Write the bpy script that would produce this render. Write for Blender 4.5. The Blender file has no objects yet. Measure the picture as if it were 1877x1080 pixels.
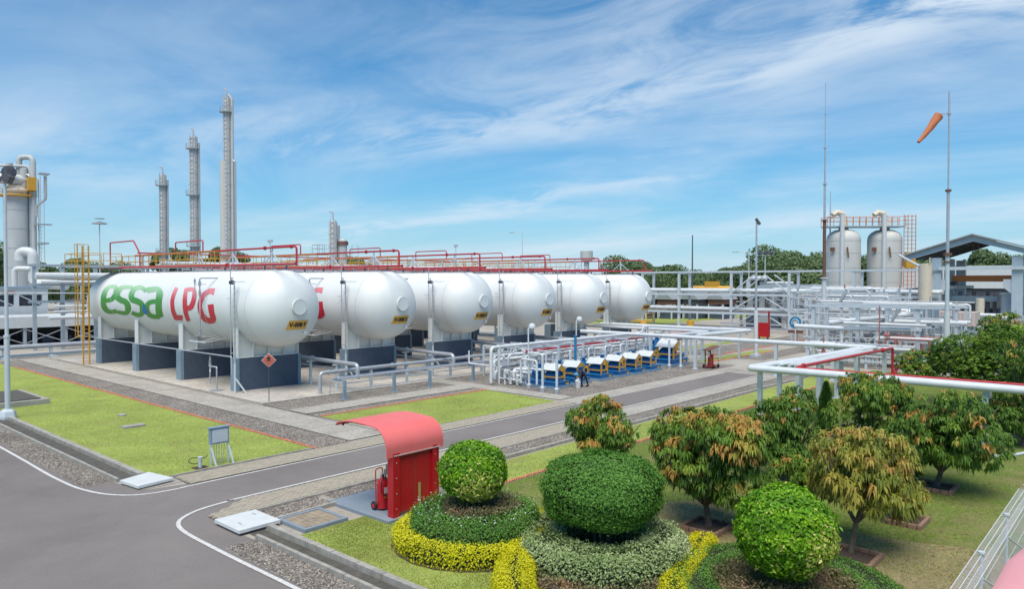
import bpy, math, random
import numpy as np
from mathutils import Vector, Matrix
random.seed(7); RNG = np.random.default_rng(7)
R = math.radians
SC = bpy.context.scene
COL = SC.collection

# ------------------------------------------------------------------ camera
cam = bpy.data.cameras.new("camera"); camo = bpy.data.objects.new("camera", cam); COL.objects.link(camo)
cam.sensor_width = 36.0; cam.lens = 1336.0 / 1877.0 * 36.0
cam.clip_start = 0.2; cam.clip_end = 6000
AZ = R(41.7); PITCH = math.atan(25 / 1336.0)
fwd = Vector((math.cos(AZ) * math.cos(PITCH), math.sin(AZ) * math.cos(PITCH), -math.sin(PITCH)))
camo.location = (0, 0, 7.0)
camo.rotation_euler = fwd.to_track_quat('-Z', 'Y').to_euler()
SC.camera = camo

# ------------------------------------------------------------------ sky
SUN_EL, SUN_AZ = R(64), R(212)          # azimuth measured from +X towards +Y
W = bpy.data.worlds.new("World"); SC.world = W; W.use_nodes = True
nt = W.node_tree; nt.nodes.clear()
def N(t, **k):
    n = nt.nodes.new(t)
    for a, b in k.items(): setattr(n, a, b)
    return n
def L(a, b): nt.links.new(a, b)
def MA(op, a, b=None, c=None, clamp=False):
    n = N('ShaderNodeMath', operation=op); n.use_clamp = clamp
    for i, v in enumerate((a, b, c)):
        if v is None: continue
        if isinstance(v, (int, float)): n.inputs[i].default_value = v
        else: L(v, n.inputs[i])
    return n.outputs[0]
sky = N('ShaderNodeTexSky'); sky.sky_type = 'NISHITA'; sky.sun_disc = False
sky.sun_elevation = SUN_EL; sky.sun_rotation = math.pi / 2 - SUN_AZ
sky.air_density = 1.0; sky.dust_density = 0.6; sky.ozone_density = 2.5; sky.altitude = 0
tc = N('ShaderNodeTexCoord'); sep = N('ShaderNodeSeparateXYZ'); L(tc.outputs['Generated'], sep.inputs[0])
zz = MA('MAXIMUM', MA('ADD', sep.outputs[2], 0.1), 0.02)
px = MA('DIVIDE', sep.outputs[0], zz); py = MA('DIVIDE', sep.outputs[1], zz)
cmb = N('ShaderNodeCombineXYZ'); L(px, cmb.inputs[0]); L(py, cmb.inputs[1])
def noise(scale, detail, sx, sy, rough=0.55, dist=0.0, off=0.0):
    m = N('ShaderNodeMapping'); L(cmb.outputs[0], m.inputs[0]); m.inputs['Scale'].default_value = (sx, sy, 1)
    m.inputs['Location'].default_value = (off, off * .7, 0); m.inputs['Rotation'].default_value = (0, 0, R(-8))
    n = N('ShaderNodeTexNoise'); L(m.outputs[0], n.inputs[0]); n.inputs['Scale'].default_value = scale
    n.inputs['Detail'].default_value = detail; n.inputs['Roughness'].default_value = rough; n.inputs['Distortion'].default_value = dist
    return n.outputs[0]
warp = MA('MULTIPLY', MA('SUBTRACT', noise(1.0, 3, 1, 1, off=3.1), 0.5), 0.9)
pw = MA('ADD', px, warp)
def gauss(v, c, w):
    d = MA('DIVIDE', MA('SUBTRACT', v, c), w)
    return MA('EXPONENT', MA('MULTIPLY', MA('MULTIPLY', d, d), -1.0))
wisp = noise(2.0, 10, 1.2, 0.6, .6, 1.4, 1.0)
fine = noise(9, 9, 1.3, 0.5, .66, .5, 5.0)
soft = noise(0.8, 7, 1.0, 0.6, .58, .6, 9.0)
def ramp(v, a, b):
    n = N('ShaderNodeMapRange'); n.interpolation_type = 'SMOOTHSTEP'; L(v, n.inputs[0])
    n.inputs[1].default_value = a; n.inputs[2].default_value = b; return n.outputs[0]
tex = MA('ADD', MA('MULTIPLY', wisp, .8), MA('MULTIPLY', fine, .2))
band1 = MA('MULTIPLY', gauss(pw, 2.34, .26), MA('SUBTRACT', 1.0, ramp(py, 2.3, 3.4)))
band1 = MA('MULTIPLY', band1, MA('ADD', .45, MA('MULTIPLY', MA('SUBTRACT', 1.0, ramp(py, .2, 1.6)), .55)))
band1 = MA('MULTIPLY', band1, ramp(tex, .36, .58))
veil1 = MA('MULTIPLY', MA('MULTIPLY', gauss(pw, 1.95, .55), MA('SUBTRACT', 1.0, ramp(py, 1.2, 3.2))), ramp(tex, .3, .7))
band2 = MA('MULTIPLY', MA('MULTIPLY', gauss(pw, 3.62, .22), ramp(py, 1.4, 2.2)), ramp(tex, .36, .62))
band3 = MA('MULTIPLY', gauss(pw, 5.45, .4), ramp(tex, .25, .6))
patch = MA('MULTIPLY', gauss(px, 1.25, .75), MA('MULTIPLY', gauss(py, 3.6, 1.3), ramp(soft, .22, .56)))
patch2 = MA('MULTIPLY', gauss(px, 1.9, .35), MA('MULTIPLY', gauss(py, 2.75, .5), ramp(tex, .42, .68)))
gen = MA('MULTIPLY', ramp(soft, .42, .8), ramp(tex, .3, .75))
low = MA('POWER', MA('SUBTRACT', 1.0, MA('MINIMUM', MA('MAXIMUM', sep.outputs[2], 0.0), 1.0)), 10.0)
milky = MA('ADD', .04, MA('MULTIPLY', ramp(soft, .3, .7), MA('MULTIPLY', ramp(px, 1.6, 3.0), .30)))
m = MA('MULTIPLY', band1, .95)
for v, k in ((veil1, .42), (band2, .5), (band3, .38), (patch, .88), (patch2, .5), (gen, .45), (milky, 1.0)):
    m = MA('SUBTRACT', MA('ADD', m, MA('MULTIPLY', v, k)), MA('MULTIPLY', m, MA('MULTIPLY', v, k)))
m = MA('MINIMUM', m, .92)
tint = N('ShaderNodeMix', data_type='RGBA', blend_type='MULTIPLY'); tint.inputs[0].default_value = 1.0
L(sky.outputs[0], tint.inputs[6]); tint.inputs[7].default_value = (0.12, .76, 1.08, 1)
hz = N('ShaderNodeMix', data_type='RGBA'); L(MA('MULTIPLY', low, 1.0, clamp=True), hz.inputs[0]); L(tint.outputs[2], hz.inputs[6]); hz.inputs[7].default_value = (4.7, 6.1, 7.0, 1)
mixc = N('ShaderNodeMix', data_type='RGBA'); L(m, mixc.inputs[0]); L(hz.outputs[2], mixc.inputs[6])
mixc.inputs[7].default_value = (5.8, 6.7, 7.6, 1)
bg = N('ShaderNodeBackground'); L(mixc.outputs[2], bg.inputs[0]); bg.inputs[1].default_value = 0.076
out = N('ShaderNodeOutputWorld'); L(bg.outputs[0], out.inputs[0])

# ------------------------------------------------------------------ sun
sl = bpy.data.lights.new("sun", 'SUN'); sl.energy = 2.8; sl.angle = R(48); sl.color = (1, .92, .80)
so = bpy.data.objects.new("sun", sl); COL.objects.link(so)
sd = Vector((math.cos(SUN_EL) * math.cos(SUN_AZ), math.cos(SUN_EL) * math.sin(SUN_AZ), math.sin(SUN_EL)))
so.rotation_euler = (-sd).to_track_quat('-Z', 'Y').to_euler(); so.location = sd * 100
SC.view_settings.view_transform = 'Standard'; SC.view_settings.look = 'None'
SC.view_settings.exposure = 0.72; SC.view_settings.gamma = 1; SC.view_settings.use_curve_mapping = False
SC.cycles.max_bounces = 6; SC.cycles.diffuse_bounces = 3; SC.cycles.glossy_bounces = 3
SC.cycles.transparent_max_bounces = 8; SC.cycles.caustics_reflective = False; SC.cycles.caustics_refractive = False

# ------------------------------------------------------------------ materials
def mat(name, c, rough=.6, metal=0.0, c2=None, scale=3.0, amt=.5, bump=0.0, bscale=40.0, spec=.5, stretch=(1, 1, 1), detail=6):
    m = bpy.data.materials.new(name); m.use_nodes = True; t = m.node_tree
    b = t.nodes['Principled BSDF']; b.inputs['Roughness'].default_value = rough
    b.inputs['Metallic'].default_value = metal; b.inputs['Specular IOR Level'].default_value = spec
    g = t.nodes.new('ShaderNodeNewGeometry'); mp = t.nodes.new('ShaderNodeMapping'); mp.inputs['Scale'].default_value = stretch
    t.links.new(g.outputs['Position'], mp.inputs[0])
    if c2 is None: c2 = tuple(v * .82 for v in c)
    n = t.nodes.new('ShaderNodeTexNoise'); n.inputs['Scale'].default_value = scale; n.inputs['Detail'].default_value = detail
    n.inputs['Roughness'].default_value = .65
    t.links.new(mp.outputs[0], n.inputs[0])
    r = t.nodes.new('ShaderNodeMapRange'); r.inputs[1].default_value = .5 - amt * .5; r.inputs[2].default_value = .5 + amt * .5
    t.links.new(n.outputs[0], r.inputs[0])
    x = t.nodes.new('ShaderNodeMix'); x.data_type = 'RGBA'; t.links.new(r.outputs[0], x.inputs[0])
    x.inputs[6].default_value = (*c2, 1); x.inputs[7].default_value = (*c, 1)
    t.links.new(x.outputs[2], b.inputs['Base Color'])
    if bump:
        n2 = t.nodes.new('ShaderNodeTexNoise'); n2.inputs['Scale'].default_value = bscale; n2.inputs['Detail'].default_value = 5
        t.links.new(g.outputs['Position'], n2.inputs[0])
        bp = t.nodes.new('ShaderNodeBump'); bp.inputs['Strength'].default_value = bump; bp.inputs['Distance'].default_value = .03
        t.links.new(n2.outputs[0], bp.inputs['Height']); t.links.new(bp.outputs[0], b.inputs['Normal'])
    return m
def ramp_mat(name, stops, rough=.7, scale=20, kind='noise', bump=.4, mscale=.35, m_amt=.25, stretch=(1, 1, 1), dist=.03, spec=.3, dirt=None):
    """speckled ground: cells or noise through a colour ramp, broken up by a large scale variation"""
    m = bpy.data.materials.new(name); m.use_nodes = True; t = m.node_tree
    b = t.nodes['Principled BSDF']; b.inputs['Roughness'].default_value = rough; b.inputs['Specular IOR Level'].default_value = spec
    g = t.nodes.new('ShaderNodeNewGeometry'); mp = t.nodes.new('ShaderNodeMapping'); mp.inputs['Scale'].default_value = stretch
    t.links.new(g.outputs['Position'], mp.inputs[0])
    cr = t.nodes.new('ShaderNodeValToRGB')
    if kind == 'cells':
        v = t.nodes.new('ShaderNodeTexVoronoi'); v.inputs['Scale'].default_value = scale; t.links.new(mp.outputs[0], v.inputs[0])
        s = t.nodes.new('ShaderNodeSeparateXYZ'); t.links.new(v.outputs['Color'], s.inputs[0]); t.links.new(s.outputs[0], cr.inputs[0])
        hsrc = v.outputs['Distance']; sgn = -1
    else:
        v = t.nodes.new('ShaderNodeTexNoise'); v.inputs['Scale'].default_value = scale; v.inputs['Detail'].default_value = 9
        v.inputs['Roughness'].default_value = .7; t.links.new(mp.outputs[0], v.inputs[0])
        r = t.nodes.new('ShaderNodeMapRange'); r.inputs[1].default_value = .28; r.inputs[2].default_value = .72
        t.links.new(v.outputs[0], r.inputs[0]); t.links.new(r.outputs[0], cr.inputs[0]); hsrc = v.outputs[0]; sgn = 1
    el = cr.color_ramp.elements
    while len(el) > 1: el.remove(el[-1])
    el[0].position = stops[0][0]; el[0].color = (*stops[0][1], 1)
    for p, c in stops[1:]:
        e = el.new(p); e.color = (*c, 1)
    n = t.nodes.new('ShaderNodeTexNoise'); n.inputs['Scale'].default_value = mscale; n.inputs['Detail'].default_value = 8
    n.inputs['Roughness'].default_value = .6
    t.links.new(g.outputs['Position'], n.inputs[0])
    r2 = t.nodes.new('ShaderNodeMapRange'); r2.inputs[1].default_value = .3; r2.inputs[2].default_value = .7
    r2.inputs[3].default_value = 1 - m_amt; r2.inputs[4].default_value = 1 + m_amt
    t.links.new(n.outputs[0], r2.inputs[0])
    x = t.nodes.new('ShaderNodeMix'); x.data_type = 'RGBA'; x.blend_type = 'MULTIPLY'; x.inputs[0].default_value = 1
    t.links.new(cr.outputs[0], x.inputs[6]); t.links.new(r2.outputs[0], x.inputs[7])
    col = x.outputs[2]
    if dirt:
        n3 = t.nodes.new('ShaderNodeTexNoise'); n3.inputs['Scale'].default_value = dirt[1]; n3.inputs['Detail'].default_value = 7
        n3.inputs['Roughness'].default_value = .7
        t.links.new(g.outputs['Position'], n3.inputs[0])
        r3 = t.nodes.new('ShaderNodeMapRange'); r3.inputs[1].default_value = dirt[2]; r3.inputs[2].default_value = dirt[3]
        t.links.new(n3.outputs[0], r3.inputs[0])
        y = t.nodes.new('ShaderNodeMix'); y.data_type = 'RGBA'; t.links.new(r3.outputs[0], y.inputs[0])
        t.links.new(col, y.inputs[6]); y.inputs[7].default_value = (*dirt[0], 1); col = y.outputs[2]
    t.links.new(col, b.inputs['Base Color'])
    bp = t.nodes.new('ShaderNodeBump'); bp.inputs['Strength'].default_value = bump; bp.inputs['Distance'].default_value = dist * sgn
    t.links.new(hsrc, bp.inputs['Height']); t.links.new(bp.outputs[0], b.inputs['Normal'])
    return m
def leaf_mat(name, stops, rough=.5, trans=.3):
    m = bpy.data.materials.new(name); m.use_nodes = True; t = m.node_tree
    b = t.nodes['Principled BSDF']; b.inputs['Roughness'].default_value = rough; b.inputs['Specular IOR Level'].default_value = .35
    a = t.nodes.new('ShaderNodeAttribute'); a.attribute_name = 't'
    cr = t.nodes.new('ShaderNodeValToRGB'); t.links.new(a.outputs['Fac'], cr.inputs[0])
    el = cr.color_ramp.elements
    while len(el) > 1: el.remove(el[-1])
    el[0].position = stops[0][0]; el[0].color = (*stops[0][1], 1)
    for p, c in stops[1:]:
        e = el.new(p); e.color = (*c, 1)
    t.links.new(cr.outputs[0], b.inputs['Base Color'])
    tr = t.nodes.new('ShaderNodeBsdfTranslucent'); t.links.new(cr.outputs[0], tr.inputs[0])
    mx = t.nodes.new('ShaderNodeMixShader'); mx.inputs[0].default_value = trans
    t.links.new(b.outputs[0], mx.inputs[1]); t.links.new(tr.outputs[0], mx.inputs[2])
    t.links.new(mx.outputs[0], t.nodes['Material Output'].inputs[0])
    return m
M = {}
M['white'] = mat('white_paint', (.76, .772, .76), .45, c2=(.66, .675, .66), scale=.8, amt=.9, stretch=(1, 1, .25))
M['seam'] = mat('weld_seam_paint', (.64, .655, .65), .45, c2=(.52, .53, .52), scale=3)
M['white2'] = mat('white_pipe_paint', (.70, .72, .73), .38, c2=(.54, .56, .57), scale=2, amt=.6)
M['steel'] = mat('grey_blue_steel_paint', (.40, .46, .50), .5, c2=(.30, .34, .37), scale=1.5, amt=.7)
M['lsteel'] = mat('light_steel_paint', (.58, .63, .66), .45, c2=(.45, .49, .52), scale=1.5, amt=.7)
M['galv'] = mat('galvanised_pipe', (.50, .52, .55), .38, .35, c2=(.38, .39, .42), scale=3)
M['clad'] = mat('metal_cladding', (.54, .55, .54), .6, .05, c2=(.40, .41, .41), scale=.7, amt=.6, stretch=(1, 1, .3))
M['dsteel'] = mat('dark_steel', (.09, .095, .11), .6, c2=(.05, .05, .06))
M['rust'] = mat('rusty_steel', (.22, .10, .07), .8, c2=(.10, .05, .04), scale=6)
M['ped'] = mat('dark_blue_grey_concrete_paint', (.085, .115, .165), .7, c2=(.055, .075, .11), scale=3, amt=.6, bump=.3, bscale=30)
M['pedl'] = mat('grey_blue_trim_paint', (.24, .33, .40), .6, c2=(.18, .25, .31))
M['red'] = mat('red_pipe_paint', (.52, .035, .045), .4, c2=(.36, .02, .03), scale=4)
M['fadedred'] = mat('faded_red_pipe', (.46, .15, .13), .7, c2=(.34, .11, .09), scale=4)
M['red2'] = mat('red_gloss_paint', (.50, .012, .02), .3, c2=(.40, .01, .018), scale=1.5, amt=.8)
M['pink'] = mat('overlit_red_roof', (.80, .19, .17), .5, c2=(.72, .13, .125), scale=.9, amt=.8)  # red paled to pink: strong light on the roof put into its colour
M['pink2'] = mat('overlit_pink_roof', (.80, .36, .36), .5, c2=(.74, .31, .32), scale=.5)  # canopy red lightened to pink, bright light painted into the colour
M['yellow'] = mat('yellow_paint', (.66, .36, .03), .5, c2=(.50, .25, .03), scale=4)
M['blue'] = mat('blue_paint', (.012, .17, .42), .4, c2=(.01, .11, .30), scale=5)
M['blue2'] = mat('bright_blue_paint', (.02, .22, .42), .4)
M['orange'] = mat('orange_paint', (.62, .20, .05), .6)
M['orangeb'] = mat('orange_edging_paint', (.68, .24, .14), .75, c2=(.52, .17, .10), scale=9)
M['black'] = mat('black_rubber', (.012, .012, .014), .6)
M['sign'] = mat('amber_sign_paint', (.74, .42, .09), .5, c2=(.66, .37, .08))
M['cream'] = mat('cream_pipe', (.66, .58, .45), .6, c2=(.55, .47, .36))
M['pinkish'] = mat('pale_pink_box', (.62, .50, .46), .6)
M['wood'] = mat('bark', (.17, .14, .11), .9, c2=(.08, .065, .05), scale=9, amt=.5, bump=.8, bscale=30, stretch=(1, 1, .4))
M['conc'] = mat('concrete', (.42, .40, .36), .85, c2=(.24, .22, .19), scale=2.2, amt=.7, bump=.3)
M['kerb'] = mat('kerb_concrete', (.48, .45, .40), .85, c2=(.20, .18, .15), scale=3.5, amt=.6, bump=.4)
M['kerbd'] = mat('stained_channel_concrete', (.13, .12, .10), .9, c2=(.05, .045, .04), scale=3)
M['slab'] = mat('white_slab_paint', (.66, .68, .67), .55, c2=(.56, .57, .56), scale=2.5)
M['padblue'] = mat('blue_grey_pad_paint', (.24, .29, .34), .7, c2=(.19, .23, .27), scale=3)
M['line'] = mat('road_line_paint', (.74, .73, .69), .75, c2=(.42, .40, .38), scale=7, amt=.55, detail=9)
M['brick'] = mat('reddish_brick', (.33, .19, .13), .9, c2=(.20, .13, .08), scale=5, bump=.5)
M['soil'] = mat('soil', (.10, .065, .045), .95, c2=(.05, .035, .025), scale=10, bump=1.0, bscale=25)
M['clad2'] = mat('pale_silo_cladding', (.60, .585, .545), .6, .05, c2=(.47, .46, .43), scale=.6, amt=.7, stretch=(1, 1, .3))
M['pedl2'] = mat('pale_blue_steel', (.46, .54, .60), .5, c2=(.36, .43, .48), scale=1)
M['sock'] = mat('orange_sock_cloth', (.62, .20, .08), .8, c2=(.48, .15, .07), scale=4)
M['grasslite'] = mat('pale_green_slot', (.35, .42, .12), .8)
M['orangebr'] = mat('orange_brown_canvas', (.50, .24, .11), .8)
M['dsteel2'] = mat('engine_grey', (.22, .21, .22), .5)
M['fencew'] = mat('white_fence_coating', (.74, .73, .77), .5)
M['roofw'] = mat('white_sheet_roof', (.64, .66, .66), .45)
M['tin'] = mat('grey_roof_sheet', (.33, .36, .37), .5, c2=(.26, .28, .29))
M['glass'] = mat('lamp_glass', (.5, .55, .6), .15)
M['skin'] = mat('skin', (.35, .2, .13), .6)
M['cloth'] = mat('dark_coverall', (.03, .03, .06), .9)
M['hat'] = mat('blue_helmet', (.03, .35, .6), .35)
M['asphalt'] = ramp_mat('asphalt', [(0, (.135, .118, .110)), (.5, (.190, .167, .156)), (1, (.26, .232, .215))], .85, 60, 'noise', .35, .22, .16, dist=.01, dirt=((.24, .212, .195), .16, .5, .85))
M['gravel'] = ramp_mat('gravel', [(0, (.10, .085, .072)), (.45, (.225, .195, .17)), (.8, (.34, .30, .26)), (1, (.48, .44, .39))], .9, 22, 'cells', .9, .5, .22, dist=.05, dirt=((.14, .115, .09), .9, .55, .9))
M['grass'] = ramp_mat('lawn', [(0, (.18, .23, .04)), (.45, (.26, .32, .065)), (.75, (.33, .37, .095)), (1, (.42, .41, .16))], .9, 9, 'noise', .8, .45, .16, dist=.04, dirt=((.25, .22, .085), .55, .52, .82))
M['lawn2'] = ramp_mat('patchy_lawn', [(0, (.07, .105, .016)), (.45, (.12, .17, .028)), (.8, (.19, .21, .045)), (1, (.27, .24, .08))], .9, 8, 'noise', .8, .5, .22, dist=.04, dirt=((.23, .185, .085), .42, .5, .72))
M['bare'] = ramp_mat('bare_earth_with_thin_grass', [(0, (.16, .13, .06)), (.5, (.27, .22, .11)), (1, (.36, .30, .17))], .95, 12, 'noise', .8, .6, .15, dist=.04, dirt=((.13, .15, .035), 1.1, .56, .75))
M['ground'] = ramp_mat('pale_dusty_ground', [(0, (.28, .25, .21)), (.5, (.38, .34, .29)), (1, (.46, .42, .36))], .95, 6, 'noise', .3, .08, .2, dist=.02)
M['path'] = ramp_mat('weathered_concrete_path', [(0, (.25, .225, .19)), (.5, (.37, .34, .295)), (1, (.47, .44, .39))], .9, 7, 'noise', .4, .6, .15, dist=.02, dirt=((.22, .195, .155), .8, .55, .85))
M['pad'] = ramp_mat('tank_pad_concrete', [(0, (.33, .29, .245)), (.5, (.45, .41, .36)), (1, (.56, .52, .46))], .9, 3.5, 'noise', .3, .35, .18, dist=.02, dirt=((.26, .20, .15), .45, .55, .8))
M['paver'] = mat('worn_paver', (.47, .41, .32), .9, c2=(.29, .25, .19), scale=5, amt=.6, bump=.5, detail=8)
M['paver2'] = mat('worn_pad_paver', (.42, .34, .24), .9, c2=(.24, .19, .14), scale=2.5, amt=.5, bump=.5, detail=8)
M['farwood'] = mat('distant_canopy', (.06, .09, .03), .9, c2=(.03, .05, .02), scale=.4)
G_ = lambda *c: c
M['lf_mango'] = leaf_mat('mango_leaves', [(0, (0.046, 0.104, 0.013)), (.35, (0.111, 0.220, 0.024)), (.6, (0.221, 0.342, 0.039)), (.72, (0.364, 0.378, 0.055)), (.86, (0.494, 0.329, 0.072)), (1, (0.572, 0.281, 0.077))])
M['lf_mango2'] = leaf_mat('yellowing_mango_leaves', [(0, (0.065, 0.098, 0.017)), (.35, (0.182, 0.220, 0.028)), (.6, (0.377, 0.366, 0.055)), (.8, (0.494, 0.366, 0.077)), (1, (0.520, 0.281, 0.077))])
M['lf_box'] = leaf_mat('clipped_leaves', [(0, (0.046, 0.122, 0.018)), (.5, (0.111, 0.268, 0.039)), (1, (0.221, 0.415, 0.077))])
M['lf_bright'] = leaf_mat('bright_clipped_leaves', [(0, (0.058, 0.159, 0.007)), (.45, (0.156, 0.366, 0.013)), (.8, (0.312, 0.537, 0.022)), (.92, (0.546, 0.561, 0.110)), (1, (0.800, 0.750, 0.286))])
M['lf_yel'] = leaf_mat('golden_leaves', [(0, (0.312, 0.329, 0.011)), (.4, (0.624, 0.598, 0.013)), (1, (0.800, 0.750, 0.022))])
M['lf_var'] = leaf_mat('variegated_leaves', [(0, (.15, .24, .07)), (.5, (.36, .46, .19)), (1, (.60, .66, .40))])
M['lf_dry'] = leaf_mat('mottled_brown_leaves', [(0, (.08, .10, .03)), (.4, (.22, .20, .10)), (.75, (.38, .27, .16)), (1, (.45, .20, .12))])
M['lf_dark'] = leaf_mat('dark_tree_leaves', [(0, (0.039, 0.091, 0.011)), (.5, (0.104, 0.207, 0.022)), (1, (0.234, 0.366, 0.039))])
M['lf_lime'] = leaf_mat('lime_tree_leaves', [(0, (0.104, 0.207, 0.017)), (.5, (0.247, 0.403, 0.033)), (1, (0.429, 0.561, 0.055))])
M['lf_far'] = leaf_mat('distant_leaves', [(0, (.075, .12, .05)), (.5, (.135, .20, .08)), (1, (.21, .28, .11))])
M['lf_con'] = leaf_mat('conifer_leaves', [(0, (0.039, 0.098, 0.022)), (.5, (0.078, 0.183, 0.033)), (1, (0.143, 0.281, 0.050))])
M['blade'] = leaf_mat('grass_blades', [(0, (.22, .29, .045)), (.5, (.32, .39, .08)), (1, (.50, .48, .18))], .8, .4)
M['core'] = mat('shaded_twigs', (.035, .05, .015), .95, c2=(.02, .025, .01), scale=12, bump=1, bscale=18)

# ------------------------------------------------------------------ mesh builder
ROOT = {}
class MB:
    def __init__(s): s.v = []; s.f = []; s.s = []; s.t = []
    def add(s, vs, fs, smooth=False, t=0.0):
        o = len(s.v); s.v += [tuple(p) for p in vs]
        for q in fs: s.f.append(tuple(i + o for i in q)); s.s.append(smooth); s.t.append(t)
        return s
    def box(s, x0, x1, y0, y1, z0, z1):
        v = [(x0, y0, z0), (x1, y0, z0), (x1, y1, z0), (x0, y1, z0), (x0, y0, z1), (x1, y0, z1), (x1, y1, z1), (x0, y1, z1)]
        return s.add(v, [(0, 3, 2, 1), (4, 5, 6, 7), (0, 1, 5, 4), (1, 2, 6, 5), (2, 3, 7, 6), (3, 0, 4, 7)])
    def cbox(s, x, y, z, a, b, c): return s.box(x - a / 2, x + a / 2, y - b / 2, y + b / 2, z - c / 2, z + c / 2)
    def bar(s, p, q, w, h=None):
        h = h or w; p = Vector(p); q = Vector(q); d = (q - p).normalized()
        up = Vector((0, 0, 1)) if abs(d.z) < .9 else Vector((0, 1, 0))
        a = d.cross(up).normalized() * w / 2; b = a.cross(d).normalized() * h / 2
        v = [p - a - b, p + a - b, p + a + b, p - a + b, q - a - b, q + a - b, q + a + b, q - a + b]
        return s.add(v, [(0, 1, 2, 3), (7, 6, 5, 4), (0, 4, 5, 1), (1, 5, 6, 2), (2, 6, 7, 3), (3, 7, 4, 0)])
    def tube(s, pts, r, n=8, bend=0.0, caps=True):
        P = [Vector(p) for p in pts]
        if bend and len(P) > 2:                      # round the corners
            Q = [P[0]]
            for i in range(1, len(P) - 1):
                a, b, c = P[i - 1], P[i], P[i + 1]
                d1 = (a - b); d2 = (c - b); k = min(bend, d1.length * .45, d2.length * .45)
                p1 = b + d1.normalized() * k; p2 = b + d2.normalized() * k
                for j in range(5):
                    t = j / 4; Q.append((1 - t) ** 2 * p1 + 2 * t * (1 - t) * b + t * t * p2)
            Q.append(P[-1]); P = Q
        rr = r if hasattr(r, '__len__') else [r] * len(P)
        rings = []; ref = None
        for i, p in enumerate(P):
            a = P[max(i - 1, 0)]; b = P[min(i + 1, len(P) - 1)]; d = (b - a)
            if d.length < 1e-6: d = Vector((0, 0, 1))
            d.normalize()
            if ref is None: ref = d.orthogonal().normalized()
            ref = (ref - d * ref.dot(d))
            ref = ref.normalized() if ref.length > 1e-5 else d.orthogonal().normalized()
            e = d.cross(ref); f = 1.0
            if 0 < i < len(P) - 1:
                c = (P[i] - P[i - 1]).normalized().dot((P[i + 1] - P[i]).normalized()); f = 1 / max(.5, math.sqrt((1 + c) / 2)) if c < .999 else 1
                f = min(f, 1.3)
            rings.append([p + (ref * math.cos(2 * math.pi * k / n) + e * math.sin(2 * math.pi * k / n)) * rr[i] for k in range(n)])
        vs = [q for ring in rings for q in ring]; fs = []
        for i in range(len(P) - 1):
            for k in range(n):
                k2 = (k + 1) % n; fs.append((i * n + k, i * n + k2, (i + 1) * n + k2, (i + 1) * n + k))
        s.add(vs, fs, True)
        if caps:
            s.add(rings[0], [tuple(range(n - 1, -1, -1))]); s.add(rings[-1], [tuple(range(n))])
        return s
    def lathe(s, prof, c, n=16, ax='z', smooth=True, sx=1, sy=1):
        vs = []
        for r, h in prof:
            for k in range(n):
                a = 2 * math.pi * k / n; u, w = r * math.cos(a) * sx, r * math.sin(a) * sy
                p = (u, w, h) if ax == 'z' else ((u, h, w) if ax == 'y' else (h, u, w))
                vs.append((c[0] + p[0], c[1] + p[1], c[2] + p[2]))
        fs = []
        for i in range(len(prof) - 1):
            for k in range(n):
                k2 = (k + 1) % n
                q = (i * n + k, i * n + k2, (i + 1) * n + k2, (i + 1) * n + k)
                fs.append(q if ax != 'y' else q[::-1])
        s.add(vs, fs, smooth)
        for i, rev in ((0, True), (len(prof) - 1, False)):
            if prof[i][0] > 1e-4:
                idx = [i * n + k for k in range(n)]
                if rev != (ax == 'y'): idx = idx[::-1]
                s.add([vs[j] for j in idx], [tuple(range(n))])
        return s
    def disc(s, p, d, r, h, n=12):
        p = Vector(p); d = Vector(d).normalized(); return s.tube([p - d * h / 2, p + d * h / 2], r, n)
    def prism(s, poly, axis, a, b):
        def pt(u, w, h): return (h, u, w) if axis == 'x' else ((u, h, w) if axis == 'y' else (u, w, h))
        n = len(poly); vs = [pt(u, w, a) for u, w in poly] + [pt(u, w, b) for u, w in poly]
        fs = [tuple(range(n))[::-1], tuple(range(n, 2 * n))] + [(i, (i + 1) % n, (i + 1) % n + n, i + n) for i in range(n)]
        return s.add(vs, fs)
    def valve(s, p, ax=(1, 0, 0), r=.12):
        p = Vector(p); d = Vector(ax).normalized()
        s.disc(p - d * r * 1.6, d, r * 1.5, r * .35, 10); s.disc(p + d * r * 1.6, d, r * 1.5, r * .35, 10)
        s.tube([p - d * r * 1.6, p - d * r * .5, p + d * r * .5, p + d * r * 1.6], [r, r * 1.3, r * 1.3, r], 8)
        s.tube([p, p + Vector((0, 0, r * 3.2))], r * .35, 6); s.disc(p + Vector((0, 0, r * 3.2)), (0, 0, 1), r * 1.4, r * .25, 10)
        return s
    def mesh(s, name, m, off=(0, 0, 0)):
        me = bpy.data.meshes.new(name)
        ox, oy, oz = off
        me.from_pydata([(x - ox, y - oy, z - oz) for x, y, z in s.v], [], s.f)
        me.polygons.foreach_set('use_smooth', s.s)
        if any(s.t):
            at = me.attributes.new('t', 'FLOAT', 'FACE'); at.data.foreach_set('value', s.t)
        me.materials.append(M[m] if isinstance(m, str) else m); me.update()
        if any(s.s): me.set_sharp_from_angle(angle=R(38))
        return me
    def build(s, name, m, parent=None, label=None, kind=None):
        off = ROOT.get(parent.name, (0, 0, 0)) if parent else (0, 0, 0)
        o = bpy.data.objects.new(name, s.mesh(name, m, off)); COL.objects.link(o)
        if parent: o.parent = parent; ROOT[o.name] = off
        if label: o['label'] = label
        if kind: o['kind'] = kind
        return o
def thing(name, label, cat, loc=(0, 0, 0), group=None):
    o = bpy.data.objects.new(name, None); COL.objects.link(o); o.location = loc; o.empty_display_size = .2
    o['label'] = label; o['category'] = cat
    if group: o['group'] = group
    ROOT[o.name] = tuple(loc); return o
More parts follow.
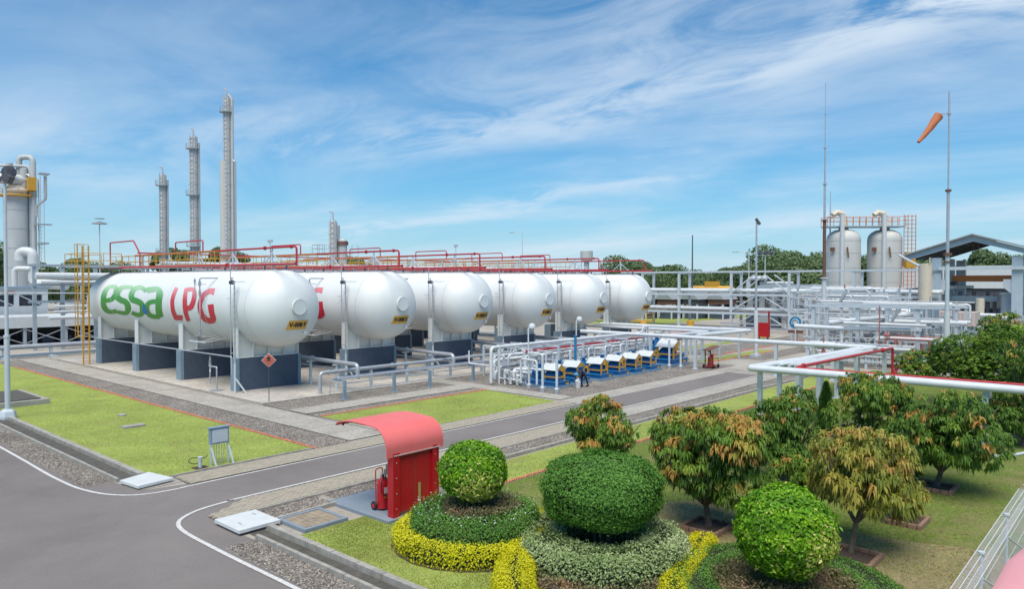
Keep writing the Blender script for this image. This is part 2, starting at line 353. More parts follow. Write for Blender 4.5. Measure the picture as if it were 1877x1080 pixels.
def solo(name, mb, m, label, cat, loc=None, group=None, kind=None):
    if loc is None: loc = mb.v[0]
    o = bpy.data.objects.new(name, mb.mesh(name, m, loc)); COL.objects.link(o); o.location = loc
    o['label'] = label; o['category'] = cat
    if group: o['group'] = group
    if kind: o['kind'] = kind
    ROOT[o.name] = tuple(loc); return o
def kids(o): return [c for c in o.children]
def dup(root, loc, label=None, rotz=None, scale=None, skip=()):
    r = root.copy(); COL.objects.link(r); r.location = loc; ROOT[r.name] = tuple(loc)
    if rotz is not None: r.rotation_euler = (0, 0, rotz)
    if scale: r.scale = scale if hasattr(scale, '__len__') else (scale,) * 3
    if label: r['label'] = label
    def rec(a, b):
        for ch in list(a.children):
            if ch.name.split('.')[0] in skip or ch.name in skip: continue
            c = ch.copy(); COL.objects.link(c); c.parent = b; ROOT[c.name] = tuple(loc); rec(ch, c)
    rec(root, r); return r
def struct(name, mb, m, kind='structure'):
    o = mb.build(name, m); o['kind'] = kind; return o
def sheet(name, x0, x1, y0, y1, z, m, kind='structure'):
    b = MB().add([(x0, y0, z), (x1, y0, z), (x1, y1, z), (x0, y1, z)], [(0, 1, 2, 3)]); o = b.build(name, m); o['kind'] = kind; return o
def poly(name, pts, z, m):
    b = MB().add([(x, y, z) for x, y in pts], [tuple(range(len(pts)))]); o = b.build(name, m); o['kind'] = 'structure'; return o
def piece(parent, name, me, loc, rot=None):
    o = bpy.data.objects.new(name, me); COL.objects.link(o); o.parent = parent
    off = ROOT.get(parent.name, (0, 0, 0)); o.location = (loc[0] - off[0], loc[1] - off[1], loc[2] - off[2])
    if rot: o.rotation_euler = rot
    return o
def npmesh(name, V, F, m, T=None, smooth=False):
    me = bpy.data.meshes.new(name); nv = len(V); nf = len(F); k = F.shape[1]
    me.vertices.add(nv); me.vertices.foreach_set('co', np.ascontiguousarray(V, dtype=np.float32).ravel())
    me.loops.add(nf * k); me.loops.foreach_set('vertex_index', np.ascontiguousarray(F, dtype=np.int32).ravel())
    me.polygons.add(nf); me.polygons.foreach_set('loop_start', np.arange(0, nf * k, k, dtype=np.int32))
    me.polygons.foreach_set('use_smooth', np.full(nf, smooth, dtype=bool))
    if T is not None:
        at = me.attributes.new('t', 'FLOAT', 'FACE'); at.data.foreach_set('value', np.ascontiguousarray(T, dtype=np.float32))
    me.materials.append(M[m] if isinstance(m, str) else m); me.update(calc_edges=True); return me
def link(name, me, parent=None, loc=(0, 0, 0)):
    o = bpy.data.objects.new(name, me); COL.objects.link(o); o.location = loc
    if parent: o.parent = parent; ROOT[o.name] = ROOT.get(parent.name, (0, 0, 0))
    return o
def unit(a): return a / np.maximum(np.linalg.norm(a, axis=1, keepdims=True), 1e-6)
def leaves(P, D, U, length, width, T):
    """diamond leaves folded along the midrib: base, two sides, tip"""
    n = len(P); ln = (length * RNG.uniform(.7, 1.25, n))[:, None]; wd = (width * RNG.uniform(.75, 1.2, n))[:, None]
    D = unit(D); S = unit(np.cross(D, U)); Nn = np.cross(S, D)
    a = P; b = P + D * ln * .45 + S * wd * .5 + Nn * wd * .12; c = P + D * ln - Nn * ln * .12; d = P + D * ln * .45 - S * wd * .5 + Nn * wd * .12
    V = np.stack([a, b, c, d], 1).reshape(-1, 3); F = np.arange(4 * n).reshape(n, 4)
    return V, F, T
def rsphere(n):
    v = RNG.normal(size=(n, 3)); return unit(v)
def lump(P, k=1.0, s=0):
    """cheap smooth 3-d noise in -1..1"""
    x, y, z = P[:, 0] * k, P[:, 1] * k, P[:, 2] * k
    return (np.sin(x * 1.7 + s) * np.cos(y * 2.1 + s * 1.3) + np.sin(y * 1.3 + z * 2.3 + s * 2.1) * np.cos(x * 2.9 - s) + np.sin(z * 3.1 + x * 1.1 + s)) / 2.4
# ================================================================== THE GROUND
sheet('ground', -900, 2500, -900, 2500, 0, 'ground')
poly('road', [(-8, -12), (9.15, -12), (9.15, 18.2), (9.95, 18.2), (9.95, 20.3), (11.3, 21.2), (12.6, 21.95), (52.3, 21.95), (52.3, 24.72), (11.6, 24.72), (11.4, 24.9), (9.75, 25.3), (9.6, 27.1), (8.8, 27.2), (8.8, 170), (-8, 170)], .008, 'asphalt')
def ribbon(name, pts, w, z, m, kind='structure'):
    b = MB(); P = [Vector((*p, 0)) for p in pts]; vs = []
    for i, p in enumerate(P):
        d = (P[min(i + 1, len(P) - 1)] - P[max(i - 1, 0)]).normalized(); s = Vector((-d.y, d.x, 0)) * w / 2
        vs += [(p.x + s.x, p.y + s.y, z), (p.x - s.x, p.y - s.y, z)]
    b.add(vs, [(2 * i, 2 * i + 1, 2 * i + 3, 2 * i + 2) for i in range(len(P) - 1)]); o = b.build(name, m); o['kind'] = kind; return o
def smooth(pts, n=6):
    P = [Vector((*p, 0)) for p in pts]; o = []
    for i in range(len(P) - 1):
        a, b, c, d = P[max(i - 1, 0)], P[i], P[i + 1], P[min(i + 2, len(P) - 1)]
        for k in range(n):
            t = k / n; q = .5 * (2 * b + (c - a) * t + (2 * a - 5 * b + 4 * c - d) * t * t + (3 * b - a - 3 * c + d) * t ** 3); o.append((q.x, q.y))
    return o + [pts[-1]]
ribbon('painted_road_line', smooth([(8.5, 150), (8.48, 60), (8.45, 36), (8.40, 29.1), (8.63, 26.4), (9.35, 24.95), (10.6, 24.55), (13, 24.62), (30, 24.64), (52, 24.66)]), .11, .022, 'line')
ribbon('painted_road_line', smooth([(9.0, -10), (9.0, 10), (8.98, 14.6), (8.93, 18.2), (9.05, 20.7), (9.85, 21.66), (11.2, 21.95), (13, 22.0), (30, 22.03), (52, 22.05)]), .12, .026, 'line')
# gravel
sheet('gravel_bed', 8.62, 9.62, 27.1, 140, .012, 'gravel')
sheet('gravel_bed', 9.12, 9.98, -6, 18.2, .012, 'gravel')
sheet('gravel_bed', 17.15, 18.88, 26.2, 75, .012, 'gravel')
sheet('gravel_bed', 21.2, 33.4, 32.2, 33.25, .012, 'gravel')
sheet('gravel_bed', 21.2, 40.0, 35.05, 37.75, .012, 'gravel')
sheet('gravel_bed', 35.05, 57.0, 26.2, 37.7, .016, 'gravel')
sheet('gravel_bed', 13.6, 60, 19.32, 20.42, .012, 'gravel')
sheet('gravel_bed', 11.1, 13.3, 19.42, 20.3, .020, 'gravel')
sheet('gravel_bed', 62, 90, 26, 28.5, .012, 'gravel')
sheet('gravel_bed', 63, 92, 31.0, 35.2, .012, 'gravel')
# lawns
sheet('lawn', 10.6, 17.02, 26.32, 75, .030, 'grass')
poly('lawn', [(21.55, 26.15), (33.1, 26.1), (33.6, 32.08), (21.3, 32.08)], .030, 'grass')
sheet('lawn', 16.75, 60, 16.9, 18.9, .030, 'grass')
sheet('lawn', 10.75, 16.75, 9.0, 17.4, .020, 'grass')
sheet('lawn', 10.75, 13.2, 17.4, 17.55, .020, 'grass')
sheet('lawn', 16.75, 61, -30, 16.7, .026, 'lawn2')
sheet('lawn', 61, 140, -40, 9.0, .022, 'lawn2')
sheet('lawn', 10.75, 16.75, -30, 9.0, .024, 'lawn2')
sheet('lawn', 57.6, 72, 28.8, 30.2, .020, 'grass')
sheet('lawn', 66, 90, 36, 37.2, .020, 'grass')
sheet('lawn', 96, 150, 60, 75, .020, 'grass')
poly('bare_earth', smooth([(16.5, 11.6), (19, 12.0), (21.3, 10.6), (21.1, 8.2), (21.4, 5.2), (22.0, 3.2), (20.5, 1.5), (17, 0.5), (13.5, 1.5), (13, 5), (14.2, 9.5), (16.5, 11.6)], 4)[:-1], .034, 'bare')
# paved strips
def slabs(name, x0, x1, y0, y1, nx, ny, z, m, under='kerbd', gap=.012, piecename='concrete_slab'):
    base = sheet(name, x0, x1, y0, y1, .018, under)
    dx, dy = (x1 - x0) / nx, (y1 - y0) / ny
    me = MB().box(-dx / 2 + gap, dx / 2 - gap, -dy / 2 + gap, dy / 2 - gap, 0, z - .02).mesh(piecename, m)
    for i in range(nx):
        for j in range(ny): piece(base, piecename, me, (x0 + (i + .5) * dx, y0 + (j + .5) * dy, .021 + random.uniform(-.002, .003)))
    return base
slabs('footpath', 18.9, 20.98, 26.3, 75.3, 1, 28, .05, 'path')
slabs('footpath', 21.2, 33.6, 33.3, 35.0, 7, 1, .05, 'path')
slabs('footpath', 33.6, 35.0, 26.2, 37.7, 1, 7, .05, 'path')
slabs('tank_pad', 21.35, 74.0, 37.85, 73.0, 12, 8, .055, 'pad')
ribbon('drain_slot', [(21.1, 26.3), (21.1, 75)], .14, .016, 'kerbd')
sheet('footpath', 57.2, 62.0, 20.5, 38, .014, 'path')
sheet('footpath', 62.0, 96, 28.6, 30.9, .014, 'path')
sheet('footpath', 52.3, 57.2, 20.5, 26.1, .022, 'path')
def pavers(name, x0, x1, y0, y1, m, xs=None, pw=.21, ph=.105, nsingle=300, clip=None, zt=.05, under='kerbd'):
    base = sheet(name, x0, x1, y0, y1, .022 if not clip else .010, under) if not clip else poly(name, clip[1], .020, under)
    me = MB().box(-pw / 2 + .006, pw / 2 - .006, -ph / 2 + .005, ph / 2 - .005, 0, zt - .02).mesh('paver', m)
    cells = []
    ny = int((y1 - y0) / ph); nx = int((x1 - x0) / pw)
    for i in range(nx + 1):
        for j in range(ny):
            x = x0 + (i + .5 + (.5 if j % 2 else 0)) * pw; y = y0 + (j + .5) * ph
            if x + pw / 2 > x1: continue
            if clip and not clip[0](x, y): continue
            cells.append((x, y))
    cells.sort(key=lambda c: c[0] * .75 + c[1] * .66)
    for c in cells[:nsingle]:
        piece(base, 'paver', me, (c[0], c[1], .024 + random.uniform(-.004, .004)), (random.uniform(-.02, .02), random.uniform(-.02, .02), random.uniform(-.02, .02)))
    rest = MB()
    for c in cells[nsingle:]:
        dz = random.uniform(-.003, .003)
        rest.add([(c[0] + a * (pw / 2 - .006), c[1] + b * (ph / 2 - .005), zz_) for zz_ in (.024, zt + dz) for a, b in ((-1, -1), (1, -1), (1, 1), (-1, 1))],
                 [(4, 5, 6, 7), (0, 1, 5, 4), (1, 2, 6, 5), (2, 3, 7, 6), (3, 0, 4, 7)])
    if rest.v: rest.build('paver', m, base, kind='stuff')
    return base
def inside(x, y): return y < 21.82 - max(0, 11.7 - x) * .55 and (y > 20.5 or (x < 11.15 and y > 20.2))
pavers('pavement', 10.0, 31, 20.2, 21.9, 'paver', clip=(inside, [(10.0, 20.15), (11.2, 20.15), (11.2, 20.45), (31, 20.45), (31, 21.88), (11.9, 21.88), (10.0, 20.9)]))
pavers('pavement', 11.2, 33.4, 24.76, 26.1, 'paver', nsingle=300)
sheet('pavement', 31, 57, 20.5, 21.9, .020, 'path')
sheet('pavement', 33.4, 57, 24.76, 26.15, .018, 'path')
sheet('pavement', 9.8, 11.2, 25.3, 26.3, .014, 'path')
# the framed square of pavers in the grass
pf = thing('paved_square', 'small square of tan pavers framed in blue-grey concrete beside the fire shelter', 'paved square', (11.85, 18.3, 0))
MB().box(11.13, 12.57, 17.58, 17.70, 0, .11).box(11.13, 12.57, 18.91, 19.03, 0, .11).box(11.13, 11.25, 17.70, 18.91, 0, .11).box(12.45, 12.57, 17.70, 18.91, 0, .11).build('frame', 'padblue', pf)
MB().box(11.25, 12.45, 17.70, 18.91, 0, .06).build('bedding', 'soil', pf)
pme = MB().box(-.094, .094, -.044, .044, 0, .035).mesh('paver', 'paver2')
for j in range(12):
    for i in range(6):
        piece(pf, 'paver', pme, (11.35 + i * .2 , 17.755 + j * .1, .055 + random.uniform(-.004, .006)), (random.uniform(-.04, .04), random.uniform(-.04, .04), random.uniform(-.03, .03)))
# channels: kerb stones either side of a stained floor
def kerbrun(name, p, q, w, h, label, step=1.0, m='kerb'):
    t = thing(name, label, 'kerb', (p[0], p[1], 0))
    d = Vector((q[0] - p[0], q[1] - p[1], 0)); n = max(1, int(d.length / step)); u = d / n
    me = MB().bar((0, 0, h / 2), (u.length - .015, 0, h / 2), w, h).mesh('kerb_stone', m)
    a = math.atan2(u.y, u.x)
    for i in range(min(n, 60)): piece(t, 'kerb_stone', me, (p[0] + u.x * i, p[1] + u.y * i, random.uniform(-.008, .004)), (0, 0, a + random.uniform(-.003, .003)))
    return t
ribbon('drain_channel', [(10.05, 26.9), (10.05, 90)], .62, .014, 'kerbd')
kerbrun('channel_kerb', (9.69, 26.95), (9.69, 80), .10, .13, 'thin concrete drain edge between the gravel strip and the channel left of the lawn')
kerbrun('channel_kerb', (10.48, 26.95), (10.48, 80), .22, .17, 'broad stained concrete drain wall along the left edge of the lawn')
ribbon('drain_channel', [(10.33, -4), (10.33, 18.72)], .46, .010, 'kerbd')
kerbrun('channel_kerb', (10.05, 18.2), (10.05, -4), .11, .13, 'narrow pale drain edge beside the gravel in the bottom left foreground')
kerbrun('channel_kerb', (10.64, 18.6), (10.64, -4), .17, .17, 'thick drain wall beside the foreground grass below the white slab')
kerbrun('channel_kerb', (11.05, 19.12), (13.25, 19.12), .12, .12, 'short drain edge between the paved square and the little gravel bed')
kerbrun('path_kerb', (11.2, 20.40), (52, 20.40), .09, .07, 'thin kerb between the tan pavement and the gravel strip south of the side road')
kerbrun('lawn_kerb', (16.9, 19.12), (60, 19.12), .16, .14, 'long concrete kerb along the north edge of the garden lawn')
kerbrun('lawn_kerb', (11.2, 26.24), (17.1, 26.24), .08, .07, 'thin kerb along the near end of the left lawn')
kerbrun('path_kerb', (21.3, 37.8), (35.0, 37.8), .10, .08, 'low kerb along the front of the concrete tank pad')
kerbrun('channel_kerb', (11.05, 19.38), (11.05, 20.38), .07, .07, 'short kerb closing the little gravel bed beside the white slab')
# orange saw-tooth brick edgings
def edging(name, p, q, label):
    d = Vector((q[0] - p[0], q[1] - p[1], 0)); n = int(d.length / .13); u = d / n; dn = u.normalized(); s = Vector((-dn.y, dn.x, 0))
    b = MB()
    for i in range(n):
        c = Vector((*p, 0)) + u * i + Vector((0, 0, .02 + random.uniform(-.01, .01))); tl = dn * .05 + s * .0 + Vector((0, 0, .075))
        b.bar(c + s * random.uniform(-.012, .012), c + tl * random.uniform(.7, 1.0), .075, .05)
    return solo(name, b, 'orangeb', label, 'edging', (p[0], p[1], 0), kind='stuff')
edging('brick_edging', (17.08, 26.1), (17.08, 69), 'orange brick edging along the long right side of the left lawn')
edging('brick_edging', (21.3, 32.15), (33.7, 32.15), 'orange brick edging along the far side of the middle lawn')
edging('brick_edging', (16.7, 16.8), (51.5, 16.8), 'orange brick edging crossing the garden lawn behind the clipped bushes')
edging('brick_edging', (58, 28.7), (72, 28.7), 'orange brick edging beside the far path past the pumps')
edging('brick_edging', (62, 31.0), (90, 31.0), 'orange brick edging round the farther gravel bed')
# cover slabs
b = MB().add([(9.75, 25.36, .06), (11.0, 25.55, .06), (10.75, 27.0, .06), (9.62, 26.6, .06), (9.75, 25.36, .15), (11.0, 25.55, .15), (10.75, 27.0, .15), (9.62, 26.6, .15)],
             [(0, 3, 2, 1), (4, 5, 6, 7), (0, 1, 5, 4), (1, 2, 6, 5), (2, 3, 7, 6), (3, 0, 4, 7)])
cs = solo('cover_slab', b, 'slab', 'white painted drain cover slab at the near corner of the left lawn', 'slab')
b = MB().box(9.80, 11.05, 18.70, 20.12, .08, .17)
cs = solo('cover_slab', b, 'slab', 'large white drain cover slab at the road corner beside the paved square', 'slab', (10.4, 19.4, .08))
MB().tube([(10.1, 19.1, .175), (10.1, 19.22, .19), (10.1, 19.34, .175)], .01, 6).tube([(10.8, 19.6, .175), (10.8, 19.72, .19), (10.8, 19.84, .175)], .01, 6).build('lifting_handle', 'galv', cs)
# concrete things on the left lawn
solo('manhole_cover', MB().box(13.35, 14.3, 36.25, 36.75, .03, .12), 'conc', 'grey rectangular manhole slab in the middle of the left lawn', 'manhole', (13.8, 36.5, .03))
solo('manhole_cover', MB().lathe([(.22, 0), (.22, .06), (.1, .1), (.04, .1)], (14.62, 40.0, .03), 12), 'conc', 'small round drain lid farther back on the left lawn', 'drain lid')
b = MB().box(9.6, 13.35, 47.0, 52.3, .02, .30)
cs = solo('inspection_pit', b, 'conc', 'broad stained concrete pit at the left edge of the lawn behind the floodlight mast', 'concrete pit', (12, 49, .02))
MB().box(9.9, 13.0, 47.4, 51.9, .305, .36).build('lid', 'kerbd', cs)
# blades of grass near the camera, twigs and pebbles
def blades(name, boxes, h, label, m='blade', cat='grass', fade=0.0):
    Vs, Fs, Ts = [], [], []; o = 0
    for (x0, x1, y0, y1, n, z0) in boxes:
        P = np.stack([RNG.uniform(x0, x1, n), RNG.uniform(y0, y1, n), np.full(n, z0)], 1)
        keep = ((lump(P, .8, 2.0) + RNG.uniform(-.6, .6, n)) > -.45) & (RNG.uniform(size=n) > (P[:, 1] - y0) / (y1 - y0) * fade); P = P[keep]; n = len(P)
        a = RNG.uniform(0, 2 * math.pi, n); w = .012; hh = h * RNG.uniform(.5, 1.3, n)
        dx = np.cos(a) * w; dy = np.sin(a) * w; lean = RNG.normal(0, .5, (n, 2)) * hh[:, None]
        A = P + np.stack([dx, dy, 0 * dx], 1); B = P - np.stack([dx, dy, 0 * dx], 1)
        Cc = P + np.stack([lean[:, 0], lean[:, 1], hh], 1)
        Vs.append(np.stack([A, B, Cc], 1).reshape(-1, 3)); Fs.append(np.arange(3 * n).reshape(n, 3) + o); o += 3 * n
        Ts.append(np.clip(.5 + .35 * lump(P, .5, 1) + RNG.normal(0, .18, n), 0, 1))
    me = npmesh(name, np.concatenate(Vs), np.concatenate(Fs), m, np.concatenate(Ts)); ob = link(name, me)
    ob['kind'] = 'stuff'; ob['label'] = label; ob['category'] = cat; return ob
blades('grass', [(10.75, 13.2, 9.5, 17.5, 26000, .022), (13.2, 16.7, 9, 16.3, 10000, .022)], .034, 'short thin grass between the foreground drain and the clipped hedges')
blades('grass', [(10.6, 17, 26.4, 62, 50000, .032)], .028, 'short bright grass of the left lawn', fade=1.0)
blades('grass', [(21.5, 33.3, 26.2, 32, 14000, .032)], .028, 'short bright grass of the middle lawn by the side road')
blades('grass', [(16.8, 34, 3, 18.8, 45000, .032), (14, 22, 0, 9, 12000, .036)], .038, 'mown patchy grass of the garden under the mango trees')
n = 1500
P = np.stack([RNG.uniform(12, 27, n), RNG.uniform(.5, 11, n), np.full(n, .05)], 1)
V, F, T = leaves(P, np.stack([RNG.normal(size=n), RNG.normal(size=n), RNG.normal(0, .15, n)], 1), np.tile([0, 0, 1.0], (n, 1)), .12, .03, RNG.uniform(.55, 1, n))
o = link('fallen_leaves', npmesh('fallen_leaves', V, F, 'lf_dry', T)); o['kind'] = 'stuff'; o['label'] = 'dead leaves and twigs scattered on the bare earth under the mango trees'; o['category'] = 'fallen leaves'
def pebbles(name, areas, label):
    base = np.array([(1, 0, 0), (0, 1, 0), (-1, 0, 0), (0, -1, 0), (0, 0, 1)], float); fc = np.array([(0, 1, 4), (1, 2, 4), (2, 3, 4), (3, 0, 4)])
    Vs, Fs = [], []; o = 0
    for (x0, x1, y0, y1, z, n) in areas:
        P = np.stack([RNG.uniform(x0, x1, n), RNG.uniform(y0, y1, n), np.full(n, z)], 1); s = RNG.uniform(.010, .028, n)
        a = RNG.uniform(0, 6.28, n); ca, sa = np.cos(a), np.sin(a)
        b = np.repeat(base[None], n, 0) * s[:, None, None]; b[:, :, 0] *= 1.3
        x = b[:, :, 0] * ca[:, None] - b[:, :, 1] * sa[:, None]; y = b[:, :, 0] * sa[:, None] + b[:, :, 1] * ca[:, None]
        b[:, :, 0], b[:, :, 1] = x, y; b[:, :, 2] *= .8
        Vs.append((P[:, None] + b).reshape(-1, 3)); Fs.append((fc[None] + 5 * np.arange(n)[:, None, None]).reshape(-1, 3) + o); o += 5 * n
    ob = link(name, npmesh(name, np.concatenate(Vs), np.concatenate(Fs), 'gravel')); ob['kind'] = 'stuff'; ob['label'] = label; ob['category'] = 'gravel'
pebbles('gravel', [(9.15, 9.97, 10, 18.1, .012, 9000), (11.12, 13.28, 19.45, 20.3, .02, 3500), (8.65, 9.6, 27.2, 40, .012, 9000)], 'loose grey stones of the gravel strips along the drains')
pebbles('gravel', [(13.6, 28, 19.35, 20.36, .012, 9000), (17.2, 18.85, 26.3, 38, .012, 9000)], 'loose brownish stones of the gravel strips beside the paths')
# ================================================================== STORAGE TANKS
TR, TZ, YF, YB = 2.47, 5.28, 41.75, 68.3
SP = 8.2; TX0 = 24.8
PEDY = (43.2, 51.0, 58.7, 66.4)
def make_tank():
    t = thing('storage_tank', 'white horizontal gas tank with green and red lettering, nearest at the left', 'storage tank', (TX0, 55, 0), 'row of white storage tanks')
    X = TX0
    prof = []
    hd = 2.0
    for k in range(0, 13):
        a = math.pi / 2 * (1 - k / 12); prof.append((max(TR * math.cos(a), .0), YF - hd * math.sin(a)))
    prof += [(TR, YF + (YB - YF) * i / 9) for i in range(1, 10)]
    for k in range(1, 13):
        a = math.pi / 2 * k / 12; prof.append((max(TR * math.cos(a), .0), YB + hd * math.sin(a)))
    MB().lathe(prof, (X, 0, TZ), 72, 'y').build('shell', 'white', t)
    for y in (YF, 47.1, 52.6, 58.1, 63.2, YB):
        MB().lathe([(TR - .01, y - .04), (TR + .016, y - .025), (TR + .016, y + .025), (TR - .01, y + .03)], (X, 0, TZ), 72, 'y').build('weld_seam', 'seam', t)
    # manway on the front head
    yf = YF - hd + .10
    mw = MB().lathe([(.42, yf + .25), (.42, yf - .12), (.50, yf - .12), (.50, yf - .24), (.0, yf - .24)], (X + .02, 0, TZ + .12), 28, 'y').build('manway', 'white', t)
    MB().lathe([(.80, yf + .30), (.78, yf + .12), (.44, yf + .0)], (X + .02, 0, TZ + .12), 28, 'y').build('reinforcing_ring', 'white', mw)
    bo = MB()
    for k in range(20):
        a = 2 * math.pi * k / 20; bo.disc((X + .02 + .46 * math.cos(a), yf - .25, TZ + .12 + .46 * math.sin(a)), (0, 1, 0), .022, .06, 6)
    bo.build('bolts', 'white2', mw, kind='stuff')
    MB().tube([(X + .7, YF - hd * .60, TZ - 1.55), (X + .7, YF - hd * .60 - .42, TZ - 1.55)], .06, 10).disc((X + .7, YF - hd * .60 - .42, TZ - 1.55), (0, 1, 0), .11, .05, 12).build('front_nozzle', 'white2', t)
    # steel saddles
    for y0 in PEDY:
        w = 2.12; poly_ = []
        for k in range(17):
            x = -w + 2 * w * k / 16; poly_.append((X + x, TZ - math.sqrt(TR ** 2 - x * x) + .02))
        poly_ = [(X - w, 2.17), (X + w, 2.17)] + poly_[::-1]
        sd = MB().prism(poly_, 'y', y0 + .22, y0 + .27).build('saddle', 'white', t)
        for k, x in enumerate((-w, -1.1, 0, 1.1, w)):
            z1 = TZ - math.sqrt(TR ** 2 - min(abs(x), 2.1) ** 2) + (.0 if abs(x) < w else .02)
            MB().box(X + x - .03, X + x + .03, y0 + .0, y0 + .60, 2.17, z1).build('rib', 'white', sd)
        MB().box(X - w - .02, X + w + .02, y0 - .02, y0 + .62, 2.125, 2.168).build('base_plate', 'white', sd)
    # level gauge pipework on the road side
    def side(z, e=0): return X - math.sqrt(max(TR ** 2 - (z - TZ) ** 2, 0)) - e
    y1 = 46.9
    g = MB().tube([(side(TZ + 1.9) - .0, y1, TZ + 1.9), (X - TR - .35, y1, TZ + 1.9), (X - TR - .35, y1, TZ - 2.0), (side(TZ - 1.9), y1, TZ - 2.0)], .045, 8, .12)
    g.valve((X - TR - .35, y1, TZ + 1.55), (0, 0, 1), .08).valve((X - TR - .35, y1, TZ + .9), (0, 0, 1), .07).valve((X - TR - .35, y1, TZ - 1.7), (0, 0, 1), .07)
    g.tube([(X - TR - .35, y1 + .7, TZ + 1.7), (X - TR - .35, y1 + .7, TZ + .6)], .03, 6).valve((X - TR - .35, y1 + .7, TZ + 1.7), (0, 0, 1), .06)
    g.tube([(X - TR - .35, y1 - .9, TZ + 1.5), (X - TR - .35, y1 + .8, TZ + 1.5)], .018, 6).tube([(X - TR - .35, y1 - .9, TZ - 1.9), (X - TR - .35, y1 + .8, TZ - 1.9)], .03, 6)
    g.build('level_gauge', 'galv', t)
    MB().bar((X - TR - .5, y1 - 1.0, TZ - 2.25), (X - TR - .5, y1 + 1.2, TZ - 2.25), .05, .08).bar((X - TR - .5, y1 - .4, TZ - 2.25), (X - 1.6, y1 - .4, TZ - 1.95), .05).bar((X - TR - .5, y1 - 1.0, TZ - 2.25), (X - 1.5, y1 - 1.0, TZ - 2.05), .05).build('bracket', 'white2', t)
    return t
tank = make_tank()
def plate(x, letter, parent):
    yp = YF - 2.0 * math.sqrt(1 - (1.25 / TR) ** 2) ; zc = TZ - 1.02
    p = MB(); n = 6; pts = []
    for j in range(2):
        for i in range(n + 1):
            X = x - .62 + 1.40 * i / n + (.06 if j else -.06); z = zc - .29 + j * .58
            rr = math.hypot(X - x, z - TZ); y = YF - 2.0 * math.sqrt(max(0, 1 - (rr / TR) ** 2)) - .035
            pts.append((X, y, z))
    top = pts[n + 1:]; bot = pts[:n + 1]
    vs = bot + top + [(a, b + .03, c) for a, b, c in bot] + [(a, b + .03, c) for a, b, c in top]; m1 = n + 1
    fs = [(i, i + 1, m1 + i + 1, m1 + i) for i in range(n)] + [(2 * m1 + i, 3 * m1 + i, 3 * m1 + i + 1, 2 * m1 + i + 1) for i in range(n)]
    fs += [(m1 + i, m1 + i + 1, 3 * m1 + i + 1, 3 * m1 + i) for i in range(n)] + [(i + 1, i, 2 * m1 + i, 2 * m1 + i + 1) for i in range(n)]
    fs += [(0, m1, 3 * m1, 2 * m1), (n, 2 * m1 + n, 3 * m1 + n, m1 + n)]
    p.add(vs, fs); o = p.build('name_plate', 'sign', parent)
    cu = bpy.data.curves.new('txt', 'FONT'); cu.body = 'V-008 ' + letter; cu.size = .37; cu.align_x = 'CENTER'; cu.align_y = 'CENTER'; cu.offset = .014; cu.resolution_u = 3
    to = bpy.data.objects.new('txt', cu); COL.objects.link(to); dg = bpy.context.evaluated_depsgraph_get(); me = bpy.data.meshes.new_from_object(to.evaluated_get(dg)); bpy.data.objects.remove(to)
    me.materials.clear(); me.materials.append(M['black'])
    off = ROOT[parent.name]
    for v in me.vertices:
        X = x + .07 + v.co.x; z = zc + v.co.y + v.co.x * .0; rr = math.hypot(X - x, z - TZ); y = YF - 2.0 * math.sqrt(max(0, 1 - (rr / TR) ** 2)) - .045
        v.co = (X - off[0], y - off[1], z - off[2])
    lo = bpy.data.objects.new('lettering', me); COL.objects.link(lo); lo.parent = o
names = 'FEDCBA'
lab = ['white horizontal tank nearest the road with large essa LPG lettering and plate V-008 F', 'white tank with plate V-008 E, second from left, a red G showing on its flank',
       'white tank with plate V-008 D, third from the left', 'white tank with plate V-008 C, fourth from the left', 'white tank with plate V-008 B, second from the right end of the row',
       'white tank with plate V-008 A, last at the right end of the row']
